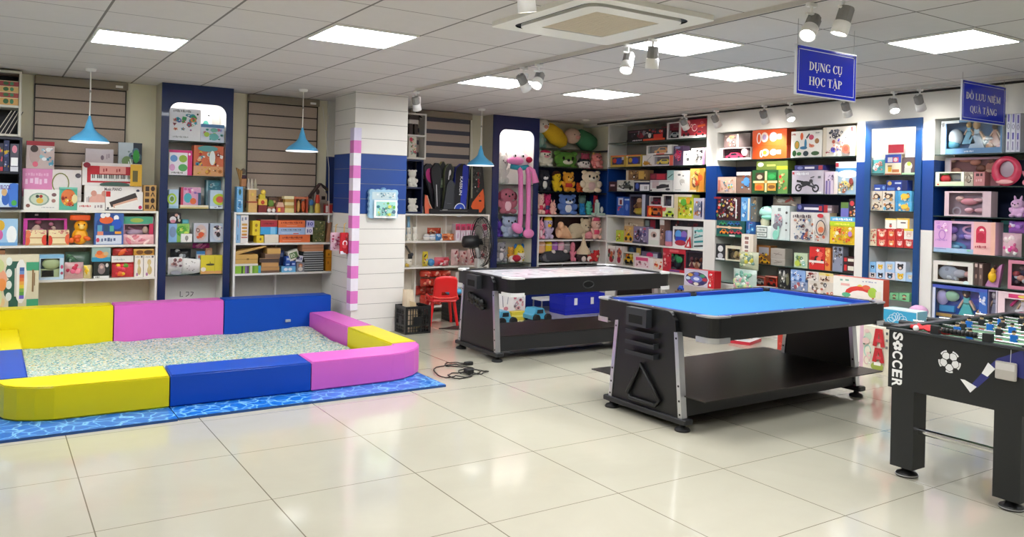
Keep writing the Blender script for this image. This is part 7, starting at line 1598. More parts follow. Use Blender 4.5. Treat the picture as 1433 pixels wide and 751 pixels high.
it(RA,905.5,288,926,302.5,'toy_truck_box','red window box with an orange truck on the fourth shelf','c83a28','o.2,.5,.12,.36,f0902a','toy vehicle box',.12,win='.3,.12,.97,.85',toy='k.1,.1,.95,.85,e87828',inner='5a1a18')
it(RA,908.5,274.5,926,288,'toy_car_box','dark window box with a maroon car on the orange truck box','d8d0d0','','toy car box',.12,win='.06,.14,.94,.92',toy='k.1,.1,.9,.7,8a2034',inner='2a1c24')
it(RA,927,290.5,945,303.5,'toy_car_box','lime green car box with a red stop sign shape on the fourth shelf','d8dca0','o.12,.9,.16,.3,e05a50;k.2,.1,.98,.7,a8c820;r0,0,1,.08,3a3a20','toy car box',.1)
it(RA,926.5,272,942,290,'toy_box','white framed window box on the lime green car box','e4e0da','','toy box',.1,win='.15,.12,.85,.9',toy='o.5,.4,.3,.3,4a4a54;r.2,.1,.8,.3,8a8a90',inner='3a3a40')
it(RA,942.5,272,970,304,'dinosaur_toy_box','lime and yellow box with green creatures on the fourth shelf','cfd23c','b18,8ab82c-e8e050-d8903a-5a9a30-f0f0b0,.2,.05,.98,.85;r0,0,.22,1,d8c8a0;o.55,.68,.18,.14,5aa83a;o.8,.75,.12,.14,e0a030;r0,.9,1,1,d8d0c0',d=.12)
it(RA,970.5,277,990.5,305,'robot_toy_box','lilac grey box with a round window of robots at the end of the fourth shelf','c4bfd0','o.4,.5,.36,.36,8a90a0;b10,c87a50-4a5a80-e0d8d8-d8a048,.1,.15,.75,.85;r.74,.1,.86,.85,2a3060;r.9,.0,1,1,e0d8e4',d=.12)
it(RA,862,322,873,335,'toy_excavator','lime based yellow toy digger pack at the corner end of the fifth row','b8c848','b5,e0b020-c8d850-8a7a20','toy vehicle box',.1)
it(RA,872,316,886,336,'toy_excavator_box','box with a yellow digger at the corner end of the fifth row','c8a070','k.05,.1,.95,.6,e0a818;l.3,.5,.8,.9,.14,e8b020;b4,c89848-e0c070,.1,.6,.9,.95','toy vehicle box',.1)
it(RA,886.5,317,907,338,'robot_toy_box','box with violet and white robots in the fifth row','8d80a0','b14,5a5080-d8d0dc-3a3048-b8586a-a898c0;n.35,.4,.14,.2,.06,2a2030;r0,0,1,.12,4a4a58',d=.1)
it(RA,873.5,303.5,900.5,337,'toy_box','cream box behind the digger and the violet robots','c8b49c','r0,.8,1,1,d8c8b0;b6,a08468-e0d4c0,.05,.5,.95,.8',d=.08,lay=.14)
it(RA,907.5,320.5,922,339,'toy_figure_box','white box with a small animal picture in the fifth row','e6e0da','o.5,.65,.3,.2,c8a89c;o.55,.6,.14,.12,3a2a2a;r0,0,1,.3,d8dcd0',d=.1)
it(RA,902,305.5,917.5,339,'toy_car_box','dark box with red print behind the white animal box','3a3c44','r.5,.6,.95,.95,a02a3c;r.05,.7,.4,.92,8a9a98',d=.08,lay=.14)
it(RA,922.5,307.5,930,340,'toy_robot_box','narrow brown box left of the blue can in the fifth row','8a6458','b5,5a3a34-c89888,.1,.1,.9,.7;r0,.8,1,1,d0c8c4',d=.1,lay=.03)
r,w,h,d=toyroot(RA,930,322.5,937.5,341,'toy_can','lilac blue toy can with a red base in the fifth row','toy',.06,lay=.0)
mb=MB();mb.lathe([(.46*w,0),(.5*w,.02),(.5*w,.3*h)],mat('c87888',.4),16);mb.build('base',r);mb=MB();mb.lathe([(.48*w,.3*h),(.48*w,.94*h),(.36*w,h)],mat('7478b0',.4),16);mb.build('can_body',r)
r,w,h,d=toyroot(RA,957.5,331,966.5,344.5,'toy_cone','red triangular toy piece leaning on the white game pad box','toy',.03,lay=.0)
mb=MB();mb.prism([(-.5*w,0),(.5*w,0),(.3*w,h)],-.012,.0,mat('c4202c',.4));mb.build('wedge',r);mb=MB();mb.prism([(-.15*w,.12*h),(.3*w,.12*h),(.2*w,.6*h)],-.0135,-.0125,mat('e8e4e4',.5));mb.build('white_mark',r)
placed[-1]['soft']=1
it(RA,938,317,968,343.5,'toy_game_box','white box with a blue game pad in a shield shaped window in the fifth row','e8e4e2','P'.replace('P','')+'o.42,.52,.36,.36,5a5a64;r.08,.4,.78,.86,5a5a64;o.3,.62,.18,.2,5aa0e0;o.6,.62,.16,.18,8a6ac0;r.16,.28,.7,.5,2f48b8;o.42,.2,.3,.14,a83040;r.66,.0,.78,.1,c02030;o.84,.2,.09,.2,c82a34',d=.1,lay=.05)
it(RA,970,318,988.5,345.5,'toy_tool_box','teal and white box of toy tools at the end of the fifth row','cfdad8','l.1,.8,.9,.85,.16,5ab4b0;l.1,.5,.9,.62,.1,4a6a70;l.1,.3,.95,.36,.14,2f8a90;l.1,.1,.95,.15,.1,34383c;b6,5ab0b0-3a4a50-e0e4e4,.1,.55,.9,.95',d=.1)
it(RA,938,308.5,988,345,'toy_carton','long dark box behind the game pad and tool boxes','3c3a3e','b8,5a4a48-7a2a34-4a4a50,.1,.75,.9,.98','toy box',.06,lay=.16)
it(RA,850.5,343.5,861,369,'action_figure_box','white and red figure box at the corner end of the lowest row, left one','d8ccc4','o.5,.3,.3,.2,b02030;o.5,.55,.2,.16,c86a40;r0,.85,1,1,ece4dc;b4,8a2a30-5a6a5a','action figure box',.1)
it(RA,862,344.5,870.5,370,'action_figure_box','white and red figure box at the corner end of the lowest row, right one','d8ccc4','o.5,.3,.3,.2,a02038;o.5,.6,.24,.18,c8a040;r0,.85,1,1,ece4dc;b4,5a3a50-c05a40','action figure box',.1)
it(RA,870.8,353,887,372,'toy_truck_box','clear box with a yellow toy truck in the lowest row','ddd4c4','','toy vehicle box',.1,win='.06,.06,.94,.94',toy='k.1,.2,.9,.75,e8b020;b4,e06a28-f0d050,.2,.5,.9,.9',inner='8a7a60')
it(RA,887.5,358.5,909,375,'doll_furniture_box','pink and white box in the lowest row','ecd4d8','r.1,.62,.9,.9,d85080;b8,d89aa8-f4e8e8-b86a78-8a5a60,.1,.08,.95,.6',d=.1)
it(RA,909.5,362,927,377,'toy_truck_box','white and orange box with a toy lorry in the lowest row','e8d8cc','b8,e08030-d84a28-f0c060-c8302c,.3,.05,.98,.8;r0,0,.3,1,ece4e0','toy vehicle box',.1)
it(RA,927.5,348,959,379,'dinosaur_toy_box','large red window box with dark green creatures in the lowest row','c02c3a','r.3,.86,.7,.96,e06a70;b10,e07a80-a01c2c-f0b0b0,.03,.1,.35,.9;r.36,.02,.8,.1,7a4a8a',d=.1,win='.38,.12,.96,.8',toy='b9,2f7a4a-4a4a50-3a9a5a-2a2a30',inner='4a1c24')
it(RA,959.5,352,988,382,'doll_box','dark window box with long haired dolls at the end of the lowest row','3a3444','r0,0,1,.14,6a50a8','doll box',.1,win='.04,.16,.96,.96',toy='d.25,.05,.75,7a3040,6a2030;d.52,.05,.75,a86a50,4a2018;d.8,.05,.75,3a2a40,8a3a2a',inner='2a2230')
it(RA,880,345,897.5,372,'toy_box','dark blue box with a yellow square at the back of the lowest row','26304c','r.6,.6,.95,.95,d8b860;o.2,.75,.2,.2,4a6a8a',d=.06,lay=.15)
it(RA,896.5,352,921,376,'toy_box','violet grey box at the back of the lowest row','6a6280','o.5,.8,.2,.16,d83070;r.7,.6,.95,.9,c8c8d4',d=.06,lay=.15)
p0=on_x(958,375,7.3);p1=on_x(999,404,7.3)
gap=0
r=root('wheel_game_box',(7.36,(p0.y+p1.y)/2,p1.z),'red box with a round wheel of coloured discs standing behind the pool table rail','toy box',rotz=-PI/2);w=p0.y-p1.y;h=p0.z-p1.z
mb=MB();carton(mb,w,h,.12,'cfc4c8','c81f28');mb.build('carton',r)
mb=MB();A=Art(mb,w,h,-.0605);A.run('r.0,0,1,1,c8c0d0;r.8,0,1,1,d02430;o.42,.45,.42,.46,d8d0dc;o.42,.45,.38,.42,5a4a6a;o.42,.45,.2,.2,6a74c0;o.42,.45,.1,.1,d8dcf4'+''.join(';o%.2f,%.2f,.085,.095,%s' % (.42+.28*math.cos(k*.785),.45+.30*math.sin(k*.785),('c83a48','4a9a70','5a6ac0','d8a048','c8d8e8','8a4aa0','e8e0d0','3a3a70')[k]) for k in range(8))+';b6,f0e8e8-d86a60,.85,.1,.98,.9');mb.build('printed_front',r)
r2=root('toy_carton_stack',(7.40,r.location.y,0),'grey carton carrying the wheel game box behind the pool table','carton',rotz=-PI/2);mb=MB();carton(mb,w*1.05,p1.z-.002,.2,'b8aca4');mb.build('carton',r2)
p=on_x(949.5,407,7.25);r=root('toy_jeep',(7.3,p.y,p.z),'small blue toy vehicle beside the round wheel game box','toy',rotz=-PI/2);mb=MB();mb.cbox(-.045,-.03,.012,.045,.03,.04,mat('2a50b4',.35),.008);mb.cbox(-.025,-.025,.04,.03,.025,.065,mat('4a70d0',.3),.006);mb.build('vehicle_body',r)
for x_ in (-.03,.03): mb=MB();mb.ell((x_,-.028,.013),(.013,.008,.013),mat('1a1a1e',.5));mb.build('wheel',r)
r2=root('toy_carton_stack',(7.30,p.y+.012,0),'brown carton carrying the small blue toy vehicle','carton',rotz=-PI/2);mb=MB();carton(mb,.085,p.z-.001,.12,'8a5a40');mb.build('carton',r2)
it(RB,1007,206.5,1051,223.5,'toy_car_box','white window box with a pink car, top left of building set niche','ded8d8','r.0,0,.32,.14,f0ecec;o.8,.6,.1,.3,d8b8b8','toy car box',.14,win='.1,.14,.98,.95',toy='k.15,.05,.7,.6,d83a5c;o.82,.45,.08,.35,e0c0b8',inner='3a2630')
it(RB,1013,187,1050,206,'toy_car_box','dark window box with small toys on the pink car box','5a4a48','r.5,0,.56,1,c8b8a8;b8,c86a40-8a7a70-3a2a28-d8c0a8,.05,.1,.5,.9','toy box',.13)
it(RB,1053,204.5,1101,223,'number_game_box','bright orange box with pale letters, lower of two','e2561c','n.38,.5,.11,.3,.06,f0d8c8;o.37,.5,.06,.18,e8a028;n.62,.5,.1,.26,.05,d8c0d8;o.62,.5,.05,.16,b8a0c8;r.72,.34,.84,.66,d8b8c8;n.27,.4,.05,.3,.03,f0e4dc','board game',.16,side='b03a14')
it(RB,1053,181,1101,204,'number_game_box','bright orange box with pale letters, upper of two','e2561c','n.36,.55,.11,.3,.06,f0d8c8;o.36,.55,.06,.18,b898c0;n.62,.55,.11,.28,.05,d8c0d8;o.62,.55,.06,.18,b0a0cc;r.74,.4,.86,.7,d8b8c8;n.2,.5,.07,.34,.03,f0e4dc','board game',.16,side='b03a14')
it(RB,1107,183,1150.5,219,'clay_craft_box','white box with rows of coloured clay animals on the top shelf','eeeae4','o.35,.8,.05,.14,e0602c;l.5,.72,.6,.88,.05,4a4a50;o.66,.75,.08,.1,c84a6a;o.84,.6,.07,.1,a87a4a;o.2,.48,.08,.16,d8a040;n.2,.48,.08,.16,.02,3a8a3a;o.48,.5,.04,.2,2f7aa0;o.42,.36,.12,.06,2f6a90;o.68,.42,.09,.06,d88a70;l.6,.5,.7,.4,.04,d06a4a;o.12,.16,.07,.12,2a5a2a;o.28,.14,.08,.07,3a7a40;o.5,.14,.09,.1,2a3a40;o.8,.14,.13,.08,3a5a34;t.04,.85,.18,.92,b05040;t.8,.88,.95,.92,777','craft kit',.14)
it(RB,1151.5,177,1197,220,'robot_building_box','cream box with a red and blue robot kit on the top shelf','e8e0d6','r0,0,.12,1,d8ccb8;b12,3a3840-5a5a68-2f3038-7a7a84,.2,.58,.8,.92;b10,b8584a-3f3a9a-c8a090-4a48b8-d06a50,.3,.08,.7,.6;o.78,.24,.13,.16,d8604a;o.78,.24,.08,.1,c04434;b5,c03a40-7a2a34,.12,.08,.3,.2;r.94,.8,.98,.95,a03030','building set',.14,side='d8c8a8')
it(RB,1002.5,247.5,1030,272,'robot_toy_box','pink and white box with small robots, left on second building set shelf','d8b8a8','b14,5ab0c8-d8d0c0-c08a70-e8d048-8a90a8-f0ece4,.22,.1,.98,.9;r.08,.1,.2,.8,c87a6a',d=.1)
it(RB,1031,240.5,1051,272.5,'robot_toy_box','box with a light blue robot beside the pink and white robot box','8a6a5c','b8,5a9ad8-d8d8e0-a85a40-70b0e8,.3,.1,.98,.9;r0,.84,1,1,dcdad4;o.7,.55,.2,.2,5a9ae0',d=.12)
it(RB,1052.5,237.5,1102.5,272.8,'dinosaur_egg_box','green box with a cream cross and four dinosaur windows','2a5a30','r.74,0,1,1,6a9a50;b8,c8c880-e06a40-d8382c-8ab050,.76,.05,.99,.95;o.4,.5,.3,.1,1f4a28;r.1,.12,.36,.44,d89030;r.46,.12,.7,.44,d8a040;r.12,.56,.36,.88,4a3a28;r.46,.56,.7,.88,2a8a40;o.22,.26,.1,.1,e0602c;o.58,.28,.1,.08,8a5a2a;o.24,.7,.08,.1,c8b8a0;o.58,.72,.1,.1,3aa858;r.39,.06,.45,.94,e4d8a0;r.06,.44,.74,.54,e4d8a0;o.42,.5,.05,.07,c8a050',d=.14)
it(RB,1058.5,225,1102.5,237,'flat_game_box','olive green flat box lying on the box with the cream cross','6a7a34','o.14,.6,.1,.26,d8dcc0;r.34,.4,.62,.6,c0d060;r.66,.0,1,.4,c8d830','board game',.14)
it(RB,1108,238.5,1152.5,272.8,'motorbike_building_box','lilac grey box with a black motorbike model','c4bcc8','n.22,.26,.11,.17,.045,1c1c20;n.76,.24,.11,.17,.045,1c1c20;l.22,.26,.5,.42,.06,2a2a30;l.5,.4,.76,.26,.05,3a3a40;o.45,.45,.16,.1,26262c;l.16,.56,.38,.5,.06,1e1e22;l.58,.6,.76,.26,.035,4a4a50;l.6,.68,.72,.74,.025,2a2a2e;o.62,.55,.06,.08,3a3a40;t.12,.8,.56,.92,f0f0f4;r.03,.84,.09,.94,b02a34;r.84,.66,.93,.76,5a5a60;r.84,.02,.96,.1,f0f0f0','building set',.18,side='b8a8b8')
it(RB,1154,240,1168,272.8,'building_set_box','narrow lilac box end with violet stripes beside the motorbike box','c8b8c8','r.1,0,.3,.6,6a5a90;r.4,0,.6,.6,8a7aa8;b4,5a4a60-a898b0,.1,.6,.9,.95','building set',.12)
it(RB,1112,231,1152,238.5,'building_set_box','long navy flat box on the motorbike box','2f2f6a','r.36,.3,.7,.7,e4e0ec;r.84,.1,.98,.9,a83a4a;o.2,.5,.1,.3,7a80b8','building set',.12)
it(RB,1169,226,1199,273,'castle_building_box','tall box with a pale castle under a blue sky','9fb8cc','r0,.8,1,1,c4ccd2;r.0,.6,1,.8,4a8ac0;o.6,.62,.5,.12,e8eef0;b14,e8d8a0-d8c870-b89a60-f0e8d0-a86a50,.05,.03,.98,.5;o.8,.4,.1,.1,8a3a34;r0,0,.18,.7,d8ccc8;r.06,.84,.2,.96,a02838','building set',.13,side='c8c0c0')
it(RB,1002,308.5,1042,330,'toy_car_set_box','teal box with two rows of toy cars and a pale bone shape','1f5a5c','r0,0,1,.12,2f7a60;k.1,.68,.36,.95,3aa060;k.4,.7,.62,.95,3a7ac0;k.66,.7,.86,.95,2a5aa8;r.06,.52,.9,.62,e8c8a0;o.06,.57,.06,.09,e8b8a0;o.48,.57,.07,.09,e8c8a0;o.88,.57,.05,.09,e8c8a0;k.14,.1,.44,.45,e88a28;k.46,.14,.68,.42,d84a4a;k.7,.14,.94,.42,c83a50;r.5,.02,.7,.12,e8e4e0','toy car box',.12)
it(RB,1001.5,275.5,1036.5,308,'board_game_box','dark busy patterned box on the teal car box','4a2a30','b40,c83a34-d8b048-3a7a4a-e8dcd0-8a4a6a-2a2a44-d87a40-b8c8d0,.03,.08,.97,.95;r.92,.1,.97,.9,e8e8e8;r0,.92,.3,1,a02a34','board game',.12)
it(RB,1037,276,1049.5,309,'toy_book_box','tall light blue box right of the busy patterned box','5a9ad4','r.76,.04,.98,.96,e0d8c0;o.4,.6,.2,.12,a8d4f0;b5,3a70b0-c8e0f0-8ab8e0,.1,.1,.7,.9',d=.1)
it(RB,1044,310,1056.5,331,'toy_book_box','dark blue box under the tall light blue box','2a5a9c','r.3,.1,.36,.9,c8b8d8;b5,3a9ad0-7a6ab0-4ab0e0',d=.1)
it(RB,1050,275,1059,309,'toy_box','brown and blue box behind the head of the mint dinosaur cup','6a6a64','b9,4a90b8-8a6a40-c8b890-5a4a34',d=.1,lay=.02)
r,w,h,d=toyroot(RB,1057,288,1078,334,'dinosaur_cup','mint green toy dinosaur with a big round head in front of the white cup box','toy',.14,lay=.0)
mt_=mat('8fdcc4',.35)
mb=MB();mb.ell((.02*w,0,.80*h),(.5*w,.46*d,.20*h),mat('b8ece0',.35));mb.build('head',r)
mb=MB();mb.ell((.1*w,-.08*d,.66*h),(.42*w,.42*d,.08*h),mt_);mb.build('jaw',r)
mb=MB();mb.ell((-.22*w,-.42*d,.70*h),(.02,.008,.02),mat('3a4a4a',.3));mb.ell((-.1*w,-.3*d,.93*h),(.012,.01,.008),mat('4a6a64',.4));mb.build('eye',r)
mb=MB();mb.lathe([(.2*w,.40*h),(.26*w,.5*h),(.2*w,.62*h)],mat('d8d8b8',.5),16,(-.1*w,0,0));mb.build('neck',r)
mb=MB();mb.cbox(-.5*w,-.48*d,0,.5*w,.4*d,.40*h,mat('dfe8e4',.4),.01);mb.build('base_block',r)
mb=MB();A=Art(mb,w,.4*h,-.482*d);A.run('r.06,.12,.8,.9,2a4a44;r.1,.52,.76,.84,e4e8e4;r.1,.18,.76,.46,e4e8e4;t.16,.6,.7,.76,8a9a94;t.16,.25,.7,.4,8a9a94');mb.build('base_label',r)
r_=it(RB,1072,287.5,1105,333.5,'dinosaur_cup_box','large white box with a mint green dinosaur shaped cup standing out at its left','d8e2e0','r.78,0,1,1,cfd8d8;r.36,.84,.52,.93,8a9494;o.4,.55,.24,.22,a8b0b8;b10,c86a80-d8d8e0-8a8a9a-e0a0a8,.18,.42,.62,.75;o.36,.4,.22,.1,7a7a84;o.3,.14,.16,.14,8ad0bc;r.4,.1,.5,.4,9ad8c4;o.88,.8,.06,.04,555;o.88,.5,.05,.03,666;o.88,.3,.05,.03,666',d=.15)
bag(RB,1065,273.5,1104,288.5,'toy_fish_pack','grey pink fish shaped pack lying on top of the white cup box','b0a094','b9,d8c8b8-8a7a70-e0d8d0-c05a50',d=.12)
it(RB,1106,297,1160.5,337.5,'robot_building_box','large white box with blue and brown robots','dcd8d4','b30,5a4a58-8ab0c8-c87a50-4a5a90-e8e0d8-a85a48-6a7a90-d8c0a8-3a3440,.08,.06,.66,.78;t.12,.8,.62,.92,4a3a44;o.86,.5,.1,.22,d8c0a8;o.86,.44,.07,.1,d87048;b6,c86a50-e8dcd0-7a4a44,.72,.06,.98,.32;n.86,.5,.12,.26,.02,3a3440;o.85,.9,.08,.07,c02a34;r.68,.05,.7,.8,f0ece8','building set',.13)
it(RB,1115,285.5,1152,297,'building_set_box','long navy box with a white strip on the large robot box','26285a','r.28,.3,.84,.6,e4e4ec;r.84,.2,.96,.8,b02c3a;o.12,.6,.07,.3,6a70b0','building set',.12)
it(RB,1152.5,287,1164,297,'building_set_box','dark red and grey box end right of the long navy box','8a7a84','r0,0,.5,1,a8242e;r.5,.3,1,.6,c8c0c4','building set',.12)
it(RB,1161.5,303.5,1198.5,341,'city_game_box','yellow box with a green band and a crowd of orange figures','e8c428','r0,.84,1,1,5ab0dc;t.1,.87,.9,.96,eef4f8;r0,.66,1,.82,b8d428;t.2,.7,.8,.77,f0e860;b26,e0702c-d84a30-f0d850-b8a040-e8a030-f4e8c0,.04,.04,.96,.64;o.9,.4,.08,.1,b880c0','board game',.13)
it(RB,1176.5,283,1187.5,303.5,'toy_box','violet box with a green top behind the yellow city box','6a6ab8','r0,.6,1,1,5a7a3a',d=.1,lay=.02)
it(RB,1188,278,1198.5,303.5,'toy_box','black box with red and white spots behind the yellow city box','24222a','o.4,.75,.3,.14,c83a40;b5,e8e0d8-d8a048-b84a40,.1,.05,.9,.6',d=.1,lay=.02)
it(RB,1001.5,341,1014.5,364,'toy_box','black and white box at the left of the fourth row in the building set niche','2a2c30','o.5,.7,.3,.2,e0e0e0;o.5,.25,.3,.18,c8c8cc;r0,0,1,.1,e8e8e8',d=.1)
it(RB,1015,344,1036.5,365,'toy_window_box','pale box with a window of brown animals in the fourth row','d8d0b8','','toy box',.1,win='.14,.1,.94,.82',toy='b8,8a6a40-c8a868-5a4a34-a88a58',inner='3a3226')
it(RB,1055,343,1078,375,'toy_truck_box','box with yellow toy trucks below the mint dinosaur cup','8a5a2c','r.3,.5,.9,.9,a8a8b0;k.05,.28,.6,.5,e8a820;k.4,.02,.98,.3,e8b020;b8,e8b828-c8702c-5a4a3a,.03,.3,.95,.62','toy vehicle box',.12)
it(RB,1078.5,362,1098.5,377,'tin_box','grey box with faint drawings, lower of two','a49c94','l.2,.3,.8,.6,.03,6a625c;l.3,.7,.7,.5,.03,7a726c;r0,.9,1,1,b8b0a8','tin box',.14)
it(RB,1078.5,347.5,1098.5,362,'tin_box','grey box with faint drawings, upper of two','a49c94','l.2,.5,.8,.4,.03,6a625c;l.3,.3,.6,.6,.03,7a726c;r0,.9,1,1,b0a8a0','tin box',.14)
it(RB,1111,354,1130,377,'animal_toy_box','pale green box with small animals left of the red box','c0d0b0','b8,a8b848-e8ece0-8ac0b0-5a7a60;o.3,.3,.2,.2,b8c850',d=.1)
it(RB,1132.5,345.5,1154,377,'toy_car_box','red box with a dark car in the lower right of the building set niche','d02c2a','k.2,.3,.9,.6,3a1a1c;b6,f0d8d0-e86050-a81c1c,.1,.1,.9,.95;r0,.3,1,.4,e8dcd4','toy car box',.1)
it(RB,1154.5,346.5,1162,377,'toy_car_box','narrow orange box end beside the red car box','e0843a','b5,c83a2a-f0c070','toy car box',.1)
it(RB,1165,342.5,1179.5,377,'robot_toy_box','grey box with a dark robot in the lower right of the building set niche','8a90a4','b10,2a2c34-5a4a44-c8ccd4-4a4e58,.1,.2,.95,.98',d=.1)
it(RB,1180.5,368,1196.5,376.5,'crayon_tin','dark box with a red spot and white strip, lower of two','3a1c20','r.05,.2,.3,.8,c82a30;r.4,.25,.95,.7,e0dccc','tin box',.12)
it(RB,1180.5,359,1196.5,367.5,'crayon_tin','dark box with a red spot and white strip, upper of two','3a1c20','r.05,.2,.3,.8,c82a30;r.4,.25,.95,.7,e0dccc','tin box',.12)
it(RB,1001,384,1012,408,'toy_box','white box with a dark round figure at the lower left of the building set niche','ddd8d0','o.6,.5,.3,.3,5a4a3a;o.6,.6,.16,.14,c8a888;o.1,.5,.2,.3,1c1c1c',d=.1)
bag(RB,1018,374,1036,406,'toy_pack','pink and white printed pack in the lower left of the building set niche','e4b8c4','b12,d87a90-f4e8ec-c85a78-e8a8b4',d=.1)
it(RB,1053.5,386.5,1070,406,'toy_car_box','red window box with a white car, left of two','c84a34','r0,.9,1,1,e8a090','toy car box',.1,win='.06,.12,.94,.88',toy='k.1,.15,.9,.75,ece4e0',inner='d8704a')
it(RB,1070.5,386,1087,406,'toy_car_box','red window box with a red car, right of two','c84a34','r0,.9,1,1,e8a090','toy car box',.1,win='.06,.12,.94,.88',toy='k.1,.15,.9,.75,d8301c',inner='8a2a20')
it(RB,1088.5,375.5,1105.5,408,'action_figure_box','black box with grey figures in the lower middle of the building set niche','1c1c20','o.2,.6,.12,.3,5a5a54;o.5,.62,.1,.3,c8c8c4;o.8,.5,.12,.3,6a6a50;b5,8a8a80-3a3a34','action figure box',.1)
it(RB,1036.5,374,1053,406,'toy_carton','dark carton behind the clear bag in the building set niche','2a2e34','r0,.8,1,.9,4a5058',d=.06,lay=.14)
it(RB,1106.5,394,1130,412,'doll_house_box','grey blue box, lower of two beside the panda sticker boxes','8a98b8','b10,c8d0e4-5a6a90-e8e0e0-a85a60',d=.11)
it(RB,1106.5,376,1127,393.5,'doll_house_box','light blue box, upper of two beside the panda sticker boxes','8fb0e0','b10,e0e8f8-4a6ab0-b8cdf0-3a5a9a',d=.11)
it(RB,1130.5,394,1168,412,'animal_toy_box','cream box with animals under the panda sticker boxes','d8d0c4','b12,8a7a6a-c86a50-e8e0d8-5a5a60',d=.1)
it(RB,1128,365,1145.5,393.5,'sticker_box','white box with dark red and black panda prints','eae4de','b12,8a3a34-3a2a2c-c89a90-5a4a48;o.4,.75,.16,.12,7a2a2a',d=.1)
it(RB,1146,361.5,1166.5,393.5,'sticker_box','cream box with a yellow top and black train prints','e8d8c4','r0,.7,1,1,e8d890;o.6,.78,.14,.1,e0b820;b12,3a2a24-8a4a34-c8a080-1c1a1c,.08,.1,.95,.66',d=.1)
it(RB,1176,376.8,1196.5,394,'toy_box','pale box with a blue picture under the two dark tins','c8ccd0','r.3,.5,.9,.98,6a8ad0;r.5,.05,.95,.45,a86a50',d=.1)
it(RB,1168.5,394.5,1197,412,'toy_carton','plain pale carton under the box with the blue picture','d8d4cc','','carton',.1)
def forward(X,px0,py0,px1,py1,name,label,body,art,d=.09,cat='toy box',floor=True,side=None,lean=0,text=None):
	a=on_x(px0,(py0+py1)/2,X);b=on_x(px1,(py0+py1)/2,X);zt=on_x((px0+px1)/2,py0,X).z;zb=0.001 if floor else on_x((px0+px1)/2,py1,X).z
	w,h=a.y-b.y,zt-zb;mb=MB();carton(mb,w,h,d,body,side);o=mb.build(name,None,(X+d/2,(a.y+b.y)/2,zb),-PI/2);tag(o,label,cat)
	if lean: o.rotation_mode='XYZ';o.rotation_euler=(lean,0,-PI/2)
	mb=MB();A=Art(mb,w,h,-d/2-.0004);vb=(on_x((px0+px1)/2,py1,X).z-zb)/h;A.v0=vb;A.run(art)
	if floor and vb > 0:
		for v in mb.v: v.z=h*vb+v.z*(1-vb)
	mb.build('printed_front',o);return o
forward(7.30,1166,388.5,1236,421,'play_mat_box','large white box with children and a red arch standing behind the pool table corner','ece8e0','t.14,.80,.36,.9,8ab0a0;r.16,.6,.34,.7,e8b0a8;o.42,.45,.05,.12,e0c040;o.55,.52,.07,.2,e8d060;o.55,.3,.3,.34,d83a34;o.56,.16,.24,.3,f0e4dc;o.8,.42,.09,.22,a8c84a;r.86,.2,.96,.5,e8e0c8;o.28,.22,.09,.1,5ab08a;o.68,.62,.08,.1,e06a48;t.6,.84,.9,.9,aab',d=.10,side='e2583a')
forward(7.38,1037.5,327.5,1054,358,'tag_box','tall pale box with a row of prints leaning on a clear bag','e4d8c8','r.2,.06,.72,.94,efe6dc;r.28,.75,.62,.88,8a6a64;r.3,.55,.6,.68,a87a70;r.3,.34,.6,.48,7a6a6a;r.3,.14,.6,.27,a06a60',d=.06,floor=False)
o=[q for q in bpy.data.objects if q.name.startswith('tag_box')][0];zb=o.location.z
for (px0,py0,px1,py1,X,lab,body,pal) in ((1022,377,1054,408,7.30,'clear bag of pale green toys in front of the building set niche','b0c0b8','b16,8ac0a0-d8e0d8-c8d8a0-e0a8b0-6aa090'),(1030,352,1056,377,7.32,'clear bag of grey green toys under the tall pale box','b8bca0','b12,8a9a7a-d8d8b8-6a8a80-c8c048')):
	a=on_x(px0,390,X);b=on_x(px1,390,X);zt=on_x(1040,py0,X).z;zb2=on_x(1040,py1,X).z;w,h=a.y-b.y,zt-zb2
	r=root('clear_toy_bag',(X+.06,(a.y+b.y)/2,zb2),lab,'toy pack',rotz=-PI/2)
	mb=MB();pillow(mb,w,h,.12,mat(body,.25,0,.15,40.),px0,py0);o=mb.build('bag_body',r)
	pack_fill(r,w,h,.12,pal+';'+pal.replace('b16','b22').replace('b12','b18'))
	last=(r.location.copy(),w,zb2)
r2=root('toy_carton_stack',(7.36,last[0].y,0),'dark carton under the clear toy bags behind the pool table','carton',rotz=-PI/2);mb=MB();carton(mb,.2,on_x(1040,408,7.30).z-.002,.16,'34363a');mb.build('carton',r2)
forward(6.93,1203,457,1247,518,'letter_toy_box','cream box with two big red letters A behind the pool table leg','e8e0cc','r0,0,.12,1,d8b0c0;o.22,.7,.1,.06,8ac0b0;n.26,.42,.12,.14,.03,9ad0c0;n.24,.2,.1,.1,.03,d8b0b0;b6,c8d8c0-e8c8c0,.04,.05,.4,.95;r.42,.0,.44,.0,fff;l.5,.56,.58,.96,.13,c02a30;l.76,.56,.68,.96,.13,c02a30;r.56,.66,.72,.74,d04a50;r.55,.9,.72,.97,c02a30;l.5,.2,.58,.52,.13,c02a30;l.76,.2,.68,.52,.13,c02a30;r.56,.27,.72,.34,d04a50;r.55,.46,.72,.53,c02a30;o.6,.1,.2,.1,9aa848;r.5,.13,.72,.2,ece8e0;r.86,.86,.93,.92,555;r.86,.7,.93,.76,777;r.86,.54,.93,.6,777',d=.07)
forward(6.93,1249,462,1262,518,'doll_box','narrow pink doll box standing on the floor beside the cream letter box','e08ab0','r.1,.05,.6,.95,e8a8c4;o.35,.85,.2,.05,c84a80;n.35,.12,.2,.06,.06,f0d0dc;b6,8a5aa0-d85a90-c8a0d0,.65,.05,.98,.9',d=.07,cat='doll box')
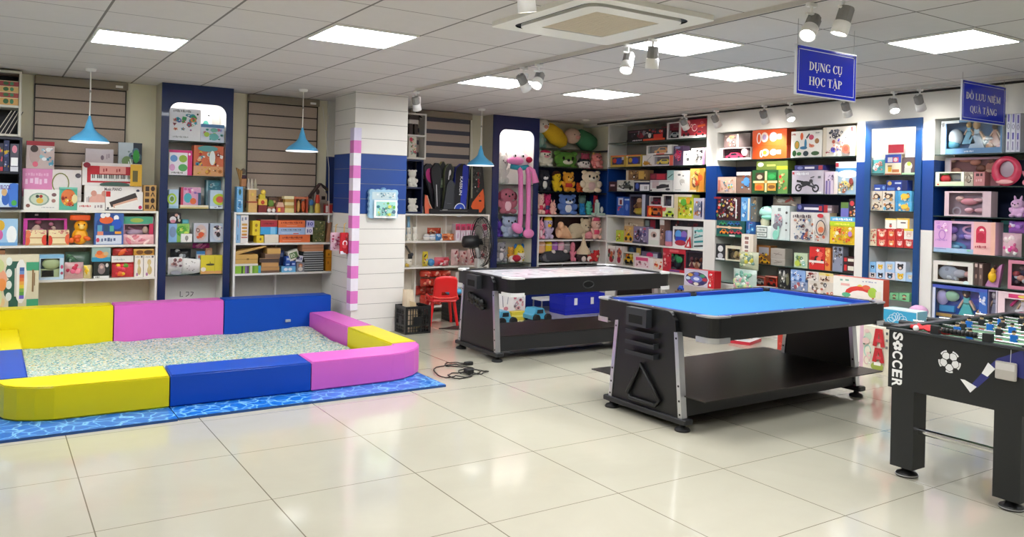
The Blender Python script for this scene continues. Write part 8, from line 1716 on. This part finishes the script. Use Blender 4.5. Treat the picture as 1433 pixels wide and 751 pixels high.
o=forward(7.0,1088,467,1109,491,'letter_toy_box','red box with a yellow letter N print on the floor behind the pool table','b03428','l.4,.2,.4,.85,.1,e8c060;l.4,.85,.66,.2,.1,e8c060;l.66,.2,.66,.85,.1,e8c060;b8,d8604a-8a2018-e8a088,.05,.05,.95,.5',d=.1)
a=on_z(1046,482,.0);mb=MB();carton(mb,.36,.035,.24,'c0283a',top='ece4e4');o=mb.build('flat_toy_box',None,(a.x+.1,a.y+.12,.001),.35);tag(o,'red and white flat box lying on the floor beyond the pool table','toy box')
mb=MB();A=Art(mb,.3,.2,0);A.run('o.4,.5,.3,.3,c8ccd0;o.6,.5,.16,.2,d8a850;b5,5a5a60-e8e4e0,.3,.2,.9,.8');mb.v=[Vector((v.x,v.z-.1,.0356-v.y)) for v in mb.v];mb.build('printed_top',o)
ztr=on_x(1250,179,RX).z
T3=tower(-5.0,-4.397,7.584,.36,-4.936,-4.460,ztr,[1.875,1.51,1.148,.818,.45],'10427c','tall bright blue square topped display niche on the right wall',wall='R',zt=2.43,led=5,square=True)
TR=Ctx('R',7.606,[1.875,1.51,1.148,.818,.45],.315,-4.937,-4.459)
it(TR,1238.5,216,1261,247,'card_game_box','blue and cream box with a yellow cup in the tall blue niche','ece0c4','r0,.58,1,1,3a56b8;r.16,.62,.46,.86,e8e0ec;r.5,.62,.84,.86,e05a70;o.66,.74,.12,.1,f0d8d8;r.18,.4,.44,.46,8a5a20;r.2,.14,.42,.38,e8b828;r.46,.12,.9,.26,c87848;r0,0,1,.06,b86a4a','board game',.11)
it(TR,1220.5,221,1238,247,'animal_toy_box','teal box with pink animals on the top shelf, left, tall blue niche','5aacac','r0,.9,1,1,d8e8e4;b8,e0a8a0-d8e8e0-3a8a8a-c88070,.05,.12,.9,.8;r0,0,1,.1,3a5a5a',d=.1)
it(TR,1262,220,1280.5,247,'robot_toy_box','dark box with a green headed robot in the tall blue niche','5a4a4c','o.5,.5,.3,.24,c8c4b8;o.55,.62,.16,.12,a8b848;r.2,.05,.7,.4,b8b8b0;r0,0,1,.1,a8d0a0',d=.1)
it(TR,1243,202,1265,214.5,'card_game_box','red box lying on the blue and cream box in the tall blue niche','d8344a','r0,0,1,.14,e8dcd8','board game',.1,base=None,side='ecdcd4')
it(TR,1266.5,207,1280.5,220,'toy_box','white box with faint print on the dark robot box','ece8e2','t.2,.5,.8,.65,a8a098;t.3,.2,.8,.35,b8b0a8',d=.1)
for k,(x0,x1,y0,y1,c,pal,lab) in enumerate(((1218.5,1234.5,282,299,'e8dcc8','b8,3a2a28-a86a40-e8c890-5a8ac0','lower left'),(1235,1252,282,299,'e8dcd0','b8,4a3a34-c88a50-e8d0a0-5ab0d8','lower middle'),(1253.5,1275.5,282.5,299.5,'5ab0dc','b8,e8d8b0-d8a050-e8742c-f0e8d8','lower right'),(1218.5,1234.5,267,281.7,'e4d8c8','b8,3a2a28-b87848-e8d0a8-5a8ac0','upper left'),(1235,1252,267,281.7,'ece0d0','b8,5a4438-c89858-e8d8b0-4a9ac8','upper middle'),(1253.5,1275.5,267,282.2,'5ab0dc','b8,e8c828-e8e0c0-8a6a30-e0a030','upper right'))):
	it(TR,x0,y0,x1,y1,'mystery_figure_box',lab+' small figure box of the blue and cream group, tall blue niche',c,pal+(';r0,0,.2,1,3a90c8;o.6,.5,.25,.26,e8c040' if k in (2,5) else ';o.5,.5,.26,.26,5a4034;o.5,.46,.16,.16,e8cca8'),'toy box',.09,group='small figure boxes on the second niche shelf')
it(TR,1223,258,1240,267,'toy_box','smaller dark blue box above the small figure boxes, tall blue niche','2a4a9c','r.1,.2,.5,.45,e0e8f4;o.8,.5,.1,.3,7aa0d0',d=.09)
it(TR,1240.5,252,1270,267,'toy_box','larger dark blue box above the small figure boxes, tall blue niche','1c3488','o.15,.7,.1,.2,c8a860;r.4,.65,.7,.8,b8c8ec;r.02,.05,.4,.3,4a70c0;o.6,.2,.08,.16,e0d8d0;r.75,0,1,1,16225a',d=.09)
names_=[('1217','1226.5','e8d8b8','b4,8a6a48-e8c8a0-c84a3a','cream'),('1227','1241','c8302c','f.5,.5,.3,e8b090,f4e0d0','red'),('1241.5','1253','d0342c','f.5,.5,.3,e8a060,f4e0d0','red'),('1253.5','1264.5','c42c2c','f.5,.5,.3,f0b8b0,f8ece4','red'),('1265','1278.5','c8302c','f.5,.5,.3,e8c0b0,f8ece4','red')]
for k,(a,b,c,art,nm) in enumerate(names_):
	it(TR,float(a),335,float(b),349.5,'mystery_figure_box',('first','second','third','fourth','last')[k]+' box from left, bottom row of red figure boxes, tall blue niche',c,art+';b4,e06a60-a82028,.0,.75,1,1','toy box',.08,group='red figure boxes on the third niche shelf')
for k,(a,b,c,art,nm) in enumerate(names_[:4]+[('1265','1279','ece4da','f.5,.45,.28,e8c8b8,f4e4dc;r0,.8,1,1,e8cc40','white')]):
	it(TR,float(a),320,float(b),334.7,'mystery_figure_box',('first','second','third','fourth','last, white')[k]+' box from left, upper row of red figure boxes, tall blue niche',c,art+';b4,e06a60-a82028-f0c0b0,.0,.75,1,1' if k < 4 else art,'toy box',.08,group='red figure boxes on the third niche shelf')
for k,(a,b,art) in enumerate(((1238.5,1254.5,'r0,.85,1,1,e8c848;r.4,.4,.6,.5,3a2a28;o.5,.25,.12,.14,c85a4a'),(1255,1273,'r0,.85,1,1,e8c040;r.3,.5,.7,.62,5a4a4a;r.86,0,1,1,e8b838'))):
	it(TR,a,305.5,b,319.7,'mystery_figure_box',('left','right')[k]+' white and yellow box on top of the red figure boxes','f0ece2',art,'toy box',.08,group='red figure boxes on the third niche shelf')
cc_=(('d8dde8','f.5,.5,.28,2a2a30,e8d0c0'),('b8d0ec','f.5,.5,.28,24242c,e8e0dc'),('8ac0ec','f.5,.5,.28,2a3a50,a8d0f0'),('c4d8ee','f.5,.5,.28,e8b830,f0d890'),('a8c8e8','f.5,.5,.28,d8c8a8,f0e4d0'))
xs_=(1215.5,1226,1238.5,1252.5,1268,1279.5)
for j in (0,1):
	for k in range(5):
		if j == 1 and k == 4: continue
		c,art=cc_[(k+2*j) % 5]
		it(TR,xs_[k],381.2-15*j,xs_[k+1]-.5,396-15*j,'mystery_figure_box',('first','second','third','fourth','last')[k]+' box from left, '+('lower','upper')[j]+' row of pale blue figure boxes, tall blue niche',c if j else ('e8d8dc' if k in (0,2) else c),art,'toy box',.08,group='pale blue figure boxes on the fourth niche shelf')
for k,(a,b) in enumerate(((1245,1257.5),(1258,1272.5))):
	it(TR,a,410,b,432,'mystery_figure_box',('left','right')[k]+' pale green box with a dark haired face, tall blue niche','8cd49c','o.5,.66,.22,.16,3a2a24;o.5,.6,.16,.12,e0b890;o.5,.28,.2,.1,8a3a34','toy box',.1,base=.62,group='pale green figure boxes')
it(TR,1239.5,431,1277,446,'toy_carton','pale teal carton under the two pale green boxes','8fc8c0','r.6,.2,.9,.9,7ab0d8',d=.12)
p0=on_x(1235,443,7.05);p1=on_x(1284,443,7.05);zt=on_x(1258,433,7.05).z;zb=on_x(1258,456,7.05).z;w=p0.y-p1.y
r=tag(MB().box(0,0,0,0,0,0,'fff').build('tmp'),'x','x');bpy.data.objects.remove(r)
mb=MB();carton(mb,w,zt-zb,.16,'3aa4cc','8ac4d8','d8e8ec');o=mb.build('tissue_box',None,(7.13,(p0.y+p1.y)/2,zb),-PI/2);tag(o,'sky blue box with a white flower outline and pale edges before the tall blue niche','box')
mb=MB();A=Art(mb,w,zt-zb,-.081);A.run('r0,0,.03,1,d8e8ec;r.97,0,1,1,d8e8ec;r0,.93,1,1,e0eef2');
for k in range(7): a_=math.radians(15+25*k);A.ring(.45+.2*math.cos(a_),.22+.34*math.sin(a_),.06+.06*abs(math.cos(a_)),.14+.12*abs(math.sin(a_)),.012,mat('e4f2f6'),14)
mb.build('printed_front',o)
mb=MB();mb.box(-w/2-.03,-.1,0,w/2+.03,.1,zb-.022,mat('d8d4cc',.5));r=root('display_stand',(7.14,(p0.y+p1.y)/2,0),'pale low stand carrying the sky blue flower box','stand',rotz=-PI/2)
mb.build('stand_body',r);mb=MB();mb.box(-w/2-.05,-.12,zb-.0215,w/2+.05,.12,zb-.0015,mat('5a6468',.3));mb.build('stand_top',r)
p=on_x(1272,437,7.2);r=root('plush_toy',(7.36,p.y,0.001),'pale pink round plush peeping over the sky blue flower box','plush toy',rotz=-PI/2)
zt2=on_x(1272,428,7.2).z;mb=MB();mb.lathe([(.06,0),(.07,.05),(.07,zt2-.12)],mat('a8b8c0',.5),14);mb.build('stand_post',r);mb=MB();mb.ell((0,0,zt2-.06),(.09,.07,.06),plush('d8a8cc'));mb.build('body',r)
it(RC,1317,167,1402.5,214,'doll_box','wide blue window box with a pale blue gowned doll on the top right shelf','5a84b0','r0,0,.07,1,d4dce0;r0,.92,.3,1,d8e0e4;t.4,.04,.56,.09,c8d8e8;x.015,.78,.06,.95,2a2a34,NV','doll box',.14,win='.09,.16,.97,.93',toy='d.55,.02,.98,c4d4e8,c89a6a;d.42,.3,.95,8ac0dc,d8b070;d.84,.2,.85,c88a70,5a3a2a;o.2,.5,.13,.26,c4c8d0;o.17,.3,.12,.16,4a88a0;b8,d8a078-8ab4c8-a8b0c0-c87a70,.6,.06,.95,.5',inner='3a6088',side='d4dce0')
for k in range(3):
	it(RC,1408+6.7*k,152+1.5*k,1414.4+6.7*k,211.5,'doll_accessory_box',('left','middle','right')[k]+' of the three upright lilac white boxes at the top right',('dcdce8','d8d6e4','d0cede')[k],'r.3,.7,.7,.9,6a60b0;n.5,.6,.3,.06,.1,3a3a7a;r.3,.3,.7,.46,5a50a8;l.5,.1,.5,.25,.2,5a4a8a;r.3,.05,.7,.12,9a98b8','toy box',.14,group='upright lilac white boxes')
it(RC,1307.5,240.5,1349,262,'fruit_toy_box','green and white window box with a strawberry at the left of the second doll shelf','d8dcc4','r0,0,1,.28,c8d8b0;o.1,.1,.04,.06,e04a4a;r.92,.3,1,1,e4e0d8','toy box',.11,win='.14,.3,.9,.92',toy='o.3,.5,.2,.36,d02a34;o.3,.86,.14,.1,4a9a40;r.6,.4,.98,.5,8a8a98;r.6,.2,.95,.3,c8c8d0',inner='b8b0a8')
it(RC,1349.5,240.5,1362,262,'fruit_toy_box','small grey box with a swirl print beside the strawberry box','b0a494','n.5,.5,.3,.3,.12,4a4038;b4,d8ccb8-8a7a6a',d=.1)
it(RC,1362.5,240.5,1378,262,'toy_box','small rose box with dark numerals beside the swirl print box','c47f80','r.2,.7,.5,.9,4a2a30;r.6,.7,.8,.9,4a2a30;t.2,.3,.8,.5,e0b0b0',d=.1)
r,w,h,d=toyroot(RC,1384,218,1427,263,'oval_mirror_bag','red oval toy bag with a clear centre on the second doll shelf','toy bag',.08,lay=.0)
mb=MB();n=32;vs=[];fs=[]
for i in range(n):
	a=2*PI*i/n;vs += [(.5*w*math.cos(a),0,h*.5+.5*h*math.sin(a)),(.42*w*math.cos(a),-.3*d,h*.5+.42*h*math.sin(a)),(.26*w*math.cos(a)+.03*w,-.3*d,h*.56+.28*h*math.sin(a)),(.26*w*math.cos(a)+.03*w,.1*d,h*.56+.28*h*math.sin(a))]
for i in range(n):
	for k in range(3): a,b=i*4+k,((i+1) % n)*4+k;fs.append((a,b,b+1,a+1))
mb.add(vs,fs,mat('c83a58',.3),True);mb.build('red_rim',r)
mb=MB();mb.ell((.03*w,.1*d,h*.56),(.27*w,.05*d,.29*h),mat('a898a4',.15));mb.build('clear_centre',r)
mb=MB();mb.ell((-.02*w,-.26*d,h*.14),(.3*w,.1*d,.08*h),mat('e8a8a8',.3));mb.ell((-.2*w,-.24*d,h*.2),(.1*w,.1*d,.06*h),mat('d82a5a',.3));mb.build('printed_charm',r)
it(RC,1322,219,1400,263,'doll_box','long pink window box with brown haired dolls at the back of the second doll shelf','d8a8b8','r0,0,.1,1,d8ccd4;r.1,.0,1,.4,d08a94;t.2,.1,.5,.25,7a3a40','doll box',.1,win='.12,.42,.98,.92',toy='b12,c87a6a-e0a890-8a4a3c-d89080',inner='8a5058',lay=.14)
plushtoy(RC,1427,219,1446,263,'plush_bear','pink plush bear cut by the right edge on the second doll shelf','e08aa0',None,'round','sit',muzzle='f0b0c0',d=.12,lay=.01,group=None)
it(RC,1318,300.5,1380,312,'flat_doll_box','flat light blue box lying between the pink baby box and the lilac beauty set','6a9cd0','r.25,.2,.8,.7,4a6a90;o.5,.3,.2,.3,8ab0d8;r0,.1,.1,1,ece8e4','toy box',.1) if 0 else None
it(RC,1321.5,267.5,1387,304,'doll_box','pale pink window box with a pink baby doll lying on the third doll shelf','cfb4bc','r.84,0,1,1,d8bcc4','doll box',.12,win='.1,.06,.82,.94',toy='o.3,.7,.1,.12,e0b0a8;o.5,.6,.2,.14,e08a98;o.7,.66,.14,.08,e0a8b0;l.4,.5,.8,.75,.03,ece4e8;n.22,.2,.1,.18,.03,b8a8b4;o.5,.25,.1,.1,e8a8b4;o.75,.25,.14,.1,dca0ac;n.86,.5,.08,.2,.02,b89aa4',inner='a88a98')
plushtoy(RC,1407,273,1432,304,'plush_bunny','lilac plush bunny at the right end of the third doll shelf','d4a8d0',None,'long','sit',d=.13,lay=.02,muzzle='e8c4dc',group=None)
plushtoy(RC,1424,277,1440,304,'plush_bunny','brighter pink lilac plush bunny cut by the right edge on the third doll shelf','d890dc',None,'long','sit',d=.12,lay=.06,group=None)
it(RC,1303.5,309.5,1393,357.5,'beauty_set_box','large pink and lilac toy beauty set box with two windows','e8b8d0','r0,0,.3,1,dca8d8;r0,0,.7,.14,a8c4e0;r.66,0,1,1,eeb8b4;r.93,0,1,1,f0b8a4;n.14,.55,.06,.16,.015,b87ac8;t.03,.35,.24,.42,b88ac8;r.02,.1,.22,.12,8a7ac0;b6,f0d0e8-c88ad0-e8a8dc,.03,.6,.27,.95;t.7,.2,.88,.28,b04a58;o.6,.1,.03,.03,8ad0b0','toy box',.14,win='.30,.14,.62,.92',toy='o.2,.72,.16,.14,9a6ad0;r.16,.4,.24,.65,8a5ac0;n.6,.74,.18,.16,.04,e0a0c8;o.8,.6,.1,.14,8a6ac8;n.3,.18,.2,.16,.06,5a9ac8;o.3,.18,.1,.08,8ac0dc;o.75,.3,.14,.16,d8a0a0;r.6,.14,.98,.24,d86aa8;b5,c8a0e0-e8c0e0-6a5ab0,.1,.3,.9,.6',inner='8a7ac4')
o=[q for q in bpy.data.objects if q.name.startswith('beauty_set_box')][0]
wb_=max(v.co.x for v in o.data.vertices)*2;hb_=max(v.co.z for v in o.data.vertices)
mb=MB();A=Art(mb,wb_,hb_,-.0715);A.run('r.70,.36,.86,.72,d02a4c;o.78,.72,.08,.16,d02a4c;o.79,.74,.035,.06,f0d4c8;o.79,.68,.05,.05,d84a68;o.775,.55,.06,.14,c01f40');mb.build('doll_window',o)
it(RC,1330,301,1382,356,'toy_box','light blue box behind the lilac beauty set','6a9cd0','r.2,.86,.85,.95,4a6a90;r0,.9,.1,1,ece8e4',d=.08,lay=.16)
it(RC,1394,303,1407,356.5,'toy_box','teal box at the right end of the lilac beauty set','4a9c9c','r.3,.6,.9,.9,2a5a60;o.5,.4,.3,.1,a8c8c8',d=.1,lay=.08)
bag(RC,1399,326,1426,357,'doll_clothes_pack','magenta and white pack of doll clothes right of the lilac beauty set','d8b0bc','b12,d83a90-f4ece8-c85a88-e8d0d4',d=.1)
bag(RC,1408,303,1434,330,'toy_pack','violet pack on the magenta pack of doll clothes','8a50a8','b7,a86ac8-6a3a90-d8c8e0-c87090',d=.09)
bag(RC,1426.5,326,1448,357,'doll_clothes_pack','pale pack of doll clothes cut by the right edge','e4d0d0','b9,d88aa0-f4ece8-b8a0a8',d=.1)
it(RC,1305.5,366,1361.5,398.5,'doll_box','white window box with a silver gowned doll lying on its side','e0dad2','r.36,.86,.5,.98,e8e4e0;o.84,.06,.07,.1,d8e8e8','doll box',.12,win='.12,.12,.88,.82',toy='o.35,.45,.28,.36,a8a8b8;o.62,.45,.2,.2,b8b0bc;o.82,.45,.08,.14,e0a8a8;b6,c8c8d4-8a8a9c,.1,.1,.6,.8',inner='5a2a34')
for k in range(2): it(RC,1363+6.3*k,367+1.5*k,1369+6.3*k,399,'doll_box',('dark brown','grey brown')[k]+' slim box end right of the silver gowned doll',('4a3430','6a5450')[k],'r.2,.8,.8,.95,c8b0a8;o.5,.4,.2,.1,a88a7a','doll box',.14)
r,w,h,d=toyroot(RC,1371,367,1399,398.5,'doll_pack','slanted violet pack with a doll in a yellow gown on the fourth doll shelf','doll',.09,lay=.0)
mb=MB();mb.prism([(-.5*w,0),(.28*w,0),(.5*w,.96*h),(.02*w,.7*h)],-.0,.04,mat('c888b8',.4),side=mat('a86a9c',.4));mb.build('backing_card',r)
mb=MB();A=Art(mb,w,h,-.002,True,.05);A.run('o.52,.42,.24,.24,e8b818;o.58,.64,.12,.16,e0a828;o.66,.82,.09,.1,3a221c;o.64,.78,.06,.07,e0b090;l.5,.55,.72,.66,.04,e0b090');mb.build('doll_figure',r)
it(RC,1410.5,363,1447,399.5,'doll_box','rose window box with dark figures at the right edge of the fourth doll shelf','cf7f96','','doll box',.12,win='.14,.12,.95,.88',toy='b10,a83a34-5a3a44-d88a70-c8c0c4',inner='4a2a34')
it(RC,1303.5,395.5,1381.5,449,'doll_box','large blue window box with a teal gowned doll before a painted sea','3f6cc0','r0,.08,.05,1,d8dcec;r0,.92,1,1,4a5ab8;b8,e8e8f4-c8d0f0,.86,.1,.98,.9','doll box',.14,win='.06,.04,.86,.91',toy='d.58,.02,.98,6ac8c8,2a1c24;o.14,.66,.12,.2,b8a8d8;o.32,.72,.14,.14,a8d0b0;r.08,.3,.36,.46,4aa0d8;r.02,.16,.4,.24,d8a860;o.88,.3,.13,.2,d8a070;o.8,.2,.08,.12,e08aa8;r.02,.0,.44,.1,6a9ae0',inner='2f58b4')
it(RC,1382.5,402,1395.5,449,'doll_box','narrow window box with a lilac gowned doll between the blue and the pale pink boxes','9a8aa8','r.86,0,1,1,d8ccd8','doll box',.12,win='.06,.05,.84,.95',toy='d.5,.05,.95,a8a0b8,c8b8c0',inner='5a3a54')
it(RC,1396,401.5,1447,449,'doll_box','pale pink window box with a white gowned doll, lowest doll shelf','efd4da','r.3,.8,.98,.94,d83a74;o.7,.87,.14,.05,e8d060','doll box',.12,win='.2,.04,.98,.76',toy='d.65,.02,.95,f0d8e0,e0c080;l.3,.5,.5,.8,.06,d83a80;b8,e8a0b8-d8c0d0-f4e8ec,.4,.02,.95,.4',inner='b0a8ac')
cd=bpy.data.cameras.new('camera');co=bpy.data.objects.new('camera',cd);COL.objects.link(co)
cd.sensor_width=36;cd.lens=36*FPX/1433;cd.shift_y=-(375.5-CY)/1433;cd.clip_start=.05;cd.clip_end=60
co.matrix_world=Matrix.Translation(EYE) @ Matrix((c_r,c_u,-c_f)).transposed().to_4x4()
SC.camera=co
w=bpy.data.worlds.new('room_ambient');SC.world=w;w.use_nodes=True
w.node_tree.nodes['Background'].inputs[0].default_value=(1,.99,.97,1);w.node_tree.nodes['Background'].inputs[1].default_value=.3
vs_=SC.view_settings;vs_.view_transform='Standard';vs_.look='None';vs_.gamma=1;vs_.use_curve_mapping=False;vs_.exposure=EXPO
SC.cycles.max_bounces=8;SC.cycles.diffuse_bounces=5;SC.cycles.glossy_bounces=4;SC.cycles.transparent_max_bounces=8
SC.cycles.sample_clamp_indirect=4;SC.cycles.use_denoising=True
print('placement notes',len(warns),warns[:30])
